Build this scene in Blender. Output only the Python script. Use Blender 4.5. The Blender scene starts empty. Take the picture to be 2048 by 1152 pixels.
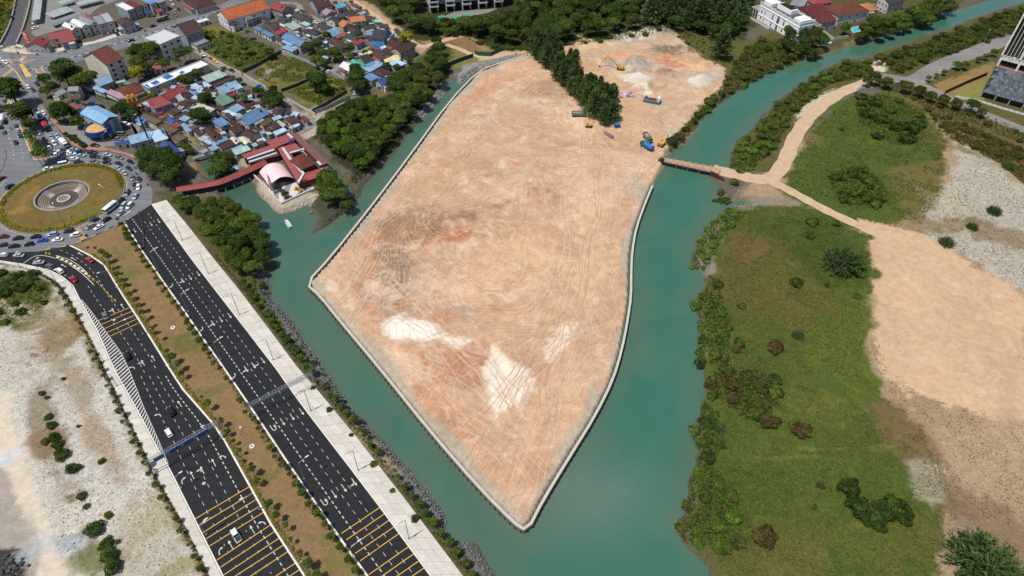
import bpy, math, random
import numpy as np
from mathutils import Vector, Matrix

# ------------------------------------------------------------------ camera, sky, sun, exposure
SC = bpy.context.scene
COL = SC.collection
CAM_H, CAM_F, CAM_PITCH, CAM_ROLL = 195.0, 1365.0, math.radians(44.5), math.radians(1.0)
cam_data = bpy.data.cameras.new('camera')
cam_data.sensor_width = 36.0
cam_data.lens = CAM_F / 2048.0 * 36.0
cam_data.clip_start, cam_data.clip_end = 1.0, 9000.0
cam = bpy.data.objects.new('camera', cam_data)
COL.objects.link(cam)
cam.matrix_world = (Matrix.Translation((0, 0, CAM_H)) @ Matrix.Rotation(math.pi / 2 - CAM_PITCH, 4, 'X')
                    @ Matrix.Rotation(CAM_ROLL, 4, 'Z'))
SC.camera = cam

SUN_EL, SHADOW_AZ = math.radians(67), math.radians(37)   # shadows run towards SHADOW_AZ (from +X, counter-clockwise)
world = bpy.data.worlds.new('World'); SC.world = world; world.use_nodes = True
wn = world.node_tree
sky = wn.nodes.new('ShaderNodeTexSky'); sky.sky_type = 'NISHITA'; sky.sun_disc = False
sky.sun_elevation = SUN_EL
sky.sun_rotation = math.atan2(-math.cos(SHADOW_AZ), -math.sin(SHADOW_AZ))
bg = wn.nodes['Background']; bg.inputs['Strength'].default_value = 0.11
wn.links.new(sky.outputs['Color'], bg.inputs['Color'])
sun_data = bpy.data.lights.new('sun', 'SUN'); sun_data.energy = 4.7; sun_data.angle = math.radians(0.55)
sun_data.color = (1.0, 0.955, 0.89)
sun = bpy.data.objects.new('sun', sun_data); COL.objects.link(sun)
sdir = Vector((math.cos(SHADOW_AZ) * math.cos(SUN_EL), math.sin(SHADOW_AZ) * math.cos(SUN_EL), -math.sin(SUN_EL)))
sun.rotation_euler = sdir.to_track_quat('-Z', 'Y').to_euler()
sun.location = (-150, -100, 600)
SC.view_settings.view_transform = 'Standard'
SC.view_settings.look = 'None'
SC.view_settings.exposure = 0.0
SC.view_settings.gamma = 1.0
SC.view_settings.use_curve_mapping = False
SC.render.resolution_x, SC.render.resolution_y = 1024, 576
try:
    SC.cycles.max_bounces = 4; SC.cycles.transparent_max_bounces = 4
    SC.cycles.diffuse_bounces = 2; SC.cycles.glossy_bounces = 2
except Exception:
    pass

# ------------------------------------------------------------------ survey: photo point -> ground point at height z
_c, _s = math.cos(CAM_ROLL), math.sin(CAM_ROLL)
_cp, _sp = math.cos(CAM_PITCH), math.sin(CAM_PITCH)
def P(px, py, z=0.0):
    x, y = px - 1024.0, 576.0 - py
    x, y = _c * x - _s * y, _s * x + _c * y
    dy, dz = CAM_F * _cp + y * _sp, -CAM_F * _sp + y * _cp
    t = (CAM_H - z) / -dz
    return Vector((x * t, dy * t, z))
def photo_xy(v):
    x, y, z = v[0], v[1], v[2] - CAM_H
    depth = y * _cp - z * _sp
    u, w = CAM_F * x / depth, CAM_F * (y * _sp + z * _cp) / depth
    return 1024.0 + (_c * u + _s * w), 576.0 - (-_s * u + _c * w)
FR = {  # survey sheets: origin and scale
 'o': (0, 0, 1), 'f1': (0, 0, .208333), 'f2': (380, 0, .208333), 'f3': (0, 200, .277778), 'f4': (360, 200, .208333),
 'f5': (700, 0, .208333), 'f6': (1080, 0, .208333), 'f7': (1440, 0, .296875), 'f8': (1080, 180, .208333),
 'g1': (0, 460, .260384), 'g2': (0, 740, .357751), 'g3': (280, 740, .357751), 'g4': (240, 400, .295151),
 'g5': (620, 700, .392465), 'g6': (580, 300, .347130), 'g7': (1300, 380, .347222), 'g8': (1300, 740, .365234),
 'h1': (0, 0, .104167), 'h2': (210, 0, .104167), 'h3': (420, 0, .104167), 'h4': (630, 0, .104167),
 'h5': (0, 110, .104167), 'h6': (210, 110, .104167), 'h7': (400, 110, .104167), 'h8': (620, 80, .121519),
 'k1': (100, 210, .104167), 'k2': (250, 180, .104167), 'k3': (430, 180, .104167), 'k4': (340, 250, .104167),
 'k5': (480, 250, .15625), 'k6': (340, 340, .138889), 'k7': (0, 120, .173697), 'k8': (120, 240, .087891),
 'r0': (0, 300, .173590)}
def S(f, x, y, z=0.0):
    a, b, s = FR[f]
    return P(a + x * s, b + y * s, z)
def SP(f, pts, z=0.0):
    return [S(f, x, y, z) for x, y in pts]
def PP(pts, z=0.0):
    return [P(x, y, z) for x, y in pts]
RND = random.Random(11)
WL = -1.7      # water level

# ------------------------------------------------------------------ labels and hierarchy
THINGS = []
def tag(o, label=None, cat=None, group=None, kind=None):
    if label: o['label'] = label
    if cat: o['category'] = cat
    if group: o['group'] = group
    if kind: o['kind'] = kind
    if label and not kind: THINGS.append(o)
    return o
def thing(name, loc, rz=0.0, label=None, cat=None, group=None, scale=None):
    o = bpy.data.objects.new(name, None); COL.objects.link(o)
    o.empty_display_size = 0.2
    o.location = loc; o.rotation_euler = (0, 0, rz)
    if scale: o.scale = scale
    return tag(o, label, cat, group)
def mobj(name, me, parent=None, loc=(0, 0, 0), rot=(0, 0, 0), scale=(1, 1, 1), color=None):
    o = bpy.data.objects.new(name, me); COL.objects.link(o)
    o.parent = parent; o.location = loc; o.rotation_euler = rot; o.scale = scale
    if color: o.color = (color[0], color[1], color[2], 1)
    return o
def structure(o):
    o['kind'] = 'structure'; return o
ONES = ['', 'first', 'second', 'third', 'fourth', 'fifth', 'sixth', 'seventh', 'eighth', 'ninth', 'tenth', 'eleventh', 'twelfth',
        'thirteenth', 'fourteenth', 'fifteenth', 'sixteenth', 'seventeenth', 'eighteenth', 'nineteenth']
TENS = ['', '', 'twent', 'thirt', 'fort', 'fift', 'sixt', 'sevent', 'eight', 'ninet']
def ordinal(n):
    if n < 20: return ONES[n]
    if n >= 100: return ('hundredth' if n == 100 else 'hundred-' + ordinal(n - 100))
    return TENS[n // 10] + ('ieth' if n % 10 == 0 else 'y-' + ONES[n % 10])
def finish_labels():
    by = {}
    for o in THINGS: by.setdefault(o['label'], []).append(o)
    for lab, os_ in by.items():
        if len(os_) < 2: continue
        vert = lab.endswith('|'); base = lab.rstrip('|')
        pos = [(photo_xy(o.location)[1 if vert else 0], i, o) for i, o in enumerate(os_)]
        pos.sort(key=lambda t: t[:2])
        n = len(pos)
        for k, (_, _, o) in enumerate(pos):
            if n == 2: w = ('the upper' if k == 0 else 'the lower') + ' one' if vert else ('the left' if k == 0 else 'the right') + ' one'
            elif k == 0: w = 'topmost' if vert else 'leftmost'
            elif k == n - 1: w = 'lowest' if vert else 'rightmost'
            else: w = ordinal(k + 1) + (' from the top' if vert else ' from the left')
            o['label'] = base + ', ' + w
    for o in THINGS:
        if o['label'].endswith('|'): o['label'] = o['label'].rstrip('|')

# ------------------------------------------------------------------ mesh building
def lin(r, g, b, k=0.8):
    f = lambda c: ((c / 255.0) / 12.92 if c <= 10.3 else (((c / 255.0) + .055) / 1.055) ** 2.4)
    return (f(r) * k, f(g) * k, f(b) * k)
class MB:
    def __init__(s): s.v = []; s.f = []; s.m = []
    def add(s, vs, fs, mi=0):
        n = len(s.v); s.v += [tuple(v) for v in vs]
        s.f += [tuple(i + n for i in f) for f in fs]; s.m += [mi] * len(fs)
        return s
    def box(s, c, d, rz=0.0, mi=0, top=1.0):
        x, y, z = d[0] / 2, d[1] / 2, d[2] / 2
        co, si = math.cos(rz), math.sin(rz)
        vs = []
        for zz, k in ((-z, 1.0), (z, top)):
            for xx, yy in ((-x, -y), (x, -y), (x, y), (-x, y)):
                xx *= k; yy *= k
                vs.append((c[0] + xx * co - yy * si, c[1] + xx * si + yy * co, c[2] + zz))
        return s.add(vs, [(3, 2, 1, 0), (4, 5, 6, 7), (0, 1, 5, 4), (1, 2, 6, 5), (2, 3, 7, 6), (3, 0, 4, 7)], mi)
    def bar(s, a, b, r, mi=0, n=4, r2=None):
        a, b = Vector(a), Vector(b); d = b - a
        if d.length < 1e-6: return s
        q = d.to_track_quat('Z', 'Y'); r2 = r if r2 is None else r2
        vs = []
        for p, rr in ((a, r), (b, r2)):
            for i in range(n):
                t = 2 * math.pi * (i + .5) / n
                vs.append(p + q @ Vector((math.cos(t) * rr, math.sin(t) * rr, 0)))
        fs = [(i, (i + 1) % n, n + (i + 1) % n, n + i) for i in range(n)]
        fs += [tuple(range(n - 1, -1, -1)), tuple(range(n, 2 * n))]
        return s.add(vs, fs, mi)
    def path(s, pts, r, mi=0, n=4):
        for a, b in zip(pts, pts[1:]): s.bar(a, b, r, mi, n)
        return s
    def prism(s, poly, z0, z1, mi=0):
        n = len(poly)
        ar = sum(poly[i][0] * poly[(i + 1) % n][1] - poly[(i + 1) % n][0] * poly[i][1] for i in range(n))
        if ar < 0: poly = poly[::-1]
        vs = [(p[0], p[1], z0) for p in poly] + [(p[0], p[1], z1) for p in poly]
        fs = [(i, (i + 1) % n, n + (i + 1) % n, n + i) for i in range(n)] + [tuple(range(n, 2 * n)), tuple(range(n - 1, -1, -1))]
        return s.add(vs, fs, mi)
    def strip(s, left, right, z, mi=0):
        n = len(left)
        vs = [(p[0], p[1], z) for p in left] + [(p[0], p[1], z) for p in right]
        fs = []
        for i in range(n - 1):
            a = (i, n + i, n + i + 1, i + 1)
            u, v = Vector(vs[a[1]]) - Vector(vs[a[0]]), Vector(vs[a[2]]) - Vector(vs[a[0]])
            fs.append(a if u.cross(v).z > 0 else a[::-1])
        return s.add(vs, fs, mi)
    def mesh(s, name, mats, smooth=False):
        me = bpy.data.meshes.new(name)
        me.from_pydata(s.v, [], s.f)
        for m in (mats if isinstance(mats, (list, tuple)) else [mats]): me.materials.append(m)
        if any(s.m): me.polygons.foreach_set('material_index', s.m)
        if smooth: me.polygons.foreach_set('use_smooth', [True] * len(s.f))
        me.update()
        return me
    def obj(s, name, mats, parent=None, smooth=False, **kw):
        return mobj(name, s.mesh(name, mats, smooth), parent, **kw)
def resample(pts, step):
    pts = [Vector(p) for p in pts]; out = [pts[0]]
    for a, b in zip(pts, pts[1:]):
        n = max(1, int((b - a).length / step))
        for i in range(1, n + 1): out.append(a.lerp(b, i / n))
    return out
def smooth_line(pts, it=2):
    pts = [Vector(p) for p in pts]
    for _ in range(it):
        q = [pts[0]]
        for a, b in zip(pts, pts[1:]): q += [a.lerp(b, .25), a.lerp(b, .75)]
        pts = q + [pts[-1]]
    return pts
def offset_line(pts, d):
    out = []
    for i, p in enumerate(pts):
        t = (pts[min(i + 1, len(pts) - 1)] - pts[max(i - 1, 0)]).normalized()
        out.append(p + Vector((-t.y, t.x, 0)) * d)
    return out
def even(pts, n):
    pts = [Vector(p) for p in pts]
    d = [0]
    for a, b in zip(pts, pts[1:]): d.append(d[-1] + (b - a).length)
    out = []
    for k in range(n):
        t = d[-1] * k / (n - 1); i = 0
        while i < len(d) - 2 and d[i + 1] < t: i += 1
        out.append(pts[i].lerp(pts[i + 1], (t - d[i]) / max(d[i + 1] - d[i], 1e-9)))
    return out
def at_dist(pts, step, start=0.0):
    """points and headings along a line every `step` metres"""
    out = []; acc = start
    d = 0.0
    for a, b in zip(pts, pts[1:]):
        L = (b - a).length
        while acc <= d + L:
            p = a.lerp(b, (acc - d) / L); t = (b - a).normalized()
            out.append((p, math.atan2(t.y, t.x))); acc += step
        d += L
    return out
# ------------------------------------------------------------------ materials
MATS = {}
class NT:
    def __init__(s, name):
        s.m = bpy.data.materials.new(name); s.m.use_nodes = True
        s.t = s.m.node_tree; s.b = s.t.nodes['Principled BSDF']; s.out = s.t.nodes['Material Output']
        MATS[name] = s.m
    def n(s, typ, **kw):
        x = s.t.nodes.new(typ)
        for k, v in kw.items():
            if k in x.inputs: x.inputs[k].default_value = v
            else: setattr(x, k, v)
        return x
    def l(s, a, b): s.t.links.new(a, b)
    def coords(s, kind='Object'):
        return s.n('ShaderNodeTexCoord').outputs[kind]
    def noise(s, scale, detail=3.0, rough=.55, vec=None, dist=0.0):
        x = s.n('ShaderNodeTexNoise'); x.inputs['Scale'].default_value = scale; x.inputs['Detail'].default_value = detail
        x.inputs['Roughness'].default_value = rough; x.inputs['Distortion'].default_value = dist
        if vec is not None: s.l(vec, x.inputs['Vector'])
        return x.outputs['Fac']
    def mapr(s, v, a, b, c, d, clamp=True):
        x = s.n('ShaderNodeMapRange'); x.clamp = clamp
        for i, q in enumerate((a, b, c, d)): x.inputs[i + 1].default_value = q
        s.l(v, x.inputs[0]); return x.outputs[0]
    def math(s, op, a, b=None):
        x = s.n('ShaderNodeMath'); x.operation = op
        for i, q in enumerate((a, b)):
            if q is None: continue
            if isinstance(q, (int, float)): x.inputs[i].default_value = q
            else: s.l(q, x.inputs[i])
        return x.outputs[0]
    def mix(s, fac, a, b, mode='MIX'):
        x = s.n('ShaderNodeMix'); x.data_type = 'RGBA'; x.blend_type = mode
        for sock, q in ((x.inputs['Factor'], fac), (x.inputs[6], a), (x.inputs[7], b)):
            if isinstance(q, (int, float)): sock.default_value = q
            elif isinstance(q, tuple): sock.default_value = (*q[:3], 1)
            else: s.l(q, sock)
        return x.outputs[2]
    def scalecol(s, col, fac):
        x = s.n('ShaderNodeVectorMath'); x.operation = 'SCALE'
        if isinstance(col, tuple): x.inputs[0].default_value = col
        else: s.l(col, x.inputs[0])
        if isinstance(fac, (int, float)): x.inputs['Scale'].default_value = fac
        else: s.l(fac, x.inputs['Scale'])
        return x.outputs[0]
    def bump(s, h, strength=.5, dist=.1):
        x = s.n('ShaderNodeBump'); x.inputs['Strength'].default_value = strength; x.inputs['Distance'].default_value = dist
        s.l(h, x.inputs['Height']); s.l(x.outputs[0], s.b.inputs['Normal']); return x
    def fin(s, col=None, rough=.8, metal=0.0, spec=.3):
        if col is not None:
            if isinstance(col, tuple): s.b.inputs['Base Color'].default_value = (*col[:3], 1)
            else: s.l(col, s.b.inputs['Base Color'])
        if isinstance(rough, (int, float)): s.b.inputs['Roughness'].default_value = rough
        else: s.l(rough, s.b.inputs['Roughness'])
        s.b.inputs['Metallic'].default_value = metal
        s.b.inputs['Specular IOR Level'].default_value = spec
        return s.m

def plain(name, col, rough=.7, metal=0.0, var=.18, scale=.6, spec=.3):
    t = NT(name)
    f = t.mapr(t.noise(scale, 4, .6, t.coords()), .25, .75, 1 - var, 1 + var)
    return t.fin(t.scalecol(tuple(col[:3]), f), rough, metal, spec)

def ground_mat():
    t = NT('ground')
    a = t.n('ShaderNodeAttribute'); a.attribute_name = 'Col'
    g = t.n('ShaderNodeAttribute'); g.attribute_name = 'Kind'      # r grass, g tracked sand, b rubble / speckle
    sep = t.n('ShaderNodeSeparateColor'); t.l(g.outputs['Color'], sep.inputs[0])
    gr, tr, rb = sep.outputs[0], sep.outputs[1], sep.outputs[2]
    pos = t.n('ShaderNodeNewGeometry').outputs['Position']
    big = t.mapr(t.noise(.035, 4, .6, pos), .3, .7, .9, 1.1)
    mid = t.mapr(t.noise(.35, 5, .65, pos), .28, .72, .84, 1.16)
    fine = t.mapr(t.noise(2.6, 3, .7, pos), .25, .75, .86, 1.14)
    f = t.math('MULTIPLY', t.math('MULTIPLY', big, mid), fine)
    col = t.scalecol(a.outputs['Color'], f)
    # grass: clumpy light and dark blades, dry yellow wisps
    blade = t.math('ADD', t.math('MULTIPLY', t.noise(.9, 6, .78, pos, 1.2), .6), t.math('MULTIPLY', t.noise(3.4, 3, .7, pos), .4))
    gcol = t.scalecol(col, t.mapr(blade, .34, .66, .34, 1.32))
    dry = t.mapr(t.noise(.55, 5, .7, pos, 2.0), .52, .66, 0, .62)
    gcol = t.mix(dry, gcol, t.mix(.45, gcol, lin(150, 124, 72)))
    col = t.mix(gr, col, gcol)
    # tracked sand: mottled soil crossed by bundles of curving wheel tracks
    mot = t.noise(.11, 6, .72, pos, .6)
    hue = t.mapr(t.noise(.05, 7, .74, pos, .8), .42, .66, 0, .5)
    sc_ = t.mix(hue, col, t.mix(.5, col, lin(190, 140, 108)))
    pale = t.mapr(t.noise(.08, 7, .76, pos, 1.2), .52, .68, 0, .5)
    sc_ = t.mix(pale, sc_, lin(236, 214, 190))
    sc_ = t.scalecol(sc_, t.mapr(mot, .3, .7, .82, 1.13))
    def tracks(scale, k, mscale, off):
        m_ = t.n('ShaderNodeMapping'); m_.inputs['Location'].default_value = (off, off * 1.7, off); t.l(pos, m_.inputs['Vector'])
        n_ = t.noise(scale, 3.0, .36, m_.outputs[0], .3)
        v_ = t.math('SINE', t.math('MULTIPLY', n_, k))
        mk = t.math('MULTIPLY', t.mapr(t.noise(mscale, 4, .6, m_.outputs[0], .6), .42, .62, 0, 1), t.mapr(t.noise(.5, 4, .7, m_.outputs[0], .5), .36, .6, .1, 1))
        return t.math('MULTIPLY', t.mapr(v_, .15, .95, 0, 1), mk)
    t1, t2, t3 = tracks(.012, 430, .03, 11), tracks(.02, 300, .045, 57), tracks(.008, 760, .035, 90)
    sc_ = t.mix(t.math('MULTIPLY', t1, .3), sc_, lin(236, 212, 184))
    sc_ = t.mix(t.math('MULTIPLY', t2, .30), sc_, t.scalecol(sc_, .72))
    sc_ = t.mix(t.math('MULTIPLY', t3, .26), sc_, lin(230, 200, 168))
    sc_ = t.scalecol(sc_, t.math('MULTIPLY', t.mapr(t.noise(5.0, 3, .7, pos), .25, .75, .86, 1.14), t.mapr(t.noise(1.1, 5, .75, pos, .8), .3, .7, .86, 1.12)))
    st = t.math('ADD', t1, t3)
    col = t.mix(tr, col, sc_)
    # rubble and speckle: dark stones / tufts
    vo = t.n('ShaderNodeTexVoronoi'); vo.inputs['Scale'].default_value = .75; t.l(pos, vo.inputs['Vector'])
    patch = t.mapr(t.noise(.09, 3, .6, pos), .4, .56, .4, 1)
    dots = t.math('MULTIPLY', t.mapr(vo.outputs['Distance'], .12, .3, 1, 0), patch)
    stone = t.n('ShaderNodeTexVoronoi'); stone.inputs['Scale'].default_value = 1.6; t.l(pos, stone.inputs['Vector'])
    rc = t.mix(t.math('MULTIPLY', dots, .95), col, t.mix(.15, lin(70, 62, 42), col))
    crack = t.noise(.5, 6, .75, pos, 3.0)
    cr = t.mapr(t.math('ABSOLUTE', t.math('SUBTRACT', crack, .5)), 0, .03, .65, 0)
    rc = t.mix(cr, rc, t.mix(.4, lin(92, 84, 54), col))
    rc = t.scalecol(rc, t.mapr(stone.outputs['Distance'], 0, .6, 1.1, .8))
    rc = t.scalecol(rc, t.mapr(t.noise(.8, 6, .8, pos, .5), .3, .7, .72, 1.16))
    scr = t.mapr(t.noise(.22, 6, .75, pos, 1.5), .5, .68, 0, .6)
    rc = t.mix(scr, rc, t.mix(.45, rc, lin(110, 96, 66)))
    col = t.mix(rb, col, rc)
    hb = t.math('ADD', t.math('MULTIPLY', t.noise(1.3, 5, .75, pos), .8), t.math('MULTIPLY', st, t.math('MULTIPLY', tr, -.35)))
    t.bump(hb, .5, .4)
    return t.fin(col, .95, 0, .12)

def water_mat():
    t = NT('water')
    a = t.n('ShaderNodeAttribute'); a.attribute_name = 'Col'
    pos = t.n('ShaderNodeNewGeometry').outputs['Position']
    f = t.mapr(t.noise(.03, 5, .62, pos, 1.5), .25, .75, .93, 1.07)
    t.bump(t.math('ADD', t.noise(.7, 5, .65, pos), t.math('MULTIPLY', t.noise(.12, 3, .5, pos), 1.5)), .16, .3)
    return t.fin(t.scalecol(a.outputs['Color'], f), .12, 0, .5)

def asphalt_mat(name, col, var=.12):
    t = NT(name)
    pos = t.n('ShaderNodeNewGeometry').outputs['Position']
    f = t.math('MULTIPLY', t.mapr(t.noise(.06, 5, .65, pos), .25, .75, 1 - var, 1 + var),
               t.mapr(t.noise(6, 3, .6, pos), .2, .8, .9, 1.1))
    m_ = t.n('ShaderNodeMapping'); m_.inputs['Rotation'].default_value = (0, 0, .87); m_.inputs['Scale'].default_value = (.03, 1.0, 1); t.l(pos, m_.inputs['Vector'])
    f = t.math('MULTIPLY', f, t.mapr(t.noise(.8, 3, .6, m_.outputs[0]), .3, .7, .82, 1.3))
    return t.fin(t.scalecol(col, f), .8, 0, .3)

def concrete_mat(name, col, var=.14, big=.08):
    t = NT(name)
    pos = t.n('ShaderNodeNewGeometry').outputs['Position']
    oi = t.n('ShaderNodeObjectInfo')
    f = t.math('MULTIPLY', t.mapr(t.noise(.5, 6, .7, pos), .25, .75, 1 - var, 1 + var * .6), t.mapr(oi.outputs['Random'], 0, 1, 1 - big, 1 + big))
    stain = t.mapr(t.noise(.13, 5, .7, pos, 1.0), .55, .75, 0, .35)
    return t.fin(t.mix(stain, t.scalecol(col, f), t.scalecol(tuple(c * q for c, q in zip(col, (.80, .76, .66))), f)), .9, 0, .2)

def objcol_mat(name, rough=.5, var=.12, ribs=0.0, metal=0.0, spec=.4, stain=0.0, stain_col=(.10, .05, .03), coat=0.0):
    """colour comes from the object (obj.color), with procedural variation, ribs and stains"""
    t = NT(name)
    oi = t.n('ShaderNodeObjectInfo'); co = t.coords('Object')
    f = t.mapr(t.noise(.7, 4, .6, co), .25, .75, 1 - var, 1 + var)
    col = t.scalecol(oi.outputs['Color'], f)
    if ribs:
        w = t.n('ShaderNodeTexWave'); w.wave_type = 'BANDS'; w.bands_direction = 'X'; w.inputs['Scale'].default_value = ribs
        t.l(co, w.inputs['Vector'])
        col = t.scalecol(col, t.mapr(w.outputs['Fac'], 0, 1, .88, 1.06))
        m = t.n('ShaderNodeMapping'); m.inputs['Scale'].default_value = (.9, .12, 1); t.l(co, m.inputs['Vector'])
        sh = t.noise(1.2, 3, .6, m.outputs[0])
        col = t.scalecol(col, t.mapr(sh, .3, .7, .84, 1.14))
        t.bump(w.outputs['Fac'], .3, .05)
    if stain:
        s_ = t.mapr(t.noise(.33, 5, .7, co, 1.0), .5, .72, 0, stain)
        col = t.mix(s_, col, stain_col)
    if coat:
        t.b.inputs['Coat Weight'].default_value = coat; t.b.inputs['Coat Roughness'].default_value = .08
    return t.fin(col, rough, metal, spec)

def leaf_mat(name, cols, dark=.5):
    """foliage: each leaf clump takes a tone from the vertex colour, each tree a shift of its own"""
    t = NT(name)
    a = t.n('ShaderNodeAttribute'); a.attribute_name = 'Tone'
    oi = t.n('ShaderNodeObjectInfo')
    ramp = t.n('ShaderNodeValToRGB'); e = ramp.color_ramp.elements
    e[0].position, e[0].color = 0, (*cols[0], 1); e[1].position, e[1].color = 1, (*cols[-1], 1)
    for i, c in enumerate(cols[1:-1]):
        x = e.new((i + 1) / (len(cols) - 1)); x.color = (*c, 1)
    t.l(a.outputs['Fac'], ramp.inputs['Fac'])
    col = t.scalecol(ramp.outputs['Color'], t.mapr(oi.outputs['Random'], 0, 1, .8, 1.22))
    d = t.n('ShaderNodeBsdfDiffuse'); tl = t.n('ShaderNodeBsdfTranslucent'); mx = t.n('ShaderNodeMixShader')
    gl = t.n('ShaderNodeBsdfGlossy'); gl.inputs['Roughness'].default_value = .45; mx2 = t.n('ShaderNodeMixShader')
    t.l(col, d.inputs['Color']); t.l(t.mix(.4, col, t.mix(1.0, col, (1.25, 1.15, .5), 'MULTIPLY')), tl.inputs['Color'])
    gl.inputs['Color'].default_value = (.9, .95, .9, 1)
    mx.inputs[0].default_value = .28
    t.l(d.outputs[0], mx.inputs[1]); t.l(tl.outputs[0], mx.inputs[2])
    mx2.inputs[0].default_value = .004
    t.l(mx.outputs[0], mx2.inputs[1]); t.l(gl.outputs[0], mx2.inputs[2])
    t.l(mx2.outputs[0], t.out.inputs['Surface'])
    return t.m

M = {}
M['ground'] = ground_mat()
M['water'] = water_mat()
M['asphalt'] = asphalt_mat('new_asphalt', (.0105, .0107, .0122), .22)
M['old_asphalt'] = asphalt_mat('old_asphalt', lin(112, 113, 116), .16)
M['lane_asphalt'] = asphalt_mat('lane_asphalt', lin(128, 125, 120), .18)
M['concrete'] = concrete_mat('concrete', lin(192, 186, 174))
M['slab'] = concrete_mat('pavement_slab', lin(206, 200, 189), .16, .09)
M['grey_concrete'] = concrete_mat('grey_concrete', lin(150, 148, 143))
M['dark_concrete'] = concrete_mat('dark_concrete', lin(84, 84, 86))
M['white_line'] = plain('white_line', lin(196, 194, 188), .8, var=.2, scale=1.2)
M['yellow_line'] = plain('yellow_line', lin(226, 170, 66), .8, var=.14, scale=1.2)
M['faded_yellow'] = plain('faded_yellow', lin(206, 168, 96), .85, var=.2, scale=.9)
M['kerb_white'] = plain('kerb_white', lin(226, 222, 212), .8)
M['kerb_black'] = plain('kerb_black', lin(40, 40, 42), .8)
M['red_paving'] = plain('red_paving', lin(158, 118, 104), .9)
M['roof'] = objcol_mat('sheet_roof', .5, .14, 2.2, 0, .3, .5, lin(96, 84, 76))
M['tile_roof'] = objcol_mat('tiled_roof', .8, .16, 3.2, 0, .2, .45, lin(58, 44, 40))
M['wall'] = objcol_mat('painted_wall', .85, .08, 0, 0, .2, .25, lin(96, 90, 82))
M['paint'] = objcol_mat('car_paint', .28, .02, 0, 0, .5, 0, coat=.6)
M['plainpaint'] = objcol_mat('painted_surface', .55, .08)
M['glass'] = plain('dark_glass', (.012, .015, .02), .06, 0, .05, 1, .6)
M['tyre'] = plain('tyre', (.015, .015, .016), .9)
M['metal'] = plain('galvanised_steel', lin(168, 172, 178), .45, .5)
M['white_metal'] = plain('white_metal', lin(226, 228, 230), .5)
M['dark_metal'] = plain('dark_metal', lin(52, 54, 58), .6)
M['rust'] = plain('rusty_steel', lin(92, 58, 42), .85, var=.35, scale=2)
M['window'] = plain('window_glass', (.02, .026, .033), .12, 0, .1, 1, .5)
M['lamp_red'] = plain('tail_lamp', (.35, .01, .01), .3)
M['lamp_white'] = plain('head_lamp', (.75, .75, .72), .2)
M['blue'] = plain('sign_blue', lin(62, 92, 150), .5)
M['trunk'] = plain('bark', lin(98, 84, 68), .95, var=.3, scale=3)
M['leaf_mid'] = leaf_mat('leaf_mid', [lin(52, 68, 28), lin(80, 98, 40), lin(114, 130, 56)])
M['leaf_dark'] = leaf_mat('leaf_dark', [lin(42, 58, 28), lin(64, 84, 38), lin(92, 110, 50)])
M['leaf_bright'] = leaf_mat('leaf_bright', [lin(62, 86, 30), lin(92, 120, 42), lin(128, 150, 62)])
M['leaf_needle'] = leaf_mat('leaf_needle', [lin(58, 76, 44), lin(86, 106, 62), lin(122, 140, 88)])
M['leaf_olive'] = leaf_mat('leaf_olive', [lin(58, 64, 32), lin(80, 88, 42), lin(108, 112, 58)])
M['leaf_brown'] = leaf_mat('leaf_brown', [lin(66, 58, 34), lin(92, 78, 46), lin(108, 104, 58)])
M['leaf_yellow'] = leaf_mat('leaf_yellow', [lin(96, 100, 28), lin(150, 146, 40), lin(190, 178, 60)])
M['leaf_palm'] = leaf_mat('leaf_palm', [lin(40, 58, 26), lin(66, 90, 40), lin(110, 122, 62)])
# ------------------------------------------------------------------ terrain
def _hash(ix, iy, seed):
    h = (ix.astype(np.int64) * 374761393 + iy.astype(np.int64) * 668265263 + seed * 974711) & 0x7fffffff
    h = ((h ^ (h >> 13)) * 1274126177) & 0x7fffffff
    return ((h ^ (h >> 16)) & 0xffff) / 65535.0
def vnoise(x, y, scale, seed=0):
    x = x / scale; y = y / scale
    ix, iy = np.floor(x), np.floor(y); fx, fy = x - ix, y - iy
    fx, fy = fx * fx * (3 - 2 * fx), fy * fy * (3 - 2 * fy)
    a, b, c, d = _hash(ix, iy, seed), _hash(ix + 1, iy, seed), _hash(ix, iy + 1, seed), _hash(ix + 1, iy + 1, seed)
    return (a * (1 - fx) + b * fx) * (1 - fy) + (c * (1 - fx) + d * fx) * fy - .5
def fbm(x, y, scale, seed=0, oct=4):
    out = 0; amp = 1.0
    for i in range(oct):
        out = out + amp * vnoise(x, y, scale, seed + i); scale *= .5; amp *= .55
    return out
def poly_sd(poly, X, Y, far=30.0):
    """signed distance to a polygon, negative inside; `far` beyond its box"""
    q = np.array([(p[0], p[1]) for p in poly])
    out = np.full(X.shape, far)
    sel = (X > q[:, 0].min() - far) & (X < q[:, 0].max() + far) & (Y > q[:, 1].min() - far) & (Y < q[:, 1].max() + far)
    x, y = X[sel], Y[sel]
    d2 = np.full(x.shape, 1e12); ins = np.zeros(x.shape, bool)
    for i in range(len(q)):
        ax, ay = q[i]; bx, by = q[(i + 1) % len(q)]
        ex, ey = bx - ax, by - ay
        t = np.clip(((x - ax) * ex + (y - ay) * ey) / (ex * ex + ey * ey + 1e-12), 0, 1)
        d2 = np.minimum(d2, (x - ax - t * ex) ** 2 + (y - ay - t * ey) ** 2)
        if ay != by:
            c = ((ay > y) != (by > y)) & (x < (bx - ax) * (y - ay) / (by - ay) + ax)
            ins ^= c
    d = np.sqrt(d2)
    out[sel] = np.where(ins, -d, d)
    return out
def sstep(a, b, v):
    t = np.clip((v - a) / (b - a), 0, 1); return t * t * (3 - 2 * t)
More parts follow.
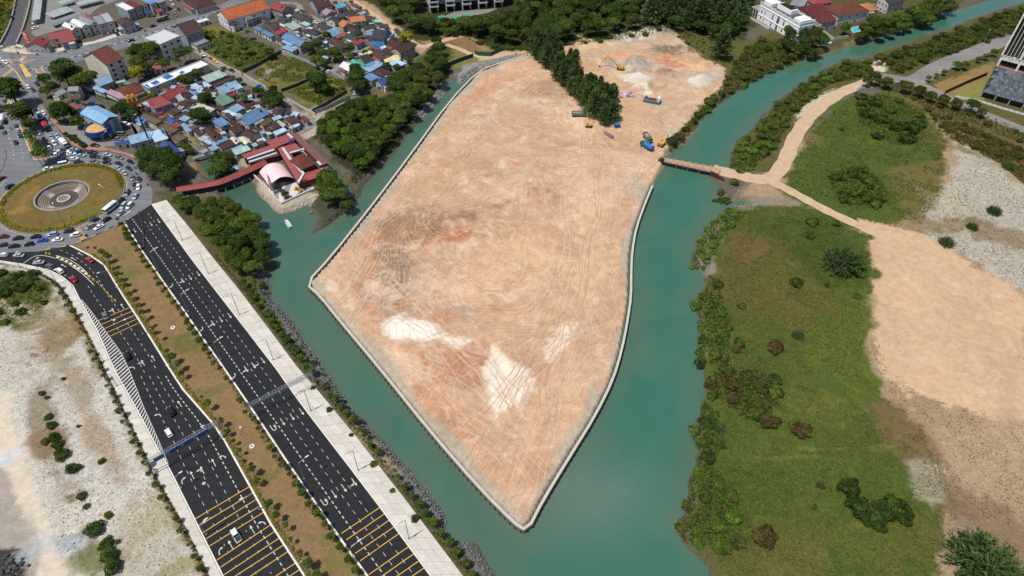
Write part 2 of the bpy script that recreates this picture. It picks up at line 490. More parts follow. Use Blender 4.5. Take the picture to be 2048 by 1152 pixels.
WATER = PP([(2180, -40), (1974, 1), (1897, 24), (1826, 49), (1767, 68), (1737, 80), (1692, 95), (1630, 114), (1588, 128), (1544, 140), (1514, 154),
    (1484, 175), (1440, 205), (1401, 242), (1388, 263), (1372, 286), (1347, 305), (1333, 313), (1326, 330), (1309, 363), (1295, 375), (1000, 400),
    (1000, 138), (957, 143), (935, 154), (927, 167), (917, 169), (908, 158), (896, 160), (896, 173), (887, 192), (867, 212), (850, 233), (825, 262),
    (800, 290), (779, 317), (756, 346), (731, 373), (714, 400), (693, 425), (660, 452), (616, 474), (632, 450), (640, 440), (630, 422), (617, 406),
    (589, 421), (563, 428), (553, 424), (538, 409), (522, 391), (511, 373), (498, 357), (492, 348), (480, 341), (470, 333), (455, 325), (430, 312),
    (410, 307), (397, 302), (385, 297), (360, 283), (352, 278), (345, 283), (352, 290), (380, 305), (395, 313), (402, 323), (403, 342), (421, 358),
    (436, 366), (446, 383), (452, 400), (475, 415), (492, 435), (512, 462), (532, 490), (545, 520), (540, 540), (534, 577), (548, 604), (565, 624),
    (594, 660), (615, 689), (636, 716), (659, 751), (683, 790), (710, 822), (738, 853), (773, 888), (808, 932), (832, 955), (855, 983), (891, 1030),
    (895, 1053), (903, 1077), (946, 1092), (985, 1147), (1010, 1180), (1030, 1290), (1460, 1290), (1424, 1152), (1417, 1134), (1369, 1091),
    (1346, 1061), (1377, 1010), (1378, 966), (1391, 915), (1388, 850), (1413, 787), (1410, 751), (1399, 727), (1397, 672), (1397, 637), (1388, 602),
    (1408, 574), (1404, 547), (1383, 529), (1387, 494), (1421, 446), (1453, 418), (1470, 411), (1500, 405), (1453, 402), (1430, 390), (1438, 376),
    (1424, 361), (1415, 353), (1422, 347), (1440, 340), (1463, 334), (1461, 315), (1473, 285), (1508, 255), (1526, 229), (1559, 202), (1588, 175),
    (1630, 160), (1648, 137), (1698, 119), (1737, 113), (1796, 92), (1856, 71), (1885, 62), (1945, 39), (2004, 18), (2048, 6), (2200, -45)], WL)
INLET = PP([(622, 290), (640, 300), (672, 340), (690, 365), (708, 392), (694, 398), (674, 364), (640, 314), (618, 298)], WL)
CANAL = PP([(152, 168), (160, 165), (238, 204), (262, 219), (258, 226), (230, 211)], WL)
POND = SP('f6', [(700, 800), (760, 780), (900, 810), (880, 835), (770, 850)], 0)
ISLE = PP([(1305, 370), (1290, 405), (1272, 455), (1264, 500), (1262, 545), (1262, 590), (1255, 640), (1243, 700), (1225, 760), (1190, 830), (1140, 910),
    (1085, 1000), (1062, 1045), (1047, 1056), (1030, 1045), (960, 975), (860, 860), (760, 735), (680, 640), (640, 590), (612, 566), (660, 515), (740, 415),
    (820, 310), (900, 200), (957, 141), (1000, 125), (1050, 110), (1070, 100), (1200, 120), (1330, 250), (1333, 313), (1326, 330), (1309, 363)], .9)
WALL_LINE = [p.copy() for p in ISLE[:28]]

xs = np.arange(-405, 415, .9)
ys = [62.0]
while ys[-1] < 545: ys.append(ys[-1] + .55 + .8 * (ys[-1] - 62) / 480)
ys = np.array(ys)
X, Y = np.meshgrid(xs, ys)
wob = fbm(X, Y, 9, 5, 3) * 2.2
sdw = np.minimum(np.minimum(poly_sd(WATER, X, Y), poly_sd(INLET, X, Y)), poly_sd(CANAL, X, Y, 10))
sdi = poly_sd(ISLE, X, Y, 40)
isle = sdi < -.75
d = sdw + np.clip(wob, -1.6, 1.6) * .8
Zl = np.where(d > 0, WL + (0 - WL) * sstep(-.5, 4.5, d) + (WL * 0), WL - 1.2 * sstep(0, 3, -d))
Zl = np.where((d > 0) & (Zl < WL + .05 * np.minimum(d, 3)), WL + .05 * np.minimum(d, 3), Zl)
near_wall = sdi < 12
plat = .5 * sstep(8, 0, sdi)
Zl = np.where(sdw > 2, np.maximum(Zl, plat), Zl)
bumps = fbm(X, Y, 16, 21, 4) * .5 + fbm(X, Y, 3.2, 9, 3) * .26
Z = np.where(isle, .5 + np.clip(bumps, -.35, 1.2) * sstep(-1, -9, sdi), Zl)
def mound(f, x, y, r, h):
    global Z
    c = S(f, x, y); rr = np.hypot(X - c.x, Y - c.y) / r
    Z = Z + np.where(rr < 1, h * (1 - rr ** 2) ** 1.5 * (1 + .5 * fbm(X, Y, 4, 31, 3)), 0)
for q in (('g6', 740, 430, 11, 1.8), ('g6', 590, 730, 12, 1.5), ('g6', 900, 740, 8, 1.0), ('g6', 1180, 900, 8, .9), ('g6', 1000, 400, 8, .8), ('f6', 1000, 850, 9, 3.4), ('f6', 900, 600, 9, 2.2), ('f6', 1450, 500, 8, 1.6), ('f6', 620, 600, 7, 1.6), ('f6', 1580, 760, 9, 2.0), ('f6', 1150, 800, 6, 1.4),
          ('f6', 1200, 690, 8, 1.5), ('f6', 1000, 620, 13, 1.6), ('f6', 1150, 300, 15, 2.4), ('g6', 1400, 250, 9, .9), ('f8', 560, 520, 7, .7),
          ('f7', 1000, 600, 8, .6), ('g5', 985, 200, 10, .5), ('g6', 700, 1060, 10, .5)): mound(*q)

RBC = Vector((-210.0, 254.0, 0))                   # centre of the roundabout
rrb = np.hypot(X - RBC.x, Y - RBC.y)
Z = np.where(rrb < 26.7, .3 + .35 * sstep(26, 13, rrb), Z)
Z = np.where(rrb < 11.3, -1.95, Z)
CR = np.zeros(X.shape + (3,)); KD = np.zeros(X.shape + (3,))
CR[:] = lin(104, 98, 88); KD[:] = (.25, 0, .45)
w1 = fbm(X, Y, 14, 41, 4)
w2 = fbm(X, Y, 3.0, 61, 3)
def paint(pts, col, kind=(0, 0, 0), feather=2.0, amp=3.0, op=1.0, frame='o'):
    global CR, KD
    poly = SP(frame, pts) if frame != 'o' else PP(pts)
    xa, xb = min(p.x for p in poly) - 12, max(p.x for p in poly) + 12
    ya, yb = min(p.y for p in poly) - 12, max(p.y for p in poly) + 12
    i0, i1 = np.searchsorted(ys, (ya, yb)); j0, j1 = np.searchsorted(xs, (xa, xb))
    sl = (slice(i0, i1), slice(j0, j1))
    if i1 <= i0 or j1 <= j0: return
    sd = poly_sd(poly, X[sl], Y[sl], 12) + w1[sl] * amp * 2 + w2[sl] * min(2.2, .8 + amp * .5)
    m = (sstep(feather * .6, -feather * .6, sd) * op)[..., None]
    CR[sl] = CR[sl] * (1 - m) + np.array(lin(*col)) * m
    KD[sl] = KD[sl] * (1 - m) + np.array(kind) * m
def blob(f, x, y, rx, ry, ang, col, op=.8, kind=None):
    """soft patch of another soil: centre on sheet f, radii in metres, long axis at `ang` degrees"""
    global CR, KD
    c = S(f, x, y); R = max(rx, ry) * 1.7
    i0, i1 = np.searchsorted(ys, (c.y - R, c.y + R)); j0, j1 = np.searchsorted(xs, (c.x - R, c.x + R))
    sl = (slice(i0, i1), slice(j0, j1)); a = math.radians(ang)
    u = ((X[sl] - c.x) * math.cos(a) + (Y[sl] - c.y) * math.sin(a)) / rx; v = (-(X[sl] - c.x) * math.sin(a) + (Y[sl] - c.y) * math.cos(a)) / ry
    m = (sstep(1.15, .5, np.hypot(u, v) + w1[sl] * 1.4 + w2[sl] * .7) * op)[..., None]
    CR[sl] = CR[sl] * (1 - m) + np.array(lin(*col)) * m
    if kind: KD[sl] = KD[sl] * (1 - m) + np.array(kind) * m
G, T, R_ = (1, 0, 0), (0, 1, 0), (0, 0, 1)
# town and far side
paint([(640, -30), (1520, -30), (1500, 80), (1450, 110), (1300, 70), (1060, 105), (900, 120), (800, 70)], (58, 66, 34), (.8, 0, .1), 3)
paint([(700, -10), (745, 10), (800, 55), (835, 90), (860, 95), (845, 110), (800, 75), (740, 30), (690, 0)], (176, 150, 116), (.1, .2, .2), 1.5, 1)
paint([(610, -20), (700, 0), (760, 45), (820, 78), (812, 86), (742, 50), (690, 15), (610, -5)], (150, 146, 130), (.2, 0, .3), 1, .6)
paint([(835, 82), (890, 72), (948, 68), (962, 85), (985, 100), (950, 112), (900, 95), (850, 96)], (160, 132, 98), (.1, .1, .4), 2, 1.5)
paint([(885, 78), (930, 70), (955, 90), (960, 105), (925, 108), (890, 90)], (134, 108, 80), (.35, 0, .3), 2, 1)
paint([(868, 100), (920, 95), (1000, 108), (1050, 105), (1000, 122), (950, 130), (900, 140), (880, 130)], (128, 124, 70), (.8, 0, .2), 2)
paint([(1000, 104), (1050, 100), (1058, 108), (1000, 118), (960, 122), (955, 114)], (196, 168, 130), (.1, .3, .1), 1, .5)
paint([(910, 150), (930, 132), (965, 122), (1015, 112), (1040, 112), (965, 138), (930, 165), (915, 168)], (150, 152, 148), (0, 0, .7), 1.2, 1)
paint([(895, 162), (880, 165), (850, 200), (828, 235), (838, 242), (866, 215), (888, 190), (897, 172)], (158, 154, 144), (0, 0, .7), 1.2, 1)
paint([(860, 90), (905, 90), (905, 150), (880, 170), (830, 200), (800, 190), (820, 150)], (76, 80, 42), (1, 0, 0), 3)
paint([(770, 150), (815, 150), (830, 175), (790, 205), (735, 215), (700, 225), (690, 205), (740, 190)], (122, 104, 72), (.5, 0, .6), 2)
paint([(630, 265), (690, 215), (800, 185), (860, 160), (890, 170), (850, 220), (770, 310), (720, 350), (680, 340)], (52, 58, 34), (.6, 0, .2), 2)
paint([(690, 400), (720, 360), (790, 290), (835, 240), (850, 240), (780, 320), (715, 402), (660, 455), (610, 476), (650, 440)], (96, 96, 80), (.1, 0, .8), 2, 1)
paint([(612, 285), (640, 298), (690, 350), (720, 380), (690, 430), (640, 440), (620, 410), (640, 390)], (74, 76, 58), (.1, 0, .8), 2, 1)
paint([(498, 352), (560, 380), (640, 385), (618, 405), (565, 428), (540, 410), (512, 374)], (188, 176, 156), (.05, 0, .6), 1, .6)
# fenced plots in the village
paint([(400, 60), (415, 50), (445, 60), (540, 88), (555, 100), (490, 145), (440, 120), (400, 100)], (84, 94, 42), (1, 0, .1), 1, 1.5)
paint([(405, 52), (440, 48), (470, 62), (430, 80), (405, 72)], (120, 112, 60), (1, 0, .1), 1.5, 1.5)
paint([(500, 148), (555, 108), (590, 110), (650, 142), (600, 170), (560, 180), (520, 165)], (122, 112, 66), (1, 0, .3), 1, 1.5)
paint([(520, 140), (545, 128), (600, 118), (640, 138), (600, 150), (570, 165)], (96, 104, 48), (1, 0, .2), 1.5, 1.5, .8)
paint([(515, 140), (560, 130), (545, 155), (520, 158)], (176, 164, 146), (.2, 0, .8), 1, 2, .7)
paint([(570, 185), (650, 150), (695, 160), (695, 188), (640, 215), (600, 205)], (110, 112, 54), (1, 0, .2), 1, 1.5)
paint([(590, 190), (650, 170), (690, 180), (640, 210), (605, 205)], (124, 122, 58), (1, 0, .1), 1.5, 1.5, .7)
paint([(600, 222), (640, 208), (700, 195), (740, 195), (640, 235), (625, 240)], (150, 134, 104), (.3, 0, .5), 1.5, 1)
paint([(620, 235), (645, 225), (640, 262), (612, 275), (600, 270)], (188, 178, 160), (.1, 0, .7), 1.5, 1)
paint([(255, 195), (300, 195), (300, 205), (270, 215), (255, 212)], (150, 130, 90), (.6, 0, .3), 1, 1)
paint([(355, 265), (372, 268), (405, 300), (395, 303), (365, 282)], (158, 138, 98), (.4, 0, .4), 1, .6)
paint([(365, 325), (400, 322), (420, 350), (425, 358), (395, 350), (368, 345)], (150, 130, 100), (.1, 0, .7), 1, 1)
paint([(470, 312), (495, 305), (512, 320), (500, 338), (480, 335)], (180, 166, 140), (.2, 0, .5), 1, 1)
paint([(-10, -10), (30, -10), (20, 50), (5, 75), (-10, 80)], (84, 92, 48), (.9, 0, .2), 1.5)
paint([(0, 98), (30, 90), (35, 95), (60, 100), (100, 110), (60, 115), (0, 105)], (198, 186, 168), (0, 0, .2), 1, .5)
# mangrove bank beside the walkway, rubble shore
paint([(318, 385), (360, 380), (440, 385), (470, 412), (530, 480), (548, 520), (540, 560), (600, 660), (660, 745), (780, 890), (905, 1075), (990, 1152), (1000, 1200),
       (930, 1160), (600, 735), (470, 570), (340, 410)], (88, 84, 52), (.6, 0, .3), 1.5, 1)
paint([(350, 385), (440, 383), (450, 400), (400, 400), (360, 395)], (110, 104, 84), (.1, 0, .9), 1.5, 1)
paint([(516, 535), (541, 532), (536, 575), (560, 620), (630, 705), (700, 805), (800, 915), (860, 985), (893, 1030), (900, 1075), (885, 1062), (850, 1015), (790, 945), (700, 840),
       (600, 700), (548, 635), (520, 590)], (118, 120, 118), (.1, 0, .8), 1.2, 1)
paint([(900, 1078), (946, 1092), (990, 1152), (1000, 1190), (975, 1170), (930, 1105)], (116, 116, 112), (0, 0, .9), 1.2, 1)
paint([(700, 830), (740, 870), (800, 945), (780, 940), (690, 840)], (170, 142, 108), (.2, 0, .5), 1, .8, .7)
# left waste ground
paint([(-60, 520), (50, 532), (110, 562), (135, 592), (160, 632), (210, 740), (290, 900), (375, 1060), (425, 1152), (440, 1260), (-260, 1260), (-200, 520)], (214, 208, 195), (.08, 0, 1), 1, 1)
paint([(-60, 530), (55, 540), (100, 560), (112, 590), (85, 625), (45, 650), (0, 660), (-60, 660)], (86, 94, 46), (1, 0, .1), 2, 3)
paint([(55, 630), (100, 590), (120, 640), (150, 690), (140, 720), (100, 760), (60, 720)], (150, 134, 98), (.5, 0, .8), 3, 4, .75)
paint([(60, 740), (82, 760), (100, 860), (120, 930), (160, 1000), (200, 1060), (230, 1152), (190, 1152), (140, 1040), (100, 960), (75, 900)], (140, 116, 90), (.3, 0, .9), 3, 3, .7)
paint([(145, 745), (175, 770), (200, 850), (225, 910), (250, 960), (270, 1010), (255, 1010), (215, 930), (180, 860)], (164, 140, 112), (.2, 0, .7), 3, 3, .7)
paint([(225, 1040), (300, 1000), (400, 1130), (410, 1200), (230, 1200)], (186, 174, 144), (.3, 0, .9), 4, 4, .4)
paint([(-60, 760), (12, 790), (60, 920), (110, 1060), (150, 1180), (60, 1180), (0, 960), (-60, 900)], (210, 196, 176), (0, .2, .1), 1.5, 1)
paint([(-60, 900), (20, 930), (60, 1020), (90, 1180), (-60, 1180)], (168, 160, 148), (0, .2, .3), 2, 2)
paint([(-60, 1080), (25, 1110), (40, 1152), (30, 1200), (-60, 1200)], (72, 66, 60), (.1, 0, .9), 1.5, 2)
for b in (('g2', 330, 960, 7, 5, 0, (176, 182, 182)), ('g2', 420, 960, 6, 5, 0, (176, 184, 188)), ('g2', 540, 1050, 8, 6, 0, (120, 124, 72)), ('g2', 20, 490, 6, 5, 0, (200, 204, 204)),
          ('g2', 250, 410, 5, 5, 0, (150, 124, 98)), ('g2', 390, 740, 4, 4, 0, (140, 118, 94)), ('g2', 860, 830, 12, 6, 60, (190, 176, 146)), ('g2', 1010, 1090, 7, 5, 0, (170, 160, 120)),
          ('g1', 30, 620, 10, 6, 0, (190, 178, 150)), ('g1', 180, 1000, 12, 9, 0, (214, 206, 190)), ('g1', 530, 800, 12, 6, 70, (150, 128, 92))): blob(*b)
rm = (rrb < 27.3)
CR[rm] = lin(120, 104, 58); KD[rm] = (.8, 0, .1)
for b in (('r0', 230, 700, 7, 4, 0, (158, 126, 72)), ('r0', 400, 850, 10, 3.5, 10, (122, 92, 56)), ('r0', 1050, 300, 4, 3, 0, (112, 92, 60)), ('r0', 1150, 560, 8, 4, 30, (146, 112, 60)),
          ('r0', 900, 270, 12, 4, 0, (120, 116, 58)), ('r0', 1000, 720, 12, 4, 30, (116, 112, 56)), ('r0', 300, 560, 5, 7, 0, (150, 118, 64))): blob(*b, .75)
# verges by the roads
paint([(100, 560), (140, 590), (165, 640), (215, 735), (300, 905), (380, 1060), (430, 1152), (410, 1152), (365, 1062), (285, 912), (200, 742), (150, 650), (120, 600)], (128, 104, 62), (.7, 0, .3), 1, 1, .8)
paint([(150, 490), (235, 450), (255, 446), (300, 520), (420, 690), (560, 905), (740, 1152), (760, 1200), (640, 1200), (610, 1152), (500, 970), (425, 845), (300, 672), (228, 560), (185, 512)],
      (142, 116, 82), (.6, 0, .15), .8, .6)
for b in (('g1', 1000, 330, 6, 4, 0, (112, 112, 62)), ('g1', 1420, 900, 7, 5, 0, (112, 112, 62)), ('g1', 870, 190, 6, 4, 0, (120, 114, 64)), ('g3', 440, 110, 5, 4, 0, (110, 108, 60)),
          ('g3', 760, 580, 6, 4, 0, (104, 106, 58)), ('g3', 960, 950, 7, 4, 0, (104, 106, 58)), ('g3', 1060, 1050, 7, 6, 0, (120, 116, 66)), ('g4', 440, 990, 6, 5, 0, (108, 106, 60)),
          ('g3', 560, 260, 7, 4, 0, (150, 122, 86)), ('g1', 1250, 420, 8, 4, 0, (142, 116, 80))): blob(*b, .7)
paint([(1480, -20), (1990, -30), (1900, 20), (1760, 65), (1640, 108), (1560, 60), (1490, 40)], (84, 84, 52), (.8, 0, .2), 1, 1)
# building plot beyond the casuarinas, channel banks right of it
paint([(1060, 100), (1170, 85), (1230, 75), (1300, 58), (1350, 58), (1370, 90), (1455, 125), (1455, 170), (1420, 225), (1350, 312), (1320, 320), (1230, 330), (1150, 220)], (196, 164, 134), (0, .9, .15), 1.5, 1)
for b in (('f6', 480, 420, 16, 7, 10, (226, 196, 156)), ('f6', 1000, 330, 26, 8, 15, (170, 164, 152)), ('f6', 1050, 310, 14, 5, 20, (232, 222, 204)), ('f6', 1200, 290, 12, 8, 0, (140, 134, 124)),
          ('f6', 900, 640, 22, 10, -10, (150, 146, 138)), ('f6', 1130, 480, 10, 6, 0, (146, 138, 124)), ('f6', 620, 680, 9, 9, 0, (206, 184, 140)), ('f6', 560, 590, 10, 6, 0, (170, 162, 150)),
          ('f6', 820, 540, 12, 4, 0, (214, 160, 120)), ('f6', 1150, 560, 14, 4, 0, (206, 146, 108)), ('f6', 1370, 630, 11, 5, 0, (196, 128, 92)), ('f6', 1180, 690, 8, 4, 0, (150, 118, 92)),
          ('f6', 980, 740, 8, 4, 20, (222, 218, 210)), ('f6', 1600, 760, 14, 4, 35, (214, 208, 198)), ('f6', 960, 860, 8, 6, 30, (232, 218, 194)), ('f6', 1200, 850, 9, 3, 0, (160, 116, 86)),
          ('f6', 1500, 640, 10, 6, 0, (222, 178, 134)), ('f6', 1000, 1000, 10, 5, 0, (176, 164, 142)), ('f6', 1480, 400, 16, 5, 0, (200, 176, 146)), ('f6', 1420, 480, 14, 4, -5, (120, 104, 74)),
          ('f8', 880, 300, 4, 16, 15, (186, 156, 120)), ('f8', 1150, 420, 9, 5, 0, (196, 184, 168)), ('f8', 170, 130, 9, 7, 0, (158, 128, 102))): blob(b[0], b[1], b[2], b[3] * 1.25, b[4] * 1.3, b[5], b[6], .95)
paint([(1350, 60), (1420, 72), (1500, 80), (1560, 60), (1640, 100), (1560, 135), (1490, 165), (1440, 205), (1395, 245), (1340, 305), (1335, 300), (1400, 215), (1440, 190), (1450, 140), (1400, 110)],
      (92, 92, 48), (1, 0, .1), 2, 2)
paint([(1620, 110), (1700, 85), (1770, 62), (1850, 35), (1850, 45), (1770, 70), (1690, 97), (1630, 116)], (150, 130, 88), (.6, 0, .3), 1, 1)
paint([(1435, 130), (1448, 135), (1430, 165), (1405, 185), (1400, 160)], (206, 198, 184), (.05, 0, .6), 1.5, 2)
# east side: banks, lane, fields
paint([(1400, 560), (1480, 380), (1700, 200), (2300, 150), (2500, 1300), (1430, 1300)], (176, 150, 118), (.2, .1, .7), 2, 1)
paint([(1462, 335), (1475, 283), (1560, 200), (1640, 140), (1740, 110), (1890, 60), (2060, 0), (2400, -60), (2400, 330), (2060, 330), (1880, 250), (1740, 170), (1600, 230), (1540, 350)], (92, 90, 50), (.9, 0, .2), 2, 2)
paint([(1560, 385), (1580, 330), (1620, 260), (1700, 190), (1780, 185), (1850, 220), (1900, 280), (1890, 380), (1850, 440), (1740, 450), (1640, 415)], (80, 96, 40), (1, 0, 0), 3, 3)
paint([(1850, 220), (1960, 260), (2060, 300), (2060, 380), (2000, 330), (1900, 280)], (118, 92, 62), (.9, 0, .3), 3, 3)
paint([(1900, 275), (1960, 300), (2060, 380), (2060, 600), (2010, 560), (1900, 500), (1800, 470), (1830, 440), (1880, 380), (1900, 330)], (196, 188, 172), (.12, 0, 1), 2.5, 3)
for b in (('o', 1960, 340, 16, 6, -30, (206, 198, 180)), ('o', 1900, 400, 12, 9, 0, (202, 190, 166)), ('o', 2010, 470, 16, 8, -20, (150, 130, 100)), ('o', 1870, 450, 14, 6, 0, (150, 128, 88)), ('o', 1990, 550, 14, 6, -30, (206, 196, 180)), ('o', 1930, 300, 14, 5, -30, (140, 112, 78))): blob(*b, .8)
paint([(1780, 330), (1860, 330), (1900, 300), (1890, 380), (1840, 440), (1800, 400)], (120, 108, 62), (.9, 0, .4), 3, 3, .7)
paint([(1725, 445), (1860, 480), (1960, 530), (2060, 600), (2060, 870), (1980, 830), (1800, 790), (1760, 760), (1735, 700), (1725, 600), (1740, 540)], (200, 168, 134), (0, .45, .15), 1.2, 3.4)
paint([(1395, 560), (1430, 420), (1500, 400), (1600, 410), (1740, 470), (1750, 540), (1725, 600), (1735, 700), (1770, 790), (1850, 860), (1900, 960), (1890, 1152), (1880, 1260), (1430, 1260), (1420, 1140),
       (1370, 1060), (1395, 900), (1400, 700)], (80, 94, 40), (1, 0, 0), 1.5, 2.5)
paint([(1430, 500), (1560, 480), (1650, 560), (1640, 640), (1500, 640), (1430, 600)], (104, 94, 50), (1, 0, .1), 6, 6, .65)
paint([(1640, 560), (1720, 560), (1740, 680), (1770, 790), (1700, 840), (1650, 780)], (86, 102, 40), (1, 0, 0), 6, 6, .8)
paint([(1560, 440), (1700, 440), (1720, 560), (1640, 560), (1560, 500)], (64, 82, 34), (1, 0, 0), 6, 4, .8)
paint([(1420, 880), (1700, 860), (1850, 950), (1850, 1152), (1450, 1152)], (80, 96, 38), (1, 0, 0), 8, 6, .7)
paint([(1700, 800), (1790, 790), (1860, 860), (1900, 900), (1940, 1000), (1960, 1152), (1900, 1152), (1880, 1000), (1800, 900)], (138, 110, 80), (.6, 0, .6), 4, 4, .7)
paint([(1850, 830), (2060, 870), (2060, 1100), (1990, 1060), (1900, 960)], (190, 164, 132), (.2, .1, .9), 4, 5, .9)
paint([(1842, 925), (1880, 918), (1886, 960), (1878, 1002), (1832, 988), (1836, 950)], (186, 176, 158), (.2, 0, 1), 3, 5, .65)
paint([(1895, 1030), (1960, 1060), (1990, 1100), (1960, 1152), (1890, 1152)], (196, 184, 168), (.1, 0, .9), 3, 3, .8)
paint([(1900, 960), (2060, 1060), (2060, 1260), (1880, 1260), (1890, 1100)], (132, 106, 82), (.4, 0, .8), 4, 4, .6)
for b in (('g8', 700, 480, 30, 1.2, 4, (112, 116, 56)), ('g8', 1050, 430, 26, 1.2, 3, (120, 124, 62)), ('g8', 950, 200, 14, 9, 0, (106, 110, 46)), ('g8', 800, 950, 18, 10, 0, (98, 98, 46)),
          ('g8', 1150, 100, 10, 16, 0, (92, 106, 38)), ('g8', 600, 620, 20, 10, 0, (70, 88, 34)), ('g8', 1450, 950, 14, 10, 0, (102, 100, 48)), ('g8', 640, 1080, 16, 8, 0, (104, 98, 54)),
          ('g7', 620, 300, 12, 10, 0, (118, 92, 58)), ('g7', 750, 250, 12, 8, 0, (74, 92, 38)), ('g7', 1100, 880, 14, 18, 0, (96, 104, 40)), ('g7', 640, 640, 20, 12, 0, (104, 94, 48)),
          ('g7', 560, 40, 9, 4, 0, (120, 104, 62)), ('g7', 980, 60, 12, 5, 0, (74, 96, 36)), ('f7', 620, 930, 8, 6, 0, (150, 118, 86)), ('f7', 1080, 930, 22, 9, 0, (92, 110, 42)),
          ('f7', 1500, 700, 18, 10, 0, (126, 100, 66)), ('f7', 1900, 850, 30, 9, -10, (124, 94, 62)), ('f7', 1450, 930, 12, 10, 0, (112, 98, 56))): blob(*b, .55)
paint([(1453, 400), (1500, 390), (1570, 395), (1600, 408), (1540, 415), (1465, 418)], (150, 138, 120), (.1, 0, .8), 1.5, 1.5)
paint([(1400, 450), (1450, 420), (1470, 430), (1440, 480), (1420, 520), (1400, 540)], (150, 146, 132), (.2, 0, .8), 2, 3, .8)
paint([(1870, 170), (1985, 125), (1990, 150), (1960, 190), (1900, 195)], (150, 124, 80), (.7, 0, .1), .8, .5)
paint([(1905, 190), (1960, 165), (1990, 150), (1962, 205), (1920, 200)], (140, 138, 76), (1, 0, 0), .8, .4)
paint([(1740, 160), (1690, 170), (1640, 190), (1600, 225), (1588, 232), (1590, 245), (1640, 210), (1700, 180), (1745, 175)], (206, 192, 168), (.1, 0, .6), 1, 1)
paint([(1735, 128), (1775, 132), (1775, 142), (1740, 140)], (214, 202, 176), (0, 0, .5), 1, 1)
# made ground of the walled platform
mi = (sdi < .5)
CR0, KD0 = CR.copy(), KD.copy()
CR[mi] = lin(195, 160, 128); KD[mi] = (0, 1, 0)
for b in (('g6', 480, 720, 11, 26, 35, (200, 140, 100)), ('g6', 560, 900, 12, 10, 0, (196, 132, 92)), ('g6', 780, 520, 34, 7, 5, (200, 142, 102)), ('g6', 960, 520, 9, 8, 0, (190, 120, 78)),
          ('g6', 740, 430, 13, 10, 0, (146, 114, 84)), ('g6', 590, 700, 13, 12, 0, (144, 124, 102)), ('g6', 620, 800, 9, 9, 0, (136, 118, 98)), ('g6', 820, 930, 22, 5, 8, (158, 146, 124)),
          ('g6', 1020, 920, 7, 10, 0, (176, 170, 152)), ('g6', 900, 960, 14, 6, 0, (196, 146, 108)), ('g6', 900, 740, 9, 5, 0, (180, 128, 96)), ('g6', 1050, 580, 12, 8, 0, (236, 208, 180)),
          ('g6', 940, 780, 22, 12, 0, (230, 198, 170)), ('g6', 980, 80, 26, 9, 0, (204, 152, 114)), ('g6', 1250, 90, 24, 9, 0, (198, 180, 146)), ('g6', 1350, 620, 30, 14, 0, (230, 192, 148)),
          ('g6', 1180, 910, 13, 6, 15, (170, 132, 100)), ('g6', 680, 200, 26, 4, 40, (206, 148, 110)), ('g6', 620, 160, 16, 5, 50, (232, 200, 168)), ('g6', 880, 170, 28, 10, 20, (206, 166, 128)),
          ('g6', 1400, 250, 13, 8, 0, (186, 142, 108)), ('g6', 1120, 350, 16, 8, 30, (196, 152, 120)), ('g6', 1280, 520, 26, 12, 40, (214, 172, 132)), ('g5', 600, 260, 34, 9, -52, (206, 150, 112)),
          ('g5', 830, 110, 16, 10, -30, (192, 132, 98)), ('g5', 1050, 560, 22, 12, 0, (206, 156, 122)), ('g5', 1150, 430, 20, 12, 40, (222, 178, 138)), ('g5', 420, 60, 16, 5, -50, (232, 200, 168)),
          ('f8', 370, 800, 8, 60, 0, (230, 192, 152)), ('f8', 500, 520, 30, 6, 0, (206, 160, 122)), ('f8', 150, 700, 18, 12, 0, (210, 164, 130)), ('f8', 700, 800, 22, 16, 0, (226, 186, 152)),
          ('f8', 980, 1000, 5, 12, 0, (188, 178, 154)), ('f5', 1500, 760, 26, 12, 35, (228, 190, 152)), ('f5', 1680, 980, 16, 6, 0, (212, 188, 154)), ('f5', 1250, 900, 40, 5, 50, (208, 156, 118)),
          ('f5', 1850, 850, 14, 10, 0, (180, 142, 112)), ('f5', 1550, 640, 30, 6, 25, (216, 168, 128)), ('g6', 250, 800, 14, 4, -55, (238, 216, 190)), ('g6', 1300, 800, 26, 18, 0, (222, 180, 140)),
          ('g6', 980, 390, 10, 3, 10, (140, 110, 86)), ('g6', 1200, 330, 10, 4, 20, (160, 124, 96))): blob(b[0], b[1], b[2], b[3] * 1.15, b[4] * 1.15, b[5], (b[6][0] * .93, b[6][1] * .93, b[6][2] * .94), .8)
paint([(530, 1030), (570, 990), (640, 965), (700, 985), (790, 1005), (850, 1020), (862, 1055), (930, 1075), (1030, 1095), (1010, 1110), (980, 1115), (960, 1140), (930, 1115), (840, 1110), (760, 1125), (700, 1115), (600, 1080), (545, 1055)], (244, 236, 221), (0, .45, 0), 2.4, 1.2, .95, 'g6')
paint([(925, 60), (940, 0), (975, 20), (1000, 65), (1060, 90), (1105, 130), (1118, 190), (1095, 250), (1060, 330), (1040, 300), (1010, 340), (985, 330), (965, 350), (955, 390), (930, 385), (935, 340), (900, 320), (890, 250), (868, 225), (900, 180), (905, 110)], (240, 228, 208), (0, .5, 0), 2.4, 1.6, .92, 'g5')
paint([(1092, 690), (1115, 660), (1145, 655), (1150, 675), (1125, 705), (1100, 718)], (240, 224, 206), (0, .6, 0), 2.5, 1.5, .7)
CR[~mi] = CR0[~mi]; KD[~mi] = KD0[~mi]
wl_left = X < 30
wdt = np.where(wl_left, 4.4, 3.0)
on_wall = np.zeros(X.shape, bool)
dw = np.full(X.shape, 1e3)
for a, b in zip(WALL_LINE, WALL_LINE[1:]):
    ex, ey = b.x - a.x, b.y - a.y
    t = np.clip(((X - a.x) * ex + (Y - a.y) * ey) / (ex * ex + ey * ey), 0, 1)
    dw = np.minimum(dw, np.hypot(X - a.x - t * ex, Y - a.y - t * ey))
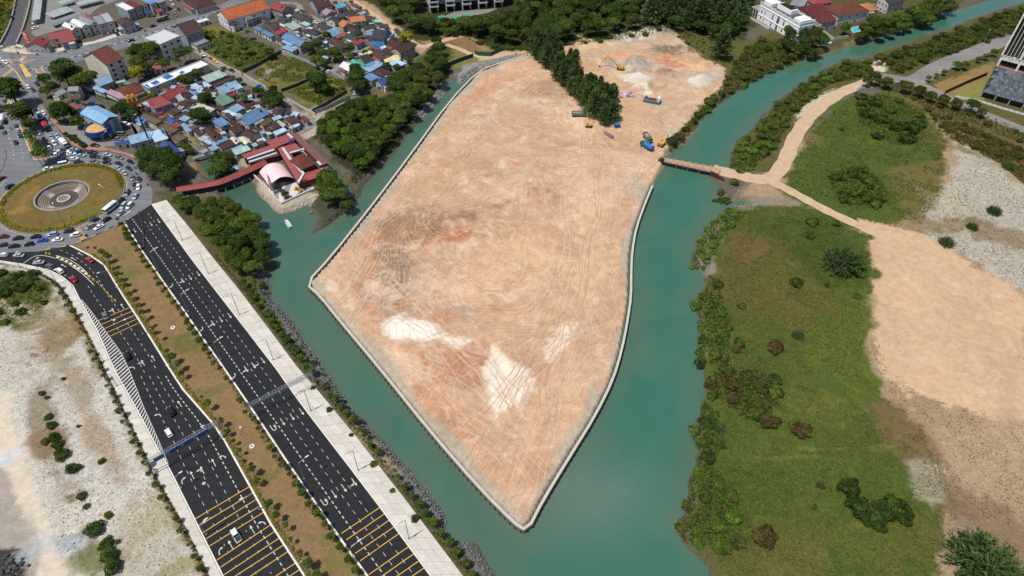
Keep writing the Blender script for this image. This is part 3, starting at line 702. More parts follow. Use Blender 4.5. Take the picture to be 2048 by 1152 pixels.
m = (sstep(1.2, -1.0, dw - wdt + w1 * 4.5) * mi * .9)[..., None]
CR = CR * (1 - m) + np.array(lin(184, 174, 154)) * m
KD = KD * (1 - m) + np.array((0, .3, .5)) * m
# wet margins: mud where land meets water
wet = (sstep(3.2, .2, d) * (~isle) * (d > -4))[..., None]
CR = CR * (1 - wet * .55) + np.array(lin(92, 88, 70)) * wet * .55

def region_mesh(name, keep):
    ny, nx = X.shape
    k = keep[:-1, :-1] & (np.maximum.reduce([Z[:-1, :-1], Z[1:, :-1], Z[:-1, 1:], Z[1:, 1:]]) > WL - .5)
    ii, jj = np.nonzero(k)
    a = ii * nx + jj
    quads = np.stack([a, a + 1, a + nx + 1, a + nx], 1)
    used = np.unique(quads); remap = np.full(nx * ny, -1); remap[used] = np.arange(len(used))
    quads = remap[quads]
    co = np.stack([X.ravel()[used], Y.ravel()[used], Z.ravel()[used]], 1)
    me = bpy.data.meshes.new(name)
    me.vertices.add(len(used)); me.vertices.foreach_set('co', co.ravel())
    me.loops.add(quads.size); me.loops.foreach_set('vertex_index', quads.ravel().astype(np.int32))
    me.polygons.add(len(quads)); me.polygons.foreach_set('loop_start', np.arange(0, quads.size, 4, dtype=np.int32))
    me.update(calc_edges=True)
    me.polygons.foreach_set('use_smooth', np.ones(len(quads), bool))
    for nm, arr in (('Col', CR), ('Kind', KD)):
        at = me.attributes.new(nm, 'FLOAT_COLOR', 'POINT')
        v = np.ones((len(used), 4)); v[:, :3] = arr.reshape(-1, 3)[used]
        at.data.foreach_set('color', v.ravel())
    me.materials.append(M['ground'])
    return structure(mobj(name, me))
reg = np.zeros(X.shape, int)                       # 0 town, 1 west waste ground, 2 platform, 3 east
reg[poly_sd(PP([(-400, 500), (50, 530), (135, 592), (290, 905), (430, 1152), (470, 1300), (-500, 1300)]), X, Y, 5) < 0] = 1
reg[sdi < .9] = 2
reg[(reg == 0) & (poly_sd(PP([(1440, 1300), (1380, 900), (1330, 600), (1380, 400), (1440, 300), (1600, 160), (2100, -20), (2500, -60), (2600, 1300)]), X, Y, 5) < 0)] = 3
region_mesh('ground', reg == 0)
region_mesh('waste_ground', reg == 1)
region_mesh('sand_platform', reg == 2)
region_mesh('grass_field', reg == 3)
def ground_z(x, y):
    j = min(max(int((x - xs[0]) / .9), 0), len(xs) - 1); i = min(max(int(np.searchsorted(ys, y)) - 1, 0), len(ys) - 1)
    return float(Z[i, j])
# land going on beyond the surveyed ground
skirt = MB()
bx0, bx1, by0, by1, BIG = xs[0] + .5, xs[-1] - .5, ys[0] + .4, ys[-1] - .8, 3500
for q in (((-BIG, -BIG), (BIG, -BIG), (BIG, by0), (-BIG, by0)), ((-BIG, by1), (BIG, by1), (BIG, BIG), (-BIG, BIG)),
          ((-BIG, by0), (bx0, by0), (bx0, by1), (-BIG, by1)), ((bx1, by0), (BIG, by0), (BIG, by1), (bx1, by1))):
    skirt.add([(x, y, -.03) for x, y in q], [(0, 1, 2, 3)])
M['far_land'] = plain('far_land', lin(96, 98, 60), .95, var=.4, scale=.02)
structure(skirt.obj('terrain', M['far_land']))

# ------------------------------------------------------------------ water
wxs = np.arange(-402, 412, 2.5); wys = np.arange(60, 546, 2.5)
WX, WY = np.meshgrid(wxs, wys)
wd = -np.minimum(poly_sd(WATER, WX, WY, 40), poly_sd(INLET, WX, WY))
wd = np.minimum(wd, np.abs(poly_sd(ISLE, WX, WY, 40)))
east = sstep(-20, 60, WX + 6 * fbm(WX, WY, 30, 3)) 
base = np.array(lin(60, 104, 88))[None, None] * (1 - east[..., None]) + np.array(lin(58, 108, 90))[None, None] * east[..., None]
shal = sstep(13, 0, wd + fbm(WX, WY, 18, 8) * 9)[..., None]
WC = base * (1 - shal * .42) + np.array(lin(96, 104, 80)) * shal * .42
tipc = P(1170, 985); tip = np.exp(-(((WX - tipc.x) / 20) ** 2 + ((WY - tipc.y) / 15) ** 2))[..., None]
WC = WC * (1 - tip * .7) + np.array(lin(104, 120, 106)) * tip * .7
crk = np.exp(-((WX - P(430, 340).x) / 45) ** 2 - ((WY - P(430, 340).y) / 35) ** 2)[..., None]
WC = WC * (1 - .3 * crk)
ny, nx = WX.shape
wq = (np.arange(ny - 1)[:, None] * nx + np.arange(nx - 1)[None]).ravel()
me = bpy.data.meshes.new('water')
me.from_pydata(np.stack([WX.ravel(), WY.ravel(), np.full(WX.size, WL)], 1).tolist(), [], np.stack([wq, wq + 1, wq + nx + 1, wq + nx], 1).tolist())
at = me.attributes.new('Col', 'FLOAT_COLOR', 'POINT')
v = np.ones((WX.size, 4)); v[:, :3] = WC.reshape(-1, 3); at.data.foreach_set('color', v.ravel())
me.materials.append(M['water'])
structure(mobj('water', me))
# ------------------------------------------------------------------ roads, pavements, markings
def sheet(name, poly, z, mat, parent=None):
    m = MB(); n = len(poly)
    ar = sum(poly[i][0] * poly[(i + 1) % n][1] - poly[(i + 1) % n][0] * poly[i][1] for i in range(n))
    poly = poly if ar > 0 else poly[::-1]
    m.add([(p[0], p[1], z) for p in poly], [tuple(range(n))])
    return m.obj(name, mat, parent)
def ribbon(m, pts, w, z0, z1, mi=0):
    a, b = offset_line(pts, w / 2), offset_line(pts, -w / 2)
    for i in range(len(pts) - 1):
        q = [b[i], b[i + 1], a[i + 1], a[i]]
        vs = [(p.x, p.y, z0) for p in q] + [(p.x, p.y, z1) for p in q]
        m.add(vs, [(4, 5, 6, 7), (0, 1, 5, 4), (2, 3, 7, 6)] + ([(3, 0, 4, 7)] if i == 0 else []) + ([(1, 2, 6, 5)] if i == len(pts) - 2 else []), mi)
    return m
ZR, ZM = .03, .042
OLD = PP([(-260, 330), (-200, 160), (0, 102), (52, 108), (104, 106), (156, 94), (208, 82), (241, 71), (288, 58), (345, 42), (420, 18), (462, 0), (540, -40), (600, -40), (488, 6), (432, 23), (393, 42),
          (289, 83), (248, 96), (200, 110), (150, 125), (104, 144), (72, 160), (78, 177), (76, 189), (90, 217), (120, 264), (139, 290), (148, 296), (173, 304), (215, 304), (246, 311), (269, 320),
          (288, 345), (298, 365), (306, 385), (303, 409), (249, 444), (235, 452), (200, 470), (143, 489), (109, 498), (78, 503), (0, 505.6), (-90, 503), (-260, 480)])
_k = min(range(len(OLD)), key=lambda i: (OLD[i] - RBC).length)
_a0 = math.atan2(OLD[_k].y - RBC.y, OLD[_k].x - RBC.x)
_ar = sum(OLD[i].x * OLD[(i + 1) % len(OLD)].y - OLD[(i + 1) % len(OLD)].x * OLD[i].y for i in range(len(OLD)))
_hole = [RBC + Vector((math.cos(_a0 + (-1 if _ar > 0 else 1) * t * math.pi / 40), math.sin(_a0 + (-1 if _ar > 0 else 1) * t * math.pi / 40), 0)) * 26.9 for t in range(81)]
OLD = OLD[:_k + 1] + _hole + [OLD[_k] + Vector((.01, .01, 0))] + OLD[_k + 1:]
main_road = structure(sheet('town_road', OLD, ZR, M['old_asphalt']))
RL = PP([(249, 444), (284, 500), (328.5, 565), (373, 627), (405, 674), (448, 735), (498, 808), (565, 908), (614, 979.7), (686, 1083), (736, 1152), (790, 1230)])
RR = PP([(303, 409), (337, 456), (382, 518), (432, 583), (494, 663), (553, 740), (591, 794), (620, 833), (700, 937), (759, 1015), (859.5, 1152), (916, 1230)])
east_road = structure(sheet('new_road_eastbound', RL + RR[::-1], ZR + .006, M['asphalt']))
LL = PP([(-90, 518), (0, 522), (47, 529), (99, 541), (125, 554), (146, 572), (160, 600), (193, 658), (229, 740), (279, 829), (315, 897), (340, 940), (389, 1038), (446, 1152), (485, 1230)])
LRR = PP([(-90, 503), (0, 505.6), (78, 503), (109, 498), (138, 490), (182, 512), (208, 530), (226, 559), (247, 593), (276, 637), (299, 673), (336, 733), (366, 779), (423, 844), (448, 879), (498, 969), (541, 1047), (609, 1152), (660, 1230)])
west_road = structure(sheet('new_road_westbound', LL + LRR[::-1], ZR + .003, M['asphalt']))
east_road.name = 'new_road'; west_road.name = 'new_road'
# village lanes and far roads
LANES = []
def lane(name, pts, w, mat, z=ZR):
    c = smooth_line(pts, 2)
    LANES.extend(resample(c, 2.0))
    w_ = w if isinstance(w, (list, tuple)) else (w, w)
    n = len(c); m = MB()
    a, b = offset_line(c, 1.0), offset_line(c, -1.0)
    L, R = [], []
    for i in range(n):
        ww = w_[0] + (w_[1] - w_[0]) * i / (n - 1); ww *= .5 * (1 + .10 * math.sin(i * 2.1) * (mat is M.get('dirt')))
        L.append(c[i] + (a[i] - c[i]) * ww); R.append(c[i] + (b[i] - c[i]) * ww)
    m.strip(R, L, z)
    return structure(m.obj(name, mat))
td = NT('dirt_track')
_p = td.n('ShaderNodeNewGeometry').outputs['Position']
_f = td.math('MULTIPLY', td.mapr(td.noise(.25, 5, .65, _p), .25, .75, .82, 1.15), td.mapr(td.noise(3, 3, .6, _p), .2, .8, .9, 1.1))
td.bump(td.noise(1.2, 5, .7, _p), .4, .2)
M['dirt'] = td.fin(td.scalecol(lin(196, 168, 138), _f), .95, 0, .1)
lane('village_lane', [S('h2', 1700, 930), S('h2', 1950, 1100), S('h7', 30, 20), S('h7', 300, 160), S('h7', 700, 400), S('h7', 1200, 640), S('h7', 1700, 930), S('k3', 1500, 400), S('k3', 1900, 580)], 4.2, M['lane_asphalt'])
lane('village_lane', [S('k3', 1890, 590), S('k3', 1850, 680), S('k3', 1680, 790), S('k3', 1500, 850)], 5.5, M['lane_asphalt'], ZR + .004)
lane('village_lane', [S('h4', 1010, 880), S('h4', 900, 960), S('h4', 760, 1010), S('h4', 560, 1110), S('h8', 560, 300), S('h8', 470, 430), S('h8', 350, 530)], 4.5, M['lane_asphalt'])
lane('village_lane', [S('h3', 1330, 50), S('h3', 1700, 60), S('h3', 1750, 220), S('h4', 100, 400), S('h4', 330, 520), S('h4', 560, 620)], 4.0, M['lane_asphalt'], ZR + .004)
lane('dirt_track', [P(690, -6), P(735, 20), P(790, 62), P(835, 92), P(858, 93)], 4.2, M['dirt'])
lane('dirt_track', [P(850, 93), P(890, 80), P(930, 70), P(950, 67)], 4.0, M['dirt'], ZR + .004)
lane('dirt_track', [P(893, 89), P(920, 98), P(940, 108), P(975, 118), P(1000, 112), P(1030, 106), P(1050, 106)], 3.6, M['dirt'], ZR + .008)
lane('dirt_track', [P(1426, 338), P(1480, 351), P(1520, 360), P(1548, 355), P(1572, 320), P(1586, 280), P(1612, 240), P(1650, 205), P(1695, 178), P(1745, 160)], (8.0, 7.0), M['dirt'])
lane('dirt_track', [P(1530, 356), P(1570, 376), P(1610, 398), P(1660, 425), P(1720, 452), P(1780, 480)], (5.5, 5.0), M['dirt'], ZR + .006)
lane('access_road', [P(1735, 150), P(1790, 158), P(1830, 165), P(1870, 135), P(1960, 100), P(2060, 60), P(2160, 20)], 11, M['lane_asphalt'])
lane('access_road', [P(1800, 158), P(1850, 172), P(1900, 198), P(1960, 225), P(2060, 265), P(2160, 300)], (7, 8), M['lane_asphalt'], ZR + .004)
# forecourt and car park paving in the town
structure(sheet('car_park', SP('h1', [(600, 640), (830, 0), (1000, -120), (2600, -120), (2200, 20), (1900, 130), (1700, 300), (1180, 560), (700, 700)]), .012, M['lane_asphalt']))
structure(sheet('forecourt', SP('k1', [(60, 320), (560, 380), (700, 560), (900, 720), (1250, 700), (1560, 620), (1720, 560), (1500, 250), (1750, 300), (1690, 700), (1250, 780), (800, 820), (420, 700), (250, 480)]), .016, M['lane_asphalt']))
structure(sheet('pavement', SP('k1', [(0, 270), (200, 480), (420, 760), (700, 860), (1100, 880), (1400, 940), (1640, 1040), (1640, 960), (1250, 860), (1000, 800), (760, 800), (480, 700), (300, 500), (60, 230)]), .05, M['red_paving']))
structure(sheet('pavement', SP('h1', [(0, 900), (300, 880), (520, 960), (820, 990), (1000, 1020), (1500, 905), (2016, 790), (2350, 690), (2700, 560), (2650, 500), (1800, 790), (1500, 840), (900, 980), (560, 900), (340, 850), (0, 870)]), .022, M['concrete']))
# the big concrete pavement by the water: slabs with open joints
def slabs(name, A, B, cols, step, zt, mat):
    L = sum((b - a).length for a, b in zip(A, A[1:])); n = max(2, int(L / step))
    A, B = even(A, n + 1), even(B, n + 1)
    base = structure(sheet(name, A + B[::-1], .016, M['grey_concrete']))
    for i in range(n):
        for c in range(cols):
            u0, u1 = c / cols, (c + 1) / cols
            q = [A[i].lerp(B[i], u0), A[i].lerp(B[i], u1), A[i + 1].lerp(B[i + 1], u1), A[i + 1].lerp(B[i + 1], u0)]
            ce = sum(q, Vector()) / 4
            q = [ce + (p - ce) * .982 for p in q]
            m = MB(); m.prism([p - ce for p in q], -.1, RND.uniform(-.006, .006))
            m.obj('paving_slab', mat, base, loc=(ce.x, ce.y, zt))
    return base
PO = PP([(333, 400), (382, 459), (423, 512), (476, 577), (535, 654), (594, 733.5), (632, 776.5), (718, 880.5), (816, 1006), (926, 1152), (985, 1230)])
PI = offset_line(RR, .45)
slabs('pavement', PI, PO, 3, 4.6, .13, M['slab'])
LO = PP([(-90, 521), (0, 525), (47, 534), (83, 546), (115, 564), (135, 590), (156, 629), (182, 676), (211, 740), (250, 822), (286, 897), (322, 969), (372, 1055), (420, 1152), (452, 1230)])
slabs('pavement', offset_line(LL, -.3), LO, 1, 3.6, .13, M['slab'])
# kerbs
def kerb(name, pts, w, h, mat, parent):
    return ribbon(MB(), pts, w, 0, h, 0).obj(name, mat, parent)
kerb('kerb', offset_line(RL, -.15), .55, .17, M['kerb_white'], east_road)
kerb('kerb', offset_line(RR, .2), .4, .17, M['kerb_white'], east_road)
kerb('kerb', LRR[4:], .55, .17, M['kerb_white'], west_road)
kerb('kerb', LL, .4, .17, M['kerb_white'], west_road)
def block_kerb(pts, mats, parent, step=1.6, w=.45, h=.22, gap=0.0):
    ms = [MB() for _ in mats]
    for i, (p, a) in enumerate(at_dist(pts, step)):
        ms[i % len(mats)].box((p.x, p.y, h / 2 + .02), (step * (1 - gap), w, h), a)
    for m, mt in zip(ms, mats): m.obj('kerb', mt, parent)
block_kerb(smooth_line(SP('h5', [(575, 300), (900, 210)]) + SP('f1', [(690, 550), (830, 520), (1150, 410), (1400, 340), (1700, 240), (2016, 150)])), [M['kerb_black'], M['kerb_white']], main_road, 2.2)
block_kerb(smooth_line(PP([(249, 443), (228, 452), (200, 467), (160, 484), (128, 494), (78, 502)])), [M['kerb_black'], M['faded_yellow'], M['lane_asphalt']], main_road, 2.0)
block_kerb(SP('g4', [(130, 90), (150, 150), (160, 230), (165, 330)]), [M['kerb_black'], M['rust']], east_road, 1.5, .5, .5)
block_kerb(smooth_line(SP('g1', [(430, 205), (520, 245), (600, 290), (660, 335), (700, 370)])), [M['kerb_black'], M['kerb_white'], M['faded_yellow']], west_road, .9, .9, .12)

def dashes(name, pts, dash, gap, w, z, mat, parent):
    m = MB(); seg = at_dist([Vector(p) for p in pts], dash + gap)
    for p, a in seg:
        co, si = math.cos(a), math.sin(a); q = []
        for u, v in ((0, -w / 2), (dash, -w / 2), (dash, w / 2), (0, w / 2)): q.append((p.x + u * co - v * si, p.y + u * si + v * co, z))
        m.add(q, [(0, 1, 2, 3)])
    return m.obj(name, mat, parent)
def stripe(name, a, b, w, z, mat, parent):
    d = (b - a).normalized(); n = Vector((-d.y, d.x, 0)) * w / 2
    m = MB(); m.add([(p.x, p.y, z) for p in (a - n, b - n, b + n, a + n)], [(0, 1, 2, 3)])
    return m.obj(name, mat, parent)
def extend(a, b, k): return [a, a + (b - a) * k]
dashes('lane_line', extend(P(265, 438), P(769, 1152), 1.08), 1.15, .95, .28, ZM, M['white_line'], east_road)
dashes('lane_line', extend(P(289, 443), P(673, 976), 1.5), 1.5, 1.9, .14, ZM, M['white_line'], east_road)
dashes('lane_line', extend(P(296, 426.5), P(684, 954.6), 1.5), 1.5, 1.9, .14, ZM, M['white_line'], east_road)
W = M['white_line']
def xat(pts, y):
    for (x0, y0), (x1, y1) in zip(pts, pts[1:]):
        if y0 <= y <= y1: return x0 + (x1 - x0) * (y - y0) / (y1 - y0)
    return pts[-1][0] if y > pts[-1][1] else pts[0][0]
_lp = [(146, 572), (163, 599), (182, 622), (200, 647), (221, 676), (242, 705), (259, 741), (286, 811), (318, 883), (338, 932), (389, 1038), (446, 1152), (485, 1230)]
_rp = [(182, 512), (208, 530), (226, 559), (247, 593), (276, 637), (299, 673), (336, 733), (366, 779), (423, 844), (448, 879), (498, 969), (541, 1047), (609, 1152), (660, 1230)]
def lane_pts(fr, y0, y1):
    return PP([(xat(_lp, y) + (xat(_rp, y) - xat(_lp, y)) * fr, y) for y in np.linspace(y0, y1, 24)])
for fr in (.34, .67): dashes('lane_line', lane_pts(fr, 572, 742), 1.5, 1.9, .15, ZM, W, west_road)
for fr in (.22, .42, .61): dashes('lane_line', lane_pts(fr, 752, 1030), 1.5, 1.9, .15, ZM, W, west_road)
dashes('lane_line', lane_pts(.8, 752, 1230), 1.15, .95, .28, ZM, W, west_road)
for fr in (.22, .42, .61): dashes('lane_tick', lane_pts(fr, 1034, 1230), .7, 2.0, .13, ZM, W, west_road)
for pts in ([(120, 500), (150, 512), (175, 532), (190, 548), (206, 572)], [(62, 532), (105, 538), (135, 552), (152, 570)]):
    dashes('lane_line', smooth_line(PP(pts)), 1.5, 1.9, .15, ZM, W, west_road)
# hatched area
HL = even(PP([(161, 601), (193, 658), (230, 740), (280, 829), (316, 897), (338, 937)]), 61)
HR = even(PP([(163, 599), (182, 622), (200, 647), (221, 676), (242, 705), (259, 741), (286, 811), (318, 883), (337, 930)]), 61)
hm = MB()
for i in range(60):
    a, b, c, d_ = HL[i].lerp(HL[i + 1], .2), HR[max(i - 1, 0)].lerp(HR[i], .55), HR[max(i - 1, 0)].lerp(HR[i], .98), HL[i].lerp(HL[i + 1], .62)
    hm.add([(p.x, p.y, ZM) for p in (a, b, c, d_)], [(0, 1, 2, 3)])
hm.obj('hatching', W, west_road)
for ln in (HL, HR):
    m = MB(); m.strip(offset_line(ln, .09), offset_line(ln, -.09), ZM + .004); m.obj('edge_line', W, west_road)
for pts, rd in (([(47, 527), (74, 508), (115, 517), (150, 535), (180, 552), (190, 572)], west_road),):
    l = smooth_line(PP(pts)); m = MB(); m.strip(offset_line(l, .14), offset_line(l, -.14), ZM + .004); m.obj('edge_line', W, rd)
l = smooth_line(SP('g1', [(430, 195), (560, 235), (680, 335), (730, 430)])); m = MB(); m.strip(offset_line(l, .14), offset_line(l, -.14), ZM + .004); m.obj('edge_line', W, west_road)
l = smooth_line(SP('g1', [(420, 215), (530, 262), (640, 340), (730, 430)])); m = MB(); m.strip(offset_line(l, .14), offset_line(l, -.14), ZM + .004); m.obj('edge_line', W, west_road)
# yellow bars
for ax, ay, bx, by in ((308, 833, 612, 652), (330, 870, 632, 687), (350, 910, 652, 722), (368, 945, 675, 758), (388, 985, 695, 793), (430, 1063, 735, 863), (450, 1103, 757, 900), (470, 1145, 783, 937),
                       (490, 1180, 805, 977), (512, 1222, 828, 1015), (555, 1290, 868, 1080), (578, 1325, 890, 1118)):
    stripe('yellow_bar', S('g3', ax, ay), S('g3', bx, by), .25, ZM + .008, M['yellow_line'], west_road)
for ax, ay, bx, by in ((755, 697, 992, 597), (775, 728, 1012, 625), (797, 760, 1032, 655), (820, 790, 1052, 683), (845, 817, 1068, 713)):
    stripe('yellow_bar', S('g1', ax, ay), S('g1', bx, by), .25, ZM + .008, M['yellow_line'], west_road)
for ax, ay, bx, by in ((160, 935, 355, 803), (185, 968, 380, 835), (207, 1003, 403, 868), (230, 1037, 428, 902), (255, 1075, 453, 936), (300, 1145, 503, 1002), (325, 1182, 530, 1038), (347, 1220, 556, 1074), (370, 1256, 583, 1110)):
    stripe('yellow_bar', S('g5', ax, ay), S('g5', bx, by), .25, ZM + .008, M['yellow_line'], east_road)
# arrows
def arrow_mesh(kind):
    m = MB(); W_ = .26
    def quad(a, b, c, d_): m.add([(*a, 0), (*b, 0), (*c, 0), (*d_, 0)], [(0, 1, 2, 3)])
    def tri(a, b, c): m.add([(*a, 0), (*b, 0), (*c, 0)], [(0, 1, 2)])
    def head(x, y, ang, s=1.0):
        co, si = math.cos(ang), math.sin(ang)
        r = lambda u, v: (x + u * co - v * si, y + u * si + v * co)
        tri(r(0, -.55 * s), r(1.3 * s, 0), r(0, .55 * s))
    if 'S' in kind:
        quad((-2.0, -W_ / 2), (.8, -W_ / 2), (.8, W_ / 2), (-2.0, W_ / 2)); head(.8, 0, 0)
    if 'L' in kind or 'R' in kind:
        s = 1 if 'L' in kind else -1
        x0 = -1.2 if 'S' in kind else -1.8
        pts = [(x0, 0), (x0 + .9, .05 * s), (x0 + 1.6, .45 * s), (x0 + 1.95, 1.0 * s)]
        a, b = [], []
        for i, p in enumerate(pts):
            t = Vector(pts[min(i + 1, 3)]) - Vector(pts[max(i - 1, 0)]); t.normalize(); n = Vector((-t.y, t.x)) * .17
            a.append((p[0] + n.x, p[1] + n.y, 0)); b.append((p[0] - n.x, p[1] - n.y, 0))
        m.strip(a, b, 0.003); head(pts[3][0], pts[3][1], math.pi / 2 * s, .85)
    if 'U' in kind:
        a, b = [], []
        cp = [(-1.6, -.7), (1.0, -.7)] + [(1.0 + .7 * math.sin(t), -.7 * math.cos(t)) for t in (.4, .8, 1.2, 1.6, 2.0, 2.4, 2.8)] + [(1.0, .7), (.3, .7)]
        for i, p in enumerate(cp):
            t = Vector(cp[min(i + 1, len(cp) - 1)]) - Vector(cp[max(i - 1, 0)]); t.normalize(); n = Vector((-t.y, t.x)) * .15
            a.append((p[0] + n.x, p[1] + n.y, 0)); b.append((p[0] - n.x, p[1] - n.y, 0))
        m.strip(a, b, 0.0); head(.3, .7, math.pi)
    return m.mesh('arrow', W)
AM = {k: arrow_mesh(k) for k in ('S', 'L', 'R', 'SL', 'SR', 'U')}
HD_E = math.atan2(*((RR[-1] - RR[0]).yx))
def arrows(f, lst, head, parent):
    for x, y, k in lst:
        p = S(f, x, y); h = head(p) if callable(head) else head
        mobj('arrow', AM[k], parent, (p.x, p.y, ZM + .012), (0, 0, h), (.85, .85, 1))
def west_head(p):
    c = [a.lerp(b, .5) for a, b in zip(even(LL, 40), even(LRR, 40))]
    i = min(range(39), key=lambda i: (c[i] - p).length); t = c[i] - c[i + 1]
    return math.atan2(t.y, t.x)
arrows('g4', [(210, 163, 'S'), (262, 143, 'S'), (100, 207, 'S'), (475, 525, 'S'), (530, 500, 'S'), (425, 545, 'SR'), (362, 580, 'R'), (683, 810, 'S'), (742, 783, 'S'), (630, 835, 'SR'), (567, 875, 'R'),
              (968, 1087, 'S'), (905, 1122, 'SL'), (855, 1145, 'SR')], HD_E, east_road)
arrows('g3', [(538, 33, 'R'), (797, 290, 'S'), (850, 262, 'S'), (903, 233, 'S'), (745, 320, 'U'), (1085, 695, 'S'), (1140, 660, 'S'), (1030, 735, 'U')], HD_E, east_road)
arrows('g5', [(225, 672, 'SR')], HD_E, east_road)
arrows('g1', [(617, 185, 'S'), (565, 222, 'S'), (490, 275, 'S'), (870, 620, 'SL'), (940, 585, 'S'), (1098, 1020, 'SL'), (1025, 1047, 'L'), (1177, 985, 'S')], west_head, west_road)
arrows('g3', [(107, 243, 'L'), (222, 190, 'S'), (228, 618, 'R'), (292, 588, 'S'), (348, 560, 'SL'), (412, 518, 'S'), (470, 475, 'L'), (435, 1012, 'R'), (507, 978, 'S'), (628, 893, 'S'), (690, 843, 'L')], west_head, west_road)
# town markings
for pts, w, mt in (([('h5', 120, 170), ('h5', 300, 300), ('h5', 400, 480), ('h5', 440, 500)], .6, 'faded_yellow'), ([('h5', 440, 500), ('h5', 500, 600)], .25, 'white_line'),
                   ([('k7', 120, 430), ('k7', 150, 560)], .3, 'white_line'), ([('r0', 60, 0), ('r0', 80, 60), ('r0', 40, 200), ('r0', 0, 260)], .3, 'kerb_black'),
                   ([('r0', 70, 330), ('r0', 0, 420)], .2, 'white_line')):
    l = smooth_line([S(*q) for q in pts]); m = MB(); m.strip(offset_line(l, w / 2), offset_line(l, -w / 2), ZM); m.obj('edge_line', M[mt], main_road)
for pts in ([('k7', 100, 900), ('k7', 150, 1000), ('k7', 160, 1152)], [('k7', 200, 880), ('k7', 250, 1000), ('k7', 270, 1152)], [('k7', 90, 800), ('k7', 110, 900)], [('k7', 340, 360), ('k7', 380, 460), ('k7', 450, 570), ('k7', 560, 760), ('k7', 690, 950)],
            [('k7', 540, 860), ('k7', 620, 960), ('k7', 700, 1030)], [('h1', 1040, 1060), ('h1', 1600, 960), ('h1', 2016, 850), ('h2', 700, 560), ('h2', 1400, 370)]):
    dashes('lane_line', smooth_line([S(*q) for q in pts]), 1.8, 2.6, .2, ZM, M['white_line'], main_road)
def zebra(f, a, b, c, n, mat, parent, fill=.5):
    """bars from edge a-b, each reaching along b->c"""
    a, b, c = S(f, *a), S(f, *b), S(f, *c); dv = c - b
    for i in range(n):
        p, q = a.lerp(b, i / n), a.lerp(b, (i + fill) / n)
        m = MB(); m.add([(v.x, v.y, ZM + .004) for v in (p, q, q + dv, p + dv)], [(0, 1, 2, 3)]); m.obj('crossing_bar', mat, parent)
zebra('r0', (925, 895), (1000, 1030), (935, 1050), 7, M['faded_yellow'], main_road)
zebra('h5', (330, 560), (470, 540), (490, 575), 6, M['faded_yellow'], main_road, .55)
zebra('h5', (0, 420), (240, 250), (260, 290), 14, M['faded_yellow'], main_road, .55)
zebra('h5', (120, 490), (410, 490), (420, 520), 12, M['faded_yellow'], main_road, .55)
structure(sheet('crossing_paving', SP('h5', [(370, 180), (440, 170), (610, 400), (500, 440)]), ZM + .02, M['faded_yellow']))
structure(sheet('crossing_paving', SP('h5', [(420, 30), (520, 30), (430, 100), (350, 120)]), ZM + .02, M['faded_yellow']))
for i in range(6): stripe('bus_lane_bar', S('h3', 20 + i * 72, 205 - i * 26), S('h3', 130 + i * 72, 275 - i * 26 - 20), .35, ZM, M['faded_yellow'], main_road)
# traffic islands with soil
for f, pts in (('k7', [(75, 440), (95, 445), (140, 530), (125, 552), (100, 520)]), ('k7', [(150, 440), (190, 430), (220, 480), (170, 490)]), ('k7', [(230, 760), (300, 760), (430, 960), (520, 1040), (610, 1130), (400, 1152), (370, 1100), (310, 960)]),
               ('k7', [(420, 180), (500, 170), (520, 200), (430, 230)]), ('h5', [(410, 110), (700, 95), (480, 160), (420, 150)]), ('h5', [(100, 90), (330, 100), (240, 160)]), ('h5', [(690, 280), (800, 260), (850, 330), (720, 350)])):
    p = SP(f, pts); m = MB(); m.prism(p, 0, .16); o = structure(m.obj('traffic_island', M['soil'] if 'soil' in M else M.setdefault('soil', plain('dry_soil', lin(150, 118, 80), .95, var=.3, scale=.8))))
    l = [Vector(q) for q in p] + [Vector(p[0])]; kerb('kerb', l, .3, .2, M['kerb_white'], o)

# ------------------------------------------------------------------ roundabout: kerb, hedge, sunken amphitheatre
def ring(m, r0, r1, z0, z1, n=96, a0=0, a1=2 * math.pi, c=RBC, mi=0):
    full = abs(a1 - a0 - 2 * math.pi) < 1e-6
    k = n if full else n + 1
    vs = []
    for i in range(k):
        t = a0 + (a1 - a0) * i / n
        for r, z in ((r0, z0), (r1, z0), (r1, z1), (r0, z1)): vs.append((c[0] + r * math.cos(t), c[1] + r * math.sin(t), z))
    fs = []
    for i in range(n):
        a, b = 4 * i, 4 * ((i + 1) % k)
        for u, v in ((1, 2), (2, 3), (3, 0)): fs.append((a + u, b + u, b + v, a + v))
    return m.add(vs, fs, mi)
ro = structure(ring(MB(), 26.75, 27.05, 0, .3).obj('kerb', M['grey_concrete']))
ro.name = 'roundabout_kerb'
fl = MB(); ring(fl, 26.2, 26.75, .2, .33).obj('kerb_band', M['dark_concrete'], ro)
l_ = MB(); ring(l_, 27.5, 27.75, ZM - .01, ZM).obj('edge_line', M['faded_yellow'], main_road)
amp = thing('amphitheatre', (RBC.x, RBC.y, 0), 0, 'round sunken stone amphitheatre in the middle of the roundabout lawn', 'amphitheatre')
O = Vector((0, 0, 0))
ring(MB(), 11.1, 11.9, -1.9, .85, c=O).obj('ring_wall', M['grey_concrete'], amp)
M['step_stone'] = concrete_mat('step_stone', lin(132, 120, 108), .2)
M['plaza_stone'] = concrete_mat('plaza_stone', lin(82, 76, 74), .3)
for i in range(6):
    ring(MB(), 6.2 + i * .7, 6.2 + i * .7 + .69, -1.7, -1.36 + i * .26, 72, c=O).obj('step', M['step_stone'], amp)
ring(MB(), .05, 6.2, -1.7, -1.5, 64, c=O).obj('plaza_floor', M['plaza_stone'], amp)
ring(MB(), 2.3, 2.9, -1.5, -.95, 48, c=O).obj('fountain_ring', M['concrete'], amp)
ring(MB(), .05, 2.3, -1.5, -1.35, 32, c=O).obj('fountain_basin', M['step_stone'], amp)
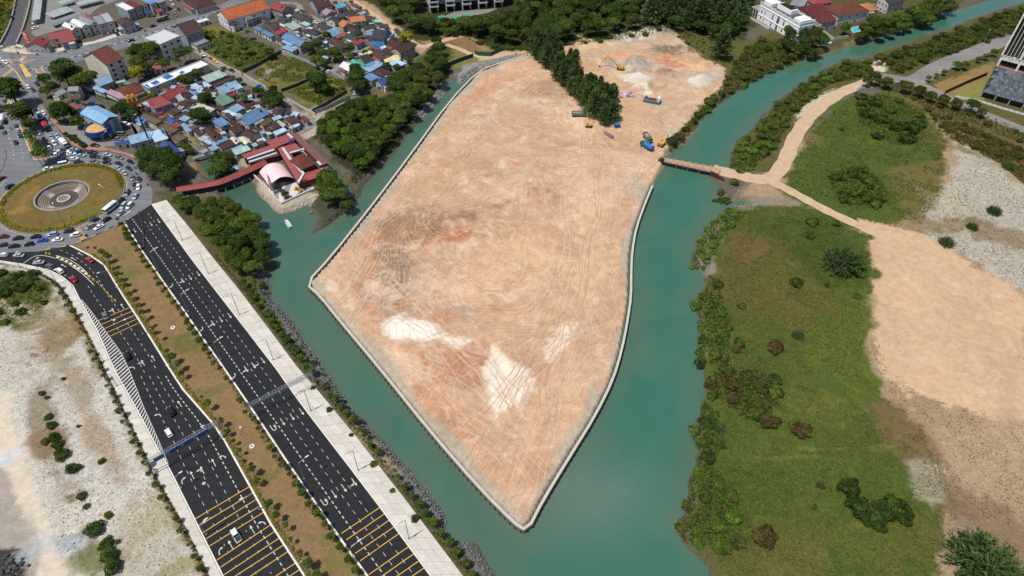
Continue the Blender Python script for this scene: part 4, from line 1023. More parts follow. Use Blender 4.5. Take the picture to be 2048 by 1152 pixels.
for a in (-.25, 1.12, 2.85, 4.33):
    m = MB(); n = Vector((math.cos(a), math.sin(a), 0)); t = Vector((-n.y, n.x, 0))
    q = [n * 6.3 - t * 1.5 + Vector((0, 0, -1.38)), n * 6.3 + t * 1.5 + Vector((0, 0, -1.38)), n * 10.5 + t * 1.7 + Vector((0, 0, -.02)), n * 10.5 - t * 1.7 + Vector((0, 0, -.02))]
    m.add(q + [p - Vector((0, 0, .5)) for p in q], [(0, 1, 2, 3), (4, 5, 1, 0), (5, 6, 2, 1), (7, 4, 0, 3), (6, 7, 3, 2)])
    m.obj('ramp', M['slab'], amp)

# ------------------------------------------------------------------ sea wall of the platform
wl = smooth_line(WALL_LINE[:13], 1) + smooth_line(WALL_LINE[13:], 1)
sea = thing('sea_wall', wl[0], 0, 'pale concrete sea wall edging the reclaimed sand platform', 'wall')
off = -Vector(wl[0])
cap = ribbon(MB(), [p + off for p in offset_line(wl, .1)], .9, .15 - .9, .72 - .9 + .05)
wl_l = [p + off for p in wl]
cap.obj('coping', M['concrete'], sea)
M['wall_face'] = concrete_mat('wall_face', lin(120, 112, 100), .25)
ribbon(MB(), [p + off for p in offset_line(wl, .25)], .8, -4, .16 - .9, 0).obj('wall_face', M['wall_face'], sea)
pm = None
fend = MB().box((0, 0, 0), (.28, .28, 2.2)).mesh('pile', M['dark_metal'])
for i, (p, a) in enumerate(at_dist(offset_line(wl, .78), 2.2)):
    if 40 < i < 175: mobj('pile', fend, sea, (p.x + off.x, p.y + off.y, -2.25))

# ------------------------------------------------------------------ wheel tracks pressed into the made ground
def gz(x, y):
    j = min(max((x - xs[0]) / .9, 0), len(xs) - 2); i = min(max(int(np.searchsorted(ys, y)) - 1, 0), len(ys) - 2)
    fj = j - int(j); j = int(j); fi = (y - ys[i]) / (ys[i + 1] - ys[i])
    return float((Z[i, j] * (1 - fj) + Z[i, j + 1] * fj) * (1 - fi) + (Z[i + 1, j] * (1 - fj) + Z[i + 1, j + 1] * fj) * fi)
TRK = [MB(), MB(), MB()]
_tr = random.Random(8)
ISLE_IN = [Vector((p.x, p.y)) for p in ISLE]
def inside(p, poly=ISLE_IN):
    c = False
    for a, b in zip(poly, poly[1:] + poly[:1]):
        if (a.y > p.y) != (b.y > p.y) and p.x < (b.x - a.x) * (p.y - a.y) / (b.y - a.y) + a.x: c = not c
    return c
def track(p, ang, n, curv, test):
    k = _tr.choice((0, 0, 1, 2)); w = _tr.uniform(.10, .2); gap = _tr.choice((1.0, 1.1, 1.3)); pts = []
    for i in range(n):
        pts.append(p.copy()); p = p + Vector((math.cos(ang), math.sin(ang), 0)) * 1.2; ang += curv + _tr.gauss(0, .02); curv += _tr.gauss(0, .003)
        if not test(p): break
    if len(pts) < 5: return
    for s in ((-gap, gap) if _tr.random() < .75 else (0,)):
        c = offset_line(pts, s); a, b = offset_line(c, w / 2), offset_line(c, -w / 2)
        v = [(q.x, q.y, gz(q.x, q.y) + .035) for q in a] + [(q.x, q.y, gz(q.x, q.y) + .035) for q in b]; m = len(a)
        TRK[k].add(v, [(m + i, m + i + 1, i + 1, i) for i in range(m - 1)])
def run_tracks(a, b, lo, hi, n, test, ln=(14, 60), cv=.004):
    d = (b - a); L = d.length; d.normalize(); nn = Vector((-d.y, d.x, 0)); base = math.atan2(d.y, d.x)
    for _ in range(n):
        p = a + d * _tr.uniform(0, L) + nn * _tr.uniform(lo, hi); p.z = 0
        if test(p): track(p, base + _tr.gauss(0, .10) + (math.pi if _tr.random() < .5 else 0), _tr.randint(*ln), _tr.gauss(0, cv), test)
inn = lambda p: inside(p) and (p - P(1160, 150)).length > 0
run_tracks(P(612, 566), P(957, 141), -34, -5, 50, inn)
run_tracks(P(612, 566), P(1047, 1056), 6, 34, 34, inn)
run_tracks(P(1047, 1056), P(1262, 590), 5, 26, 30, inn)
run_tracks(P(1150, 760), P(1180, 260), -30, 30, 55, inn)
for _ in range(110):
    c = P(_tr.uniform(700, 1230), _tr.uniform(180, 760)); c.z = 0
    if inn(c): track(c, _tr.uniform(0, 6.28), _tr.randint(10, 40), _tr.choice((-1, 1)) * _tr.uniform(.02, .11), inn)
for _ in range(34):
    c = P(1310, 320) + Vector((_tr.gauss(0, 4), _tr.gauss(0, 4), 0)); c.z = 0; track(c, math.radians(_tr.uniform(150, 250)), _tr.randint(30, 80), _tr.gauss(0, .012), inn)
PLOT = [Vector((p.x, p.y)) for p in PP([(1170, 95), (1300, 62), (1350, 70), (1425, 125), (1400, 205), (1330, 305), (1260, 290), (1240, 200)])]
for _ in range(60):
    c = P(_tr.uniform(1180, 1410), _tr.uniform(70, 300)); c.z = 0
    if inside(c, PLOT): track(c, _tr.uniform(0, 6.28), _tr.randint(10, 30), _tr.gauss(0, .05), lambda p: inside(p, PLOT))
for m, (nm, c) in zip(TRK, (('pale', (212, 184, 158)), ('tan', (186, 150, 124)), ('rust', (178, 138, 112)))):
    o = m.obj('wheel_tracks', plain('track_' + nm, lin(*c), .95, var=.2, scale=.8)); tag(o, nm + ' wheel tracks criss-crossing the sand', None, None, 'stuff'); o['category'] = 'tracks'

# ------------------------------------------------------------------ bridge to the platform
A0, A1 = S('f8', 1215, 655, .9), S('f8', 1660, 735, .9)
B0, B1 = S('f8', 1205, 690, .9), S('f8', 1640, 785, .9)
br = thing('bridge', (A0 + B0) / 2, 0, 'low sand-covered bridge over the teal channel to the platform', 'bridge')
ofs = -((A0 + B0) / 2)
def loc(p, z): return Vector((p.x + ofs.x, p.y + ofs.y, z - .9))
m = MB(); q = [loc(B0, .9), loc(B1, .9), loc(A1, .9), loc(A0, .9)]
d0 = (q[1] - q[0]).normalized()
q2 = [q[0] - d0 * 4, q[1] + d0 * 4, q[2] + d0 * 4, q[3] - d0 * 4]
m.prism(q2, -.35, -.05).obj('deck', plain('bridge_deck', lin(176, 146, 118), .95, var=.3), br)
for a, b in ((q[0], q[1]), (q[3], q[2])):
    MB().bar(a + Vector((0, 0, -.45)), b + Vector((0, 0, -.45)), .35, 0, 4).obj('girder', M['rust'], br)
for i in range(3):
    t = (.26 + .25 * i)
    for a, b in ((q[0], q[1]), (q[3], q[2])):
        p = a.lerp(b, t); MB().bar(p + Vector((0, 0, -.5)), p + Vector((0, 0, -5)), .3, 0, 8).obj('pier', M['wall_face'], br)
for i in range(14):
    p = q[3].lerp(q[2], i / 13); dd = (q[2] - q[3]) / 13
    if i % 2 == 0: MB().box(p + dd * .4 + Vector((0, 0, .25)), (dd.length * .95, .35, .45), math.atan2(dd.y, dd.x)).obj('barrier_block', M['grey_concrete'], br)
for i in range(9):
    p = q[0].lerp(q[1], i / 8)
    MB().bar(p + Vector((0, 0, -.1)), p + Vector((0, 0, .9)), .07).obj('rail_post', M['rust'], br)
MB().bar(q[0] + Vector((0, 0, .85)), q[1] + Vector((0, 0, .85)), .06).obj('rail', M['rust'], br)
# rusty sheet piles by the far end of the bridge
sp = thing('sheet_pile_row', S('f8', 1640, 800), 0, 'row of rusty steel sheet piles at the bridge end', 'piles')
b0 = S('f8', 1640, 800)
for i in range(15):
    p = S('f8', 1640 + i * 8.6, 800 + i * 5.6) - b0
    MB().box((p.x, p.y, -.2), (.42, .3 + .25 * (i % 2), 3.2 + .6 * RND.random()), -.5).obj('pile', M['rust'], sp)
# ------------------------------------------------------------------ buildings
CLR = {  # roof colours
 'bn': ('dark brown', lin(84, 62, 58)), 'dk': ('charcoal grey', lin(72, 70, 70)), 'bl': ('light blue', lin(138, 172, 200)), 'sb': ('steel blue', lin(104, 142, 184)), 'rb': ('royal blue', lin(58, 88, 160)),
 'rd': ('red', lin(158, 66, 66)), 'mr': ('maroon', lin(120, 56, 56)), 'or': ('orange', lin(200, 132, 92)), 'ot': ('orange tiled', lin(186, 104, 66)), 'wh': ('white', lin(226, 228, 226)),
 'gy': ('grey', lin(146, 150, 154)), 'lg': ('pale grey', lin(186, 192, 192)), 'pg': ('pale green', lin(176, 200, 190)), 'gn': ('sage green', lin(112, 148, 126)), 'tl': ('turquoise green', lin(64, 176, 150)),
 'tq': ('turquoise', lin(92, 160, 186)), 'cr': ('cream', lin(222, 214, 188)), 'pk': ('dusty pink', lin(182, 150, 158)), 'ye': ('pale yellow', lin(232, 212, 146)), 'ru': ('rusty', lin(146, 80, 58)),
 'dr': ('dull red', lin(160, 88, 78)), 'ol': ('weathered brown', lin(104, 90, 68)), 'pb': ('pale blue', lin(176, 204, 224)), 'lv': ('pale lilac', lin(170, 170, 180)), 'rt': ('reddish brown tiled', lin(112, 66, 52))}
WALLS = [lin(206, 200, 190), lin(220, 214, 200), lin(190, 188, 186), lin(176, 170, 160), lin(214, 206, 180), lin(160, 168, 176)]
AREA = {'h1': 'on the shop street', 'h2': 'along the shop street', 'f1': 'near the road junction', 'h3': 'in the upper village', 'h4': 'in the village below the dirt track', 'h5': 'by the road junction',
        'h6': 'beside the long white building', 'h7': 'below the village lane', 'h8': 'in the village corner by the scrub', 'k1': 'by the roundabout approach', 'k2': 'in the middle village',
        'k3': 'above the red temple', 'k4': 'by the creek footbridge', 'f7': 'among the villas by the river'}
KIND = {'g': ('gable-roofed house', 'house'), 'h': ('hip-roofed house', 'house'), 's': ('lean-to shed', 'shed'), 'f': ('flat-roofed building', 'building'), 'c': ('carport canopy', 'canopy')}
WIN_ME = MB().box((0, 0, 0), (1.1, .12, 1.1)).mesh('window', M['window'])
FRAME_ME = MB().box((0, 0, -.66), (1.4, .22, .12)).box((0, 0, .66), (1.4, .22, .12)).box((-.64, 0, 0), (.12, .2, 1.3)).box((.64, 0, 0), (.12, .2, 1.3)).mesh('window_frame', M['white_metal'])
DOOR_ME = MB().box((0, 0, 0), (1.0, .12, 2.1)).mesh('door', M['rust'])
def roof_mesh(kind, L, W, h, t=.14):
    m = MB(); x, y = L / 2, W / 2
    if kind == 'g':
        for s in (-1, 1):
            a = [(-x, s * y, 0), (x, s * y, 0), (x, 0, h), (-x, 0, h)]
            if s > 0: a = a[::-1]
            m.add(a + [(p[0], p[1], p[2] - t) for p in a], [(0, 1, 2, 3), (7, 6, 5, 4), (0, 4, 5, 1), (1, 5, 6, 2), (2, 6, 7, 3), (3, 7, 4, 0)])
    elif kind == 'h':
        r = max(L - W, .3 * L) / 2
        vs = [(-x, -y, 0), (x, -y, 0), (x, y, 0), (-x, y, 0), (-r, 0, h), (r, 0, h)]
        vs += [(-x, -y, -t), (x, -y, -t), (x, y, -t), (-x, y, -t)]
        m.add(vs, [(0, 1, 5, 4), (2, 3, 4, 5), (1, 2, 5), (3, 0, 4), (0, 6, 7, 1), (1, 7, 8, 2), (2, 8, 9, 3), (3, 9, 6, 0), (9, 8, 7, 6)])
    elif kind in 'sc':
        a = [(-x, -y, 0), (x, -y, 0), (x, y, h), (-x, y, h)]
        m.add(a + [(p[0], p[1], p[2] - t) for p in a], [(0, 1, 2, 3), (7, 6, 5, 4), (0, 4, 5, 1), (1, 5, 6, 2), (2, 6, 7, 3), (3, 7, 4, 0)])
    else:
        m.box((0, 0, -t / 2), (L, W, t))
        for s in (-1, 1):
            m.box((0, s * (y - .1), .3), (L, .2, .6)); m.box((s * (x - .1), 0, .3), (.2, W - .4, .6))
    return m
def house(f, ax, ay, bx, by, cx, cy, z, kind, col, label=None, cat=None, wall=None, name=None, pitch=None, win=True, roofmat=None, area=None):
    A, B, C = S(f, ax, ay, z), S(f, bx, by, z), S(f, cx, cy, z)
    u = (B - A); u.z = 0; L = u.length; u.normalize(); v = Vector((-u.y, u.x, 0))
    Ws = (C - B).dot(v); W = abs(Ws); sgn = 1 if Ws > 0 else -1
    ctr = A + u * L / 2 + v * Ws / 2
    rz = math.atan2(u.y, u.x)
    cname, crgb = CLR[col]
    FOOT.append((ctr.x, ctr.y, L / 2, W / 2, rz))
    k0, c0 = KIND[kind]
    nm = name or {'house': 'village_house', 'shed': 'shed', 'building': 'building', 'canopy': 'carport'}[c0]
    g0 = ground_z(ctr.x, ctr.y); g0 = 0.0 if g0 < -.2 else max(g0, 0)
    o = thing(nm, (ctr.x, ctr.y, 0), rz, label or f'{cname} {k0} {area or AREA.get(f, "in the village")}', cat or c0, 'village roofs' if c0 in ('house', 'shed') else None)
    jit = lambda c, k: tuple(min(1, q * k) for q in c)
    h = (pitch if pitch is not None else {'g': .24, 'h': .26, 's': .09, 'c': .04, 'f': 0}[kind]) * W
    m = roof_mesh(kind, L, W, h)
    if kind in 'sc' and sgn < 0:
        m.v = [(-p[0], -p[1], p[2]) for p in m.v]
    rm = M['tile_roof'] if (roofmat == 't' or col in ('bn', 'dk', 'ot', 'or', 'rt', 'mr', 'ol')) else M['roof']
    if kind == 'f': rm = M['plainpaint']
    ro = m.obj('roof', rm, o, loc=(0, 0, z), color=jit(crgb, RND.uniform(.72, 1.0)))
    if kind == 'g':
        MB().bar((-L / 2, 0, h + .03), (L / 2, 0, h + .03), .13, 0, 4).obj('ridge_cap', rm, ro, color=jit(crgb, .8))
    if kind == 'c':
        for sx in np.linspace(-L / 2 + .4, L / 2 - .4, max(2, int(L / 6) + 1)):
            for sy in (-1, 1):
                MB().bar((sx, sy * (W / 2 - .3), 0), (sx, sy * (W / 2 - .3), z), .09).obj('post', M['white_metal'], o)
        return o
    wi = .45 if kind != 'f' else .08
    x, y = max(L / 2 - wi, .4), max(W / 2 - wi, .4); zt = z - .02 if kind != 'f' else z - .15
    wm = MB()
    if kind == 'g':
        hh = h * (y / (W / 2)); e = z + h - hh - .16
        vs = [(-x, -y, -.3), (x, -y, -.3), (x, y, -.3), (-x, y, -.3), (-x, -y, e), (x, -y, e), (x, y, e), (-x, y, e), (-x, 0, e + hh), (x, 0, e + hh)]
        wm.add(vs, [(0, 1, 5, 4), (2, 3, 7, 6), (1, 2, 6, 9, 5), (3, 0, 4, 8, 7)])
    else:
        e = zt - .1
        wm.box((0, 0, (e - .3) / 2), (2 * x, 2 * y, e + .3))
        if kind == 's': wm.box((0, (y - .15) * sgn, e + h * .4), (2 * x, .2, h * .9))
    wc = wall or WALLS[RND.randrange(len(WALLS))]
    wo = wm.obj('wall', M['wall'], o, color=jit(wc, RND.uniform(.85, 1.05)))
    if c0 == 'house' and kind in 'gh' and z < 5.5 and L > 6:
        for _ in range(2):
            sd_ = RND.choice((-1, 1)); ln = L * RND.uniform(.3, .6); wd = RND.uniform(1.6, 2.8); px_ = RND.uniform(-1, 1) * (L - ln) / 2
            q = roof_mesh('s', ln, wd, .35); 
            if sd_ > 0: q.v = [(-a_, -b_, c_) for a_, b_, c_ in q.v]
            lt = q.obj('lean_to_roof', M['roof'], o, loc=(px_, sd_ * (W / 2 + wd / 2 - .25), z - .75), color=CLR[RND.choice(('bn', 'gy', 'lg', 'dk', 'ol', 'ru', 'bl'))][1])
            MB().box((px_, sd_ * (W / 2 + wd / 2 - .6), (z - .9) / 2), (ln - .5, wd - .4, z - .9)).obj('lean_to_wall', M['wall'], o, color=WALLS[RND.randrange(6)])
    if c0 == 'house' and z < 7 and RND.random() < .3:
        MB().bar((L * .3, -W * .2, z + h * .6), (L * .3, -W * .2, z + h * .6 + 1.1), .5, 0, 8).obj('water_tank', M['plainpaint'], o, color=RND.choice((lin(60, 90, 150), lin(40, 42, 46), lin(200, 202, 204))))
    if win:
        st = max(1, round(z / 3.1)); cvec = Vector((-ctr.x, -ctr.y, 0)).normalized()
        door = False
        for nx, ny, half, wid in ((0, -1, y, x), (0, 1, y, x), (-1, 0, x, y), (1, 0, x, y)):
            wn_ = Vector((nx * math.cos(rz) - ny * math.sin(rz), nx * math.sin(rz) + ny * math.cos(rz), 0))
            if wn_.dot(cvec) < .25 or wid < 1.3 or (z > 7.8 and nx): continue
            n = max(1, min(4, int(2 * wid / (3.0 if z < 7.8 else 4.5)))); ws_ = 1.0 if z < 7.8 else 1.55
            for s_ in range(st):
                zz = s_ * (z / st) + 1.65
                for k in range(n):
                    off_ = (k + .5) / n * 2 * wid - wid
                    p = (nx * half + (-ny) * off_, ny * half + nx * off_, zz)
                    ang = math.atan2(ny, nx) + math.pi / 2
                    if s_ == 0 and k == n // 2 and not door:
                        mobj('door', DOOR_ME, o, (p[0], p[1], 1.05), (0, 0, ang)); door = True; continue
                    w_ = mobj('window', WIN_ME, o, p, (0, 0, ang), (ws_, 1, min(ws_, 1.25))); mobj('window_frame', FRAME_ME, w_)
    return o
FOOT = []
HOUSES = [
 ('h1', 600, 395, 672, -100, 830, -120, 3.2, 'c', 'lg', 'long white car park roof beside the stony drain'), ('h1', 1020, 340, 1435, 195, 1285, 125, 3, 'c', 'lg'), ('h1', 1010, 468, 1690, 238, 1625, 195, 3, 'c', 'gy'),
 ('h1', 1500, 105, 1960, -10, 1890, -60, 3, 'c', 'lg'), ('h1', 1180, 80, 1500, -30, 1440, -70, 3, 'c', 'pg'),
 ('h1', 1180, 838, 1470, 765, 1260, 600, 4.6, 'g', 'rd'), ('h1', 975, 765, 1180, 720, 1080, 625, 5.6, 'g', 'rd'), ('h1', 835, 893, 965, 785, 770, 655, 4.6, 'g', 'rd'),
 ('h1', 1180, 490, 1385, 585, 1560, 535, 6.8, 'g', 'wh'), ('h1', 1340, 420, 1565, 535, 1740, 485, 6.8, 'g', 'wh'), ('h1', 1490, 345, 1735, 480, 1890, 440, 6.8, 'g', 'gy'),
 ('h1', 1630, 290, 1720, 370, 1780, 350, 5, 's', 'rd'), ('h1', 1840, 240, 1960, 300, 2010, 260, 4, 's', 'rd'),
 ('f1', 880, 160, 945, 245, 1020, 220, 6.6, 'f', 'gy'), ('f1', 955, 140, 1020, 225, 1090, 200, 6.6, 'f', 'lg'),
 ('h2', 190, 400, 320, 505, 530, 395, 5.8, 'h', 'bn'), ('h2', 275, 575, 665, 470, 640, 435, 3.2, 's', 'pb'),
 ('h2', 200, 95, 430, 215, 555, 165, 7, 'f', 'wh'), ('h2', 340, 60, 570, 165, 730, 125, 7, 's', 'mr'), ('h2', 480, 20, 720, 115, 860, 85, 7, 's', 'ol'), ('h2', 600, -40, 870, 85, 1020, 50, 7.4, 's', 'sb'),
 ('h2', 760, -90, 1020, 65, 1200, 30, 6.5, 's', 'gy'), ('h2', 760, 260, 900, 240, 880, 210, 3.2, 's', 'rb'), ('h2', 1010, 235, 1120, 205, 1080, 165, 3.4, 's', 'rd'), ('h2', 1490, 10, 1740, 180, 2150, 70, 4.2, 'h', 'bn'),
 ('f1', 1020, 632, 1190, 555, 1050, 430, 11.5, 'g', 'rt', 'four-storey white block with red-brown tiled roof among dark trees'), ('h2', 1065, 865, 1450, 700, 1190, 545, 10.5, 'f', 'wh', 'four-storey white flat-roofed block facing the shop street'),
 ('h2', 1550, 700, 1900, 590, 1680, 400, 7.5, 'g', 'bn'), ('h2', 1760, 900, 2010, 800, 1960, 720, 4, 'f', 'gy'), ('h2', 1800, 440, 2000, 380, 1960, 345, 3, 's', 'wh'),
 ('h6', 850, 655, 1990, 195, 1870, 105, 5, 'f', 'wh', 'long narrow white building with blue courts on its roof'), ('h6', 820, 190, 1010, 120, 930, 60, 4, 'g', 'bn'), ('h6', 920, 290, 1090, 260, 1020, 205, 3, 's', 'dr'),
 ('f1', 955, 830, 1090, 780, 985, 735, 4.6, 'g', 'bl'), ('f1', 885, 850, 990, 895, 1005, 860, 3, 's', 'bl'), ('f1', 855, 820, 905, 850, 925, 815, 3, 's', 'pb'), ('h6', 400, 800, 770, 665, 560, 530, 5, 'h', 'rt'),
 ('h6', 0, 715, 340, 870, 420, 800, 3, 's', 'pk'), ('h6', 540, 600, 600, 560, 480, 480, 5, 's', 'gn'), ('h6', 220, 545, 400, 505, 360, 480, 4, 's', 'pg'),
 ('h5', 1110, 800, 1285, 705, 1235, 615, 6.2, 'g', 'gy'), ('h5', 1290, 700, 1500, 690, 1440, 600, 6.2, 'g', 'gy'), ('h5', 1210, 950, 1380, 850, 1330, 780, 3.4, 's', 'ol'), ('h5', 1385, 850, 1540, 830, 1480, 760, 3.4, 's', 'ol'),
 ('h5', 1355, 1100, 1560, 1010, 1510, 890, 4, 's', 'dr'), ('h5', 1410, 1150, 1600, 1050, 1570, 1000, 3, 's', 'rb'), ('h5', 1690, 940, 1830, 890, 1800, 850, 3, 's', 'rb'), ('h5', 1530, 920, 1680, 940, 1640, 890, 3.4, 's', 'ol'), ('k1', 590, 220, 690, 180, 650, 150, 3, 's', 'tq'),
 ('k2', 570, 1005, 840, 930, 640, 755, 4.6, 'h', 'pb'), ('k1', 1240, 765, 1545, 705, 1530, 665, 3.4, 's', 'rb'), ('k2', 110, 1045, 540, 930, 480, 800, 3.8, 's', 'bl'), ('k4', 10, 315, 225, 520, -60, 560, 4, 'g', 'rb'), ('k4', 60, 625, 225, 605, 170, 545, 3, 's', 'rb'),
 ('k2', 145, 550, 340, 650, 465, 585, 3, 'g', 'sb'), ('k2', 590, 680, 740, 600, 330, 415, 3, 'f', 'ol'), ('k2', 600, 710, 760, 630, 1000, 800, 2.6, 'f', 'ol'), ('k2', 860, 910, 1010, 830, 1160, 950, 2.6, 'f', 'ol'),
 ('k2', 560, 365, 910, 250, 610, 135, 6, 'h', 'rd'), ('k2', 370, 370, 440, 335, 390, 285, 3.4, 's', 'rd'), ('k2', 690, 460, 775, 385, 720, 350, 3.4, 's', 'rd'), ('h6', 1210, 880, 1550, 700, 1330, 640, 4.4, 'g', 'rd'),
 ('h6', 1420, 895, 1535, 860, 1440, 750, 4, 's', 'lg'), ('h6', 1590, 840, 1700, 770, 1560, 700, 3.4, 'g', 'bn'), ('h6', 1530, 965, 1590, 890, 1490, 845, 3.4, 's', 'bn'), ('h6', 1620, 1020, 1680, 930, 1600, 895, 3.2, 's', 'bn'), ('h6', 1690, 920, 1745, 880, 1650, 830, 3, 's', 'dk'),
 ('h6', 1830, 760, 1945, 720, 1640, 610, 3.6, 's', 'pb'), ('h6', 1800, 665, 1870, 590, 1760, 520, 4.4, 's', 'pb'), ('h6', 1700, 790, 1780, 755, 1640, 690, 2.8, 's', 'sb'), ('h6', 1900, 620, 2010, 600, 1910, 530, 3.4, 's', 'pb'),
 ('k2', 1280, 350, 1585, 465, 1665, 350, 4.5, 's', 'cr'), ('k2', 1700, 360, 1890, 395, 1640, 260, 3, 's', 'bn'), ('k2', 920, 490, 1095, 405, 1000, 330, 4, 's', 'bn'), ('k2', 990, 560, 1260, 470, 1200, 400, 3, 's', 'bn'), ('k2', 790, 580, 880, 660, 1010, 590, 2.8, 'g', 'rb'),
 ('k2', 1160, 605, 1270, 530, 1180, 465, 3, 's', 'bl'), ('k2', 1060, 660, 1210, 815, 1275, 770, 3, 's', 'bl'), ('k2', 960, 735, 1080, 680, 1060, 590, 2.8, 's', 'ru'), ('k2', 700, 560, 800, 500, 760, 470, 3, 's', 'ru'), ('k2', 1280, 770, 1440, 690, 1380, 650, 3, 's', 'ol'),
 ('k4', 640, 110, 860, 320, 1005, 235, 3.6, 'g', 'bn'), ('k4', 590, 215, 665, 170, 600, 110, 3.2, 's', 'bn'), ('k4', 620, 315, 750, 245, 690, 185, 3, 's', 'lg'), ('k4', 745, 378, 828, 335, 755, 262, 3, 's', 'pb'), ('k4', 930, 357, 1135, 275, 1070, 222, 3.4, 's', 'sb'),
 ('k4', 1000, 485, 1255, 375, 1135, 280, 3.4, 'g', 'bn'), ('k4', 1140, 268, 1270, 372, 1375, 322, 3.6, 'g', 'cr'), ('k4', 1335, 268, 1440, 385, 1565, 330, 3.6, 'g', 'cr'), ('k4', 810, 503, 965, 430, 905, 365, 3, 's', 'bl'), ('k4', 830, 398, 910, 360, 860, 330, 3, 's', 'bl'), ('k4', 640, 545, 740, 485, 695, 440, 2.8, 's', 'lv'),
 ('k4', 1215, 500, 1425, 415, 1380, 378, 3, 's', 'bl'), ('k4', 1260, 580, 1560, 470, 1500, 390, 3, 's', 'pg'), ('k4', 720, 440, 820, 390, 780, 360, 2.8, 's', 'bn'), ('k4', 1600, 420, 1690, 390, 1650, 340, 3, 's', 'pg'),
 ('k3', 500, 850, 685, 945, 900, 860, 4, 'g', 'bn'), ('k3', 370, 850, 560, 770, 380, 680, 3.6, 'g', 'bn'), ('k3', 250, 600, 480, 720, 560, 690, 3.2, 's', 'bn'), ('k3', 110, 715, 285, 635, 150, 530, 5, 's', 'sb'), ('k3', 140, 745, 300, 680, 280, 650, 3.2, 's', 'dr'), ('k3', 700, 760, 860, 800, 820, 730, 3.4, 's', 'bn'),
 ('k3', 640, 680, 1050, 450, 900, 295, 5, 'g', 'sb', 'big steel blue roofed hall in the middle of the village', 'building'), ('k3', 1080, 410, 1190, 470, 1325, 350, 4, 'g', 'bn'), ('k3', 1290, 440, 1390, 460, 1480, 375, 3.4, 's', 'bn'), ('k3', 1140, 590, 1305, 525, 1250, 480, 3.6, 's', 'pb'), ('k3', 930, 705, 1110, 595, 985, 535, 3.6, 'g', 'ol'),
 ('k3', 1120, 760, 1265, 690, 1140, 615, 3.4, 'g', 'bn'), ('k3', 1145, 620, 1290, 715, 1345, 660, 3, 's', 'lg'), ('k3', 1460, 665, 1655, 595, 1480, 488, 4, 'h', 'bn'), ('k3', 1180, 870, 1395, 775, 1320, 725, 3.4, 's', 'pb'), ('k3', 1470, 752, 1640, 665, 1590, 635, 3.2, 's', 'pb'), ('k3', 1370, 700, 1470, 750, 1500, 710, 3.2, 's', 'rd'),
 ('k3', 1630, 515, 1760, 605, 1805, 560, 3.2, 's', 'mr'), ('k3', 905, 852, 975, 820, 920, 768, 3, 's', 'lv'), ('k3', 150, 305, 385, 200, 195, 85, 4.5, 's', 'gn'), ('k3', 180, 380, 470, 240, 400, 200, 3.2, 's', 'bn'), ('k3', 400, 430, 575, 340, 485, 250, 4, 's', 'bl'), ('k3', 580, 335, 750, 255, 680, 165, 4, 's', 'bn'),
 ('k3', 215, 412, 355, 502, 440, 455, 3.2, 's', 'pb'), ('k3', 270, 555, 360, 520, 240, 460, 3, 's', 'bn'), ('k3', 1000, 500, 1090, 470, 1030, 435, 3.4, 's', 'mr'), ('k3', 430, 460, 560, 400, 520, 350, 3, 's', 'bn'), ('k3', 690, 345, 800, 300, 760, 275, 3, 's', 'dr'), ('k3', 480, 900, 570, 880, 530, 845, 3, 's', 'bn'),
 ('h7', 165, 530, 540, 380, 400, 295, 5, 's', 'pg'), ('h7', 300, 605, 670, 440, 590, 395, 3.2, 's', 'bn'), ('h7', 450, 755, 620, 690, 500, 580, 4, 's', 'bl'), ('h7', 580, 655, 770, 580, 650, 490, 4.2, 'g', 'bl'), ('h7', 590, 800, 730, 740, 640, 680, 3, 's', 'mr'), ('h7', 700, 665, 830, 620, 770, 560, 4.6, 's', 'pb'),
 ('h7', 0, 760, 130, 720, 0, 620, 3.4, 's', 'pb'), ('h7', 50, 570, 180, 615, 225, 580, 3.2, 's', 'pb'), ('h7', 150, 735, 255, 660, 130, 590, 3.2, 'g', 'bn'), ('h7', 880, 760, 990, 740, 930, 680, 3, 's', 'bn'), ('h7', 170, 760, 280, 770, 240, 720, 2.8, 's', 'lg'),
 ('h3', 330, 402, 1140, 165, 965, 5, 7.2, 'g', 'ot', 'long orange tiled shophouse row with a white end wall', 'building'), ('h3', 440, 485, 560, 430, 470, 365, 5, 's', 'bn'), ('h3', 540, 390, 760, 310, 730, 270, 4, 's', 'pb'), ('h3', 700, 400, 825, 360, 780, 320, 4.6, 'f', 'cr'), ('h3', 830, 345, 975, 300, 900, 255, 4.6, 's', 'lg'),
 ('h3', 930, 272, 1035, 230, 970, 190, 4.4, 's', 'wh'), ('h3', 1060, 200, 1160, 180, 1100, 150, 5, 's', 'lg'), ('h3', 1130, 150, 1380, 230, 1600, 140, 5.4, 'g', 'rd'), ('h3', 1550, 310, 1760, 395, 1880, 315, 3.6, 'g', 'dk'), ('h3', 1260, 390, 1470, 490, 1625, 425, 3.6, 'g', 'dk'), ('h3', 990, 515, 1200, 620, 1345, 545, 3.6, 'g', 'dk'),
 ('h3', 1290, 672, 1512, 580, 1400, 520, 3.4, 's', 'rd'), ('h3', 1590, 578, 1770, 505, 1640, 410, 3.8, 's', 'pg'), ('h3', 1860, 505, 1945, 460, 1855, 398, 3.4, 's', 'pg'), ('h3', 940, 602, 1020, 570, 930, 510, 3.2, 's', 'sb'), ('h3', 955, 612, 1160, 715, 1240, 670, 3.2, 's', 'sb'), ('h3', 1360, 725, 1720, 900, 1930, 810, 5, 'g', 'sb'),
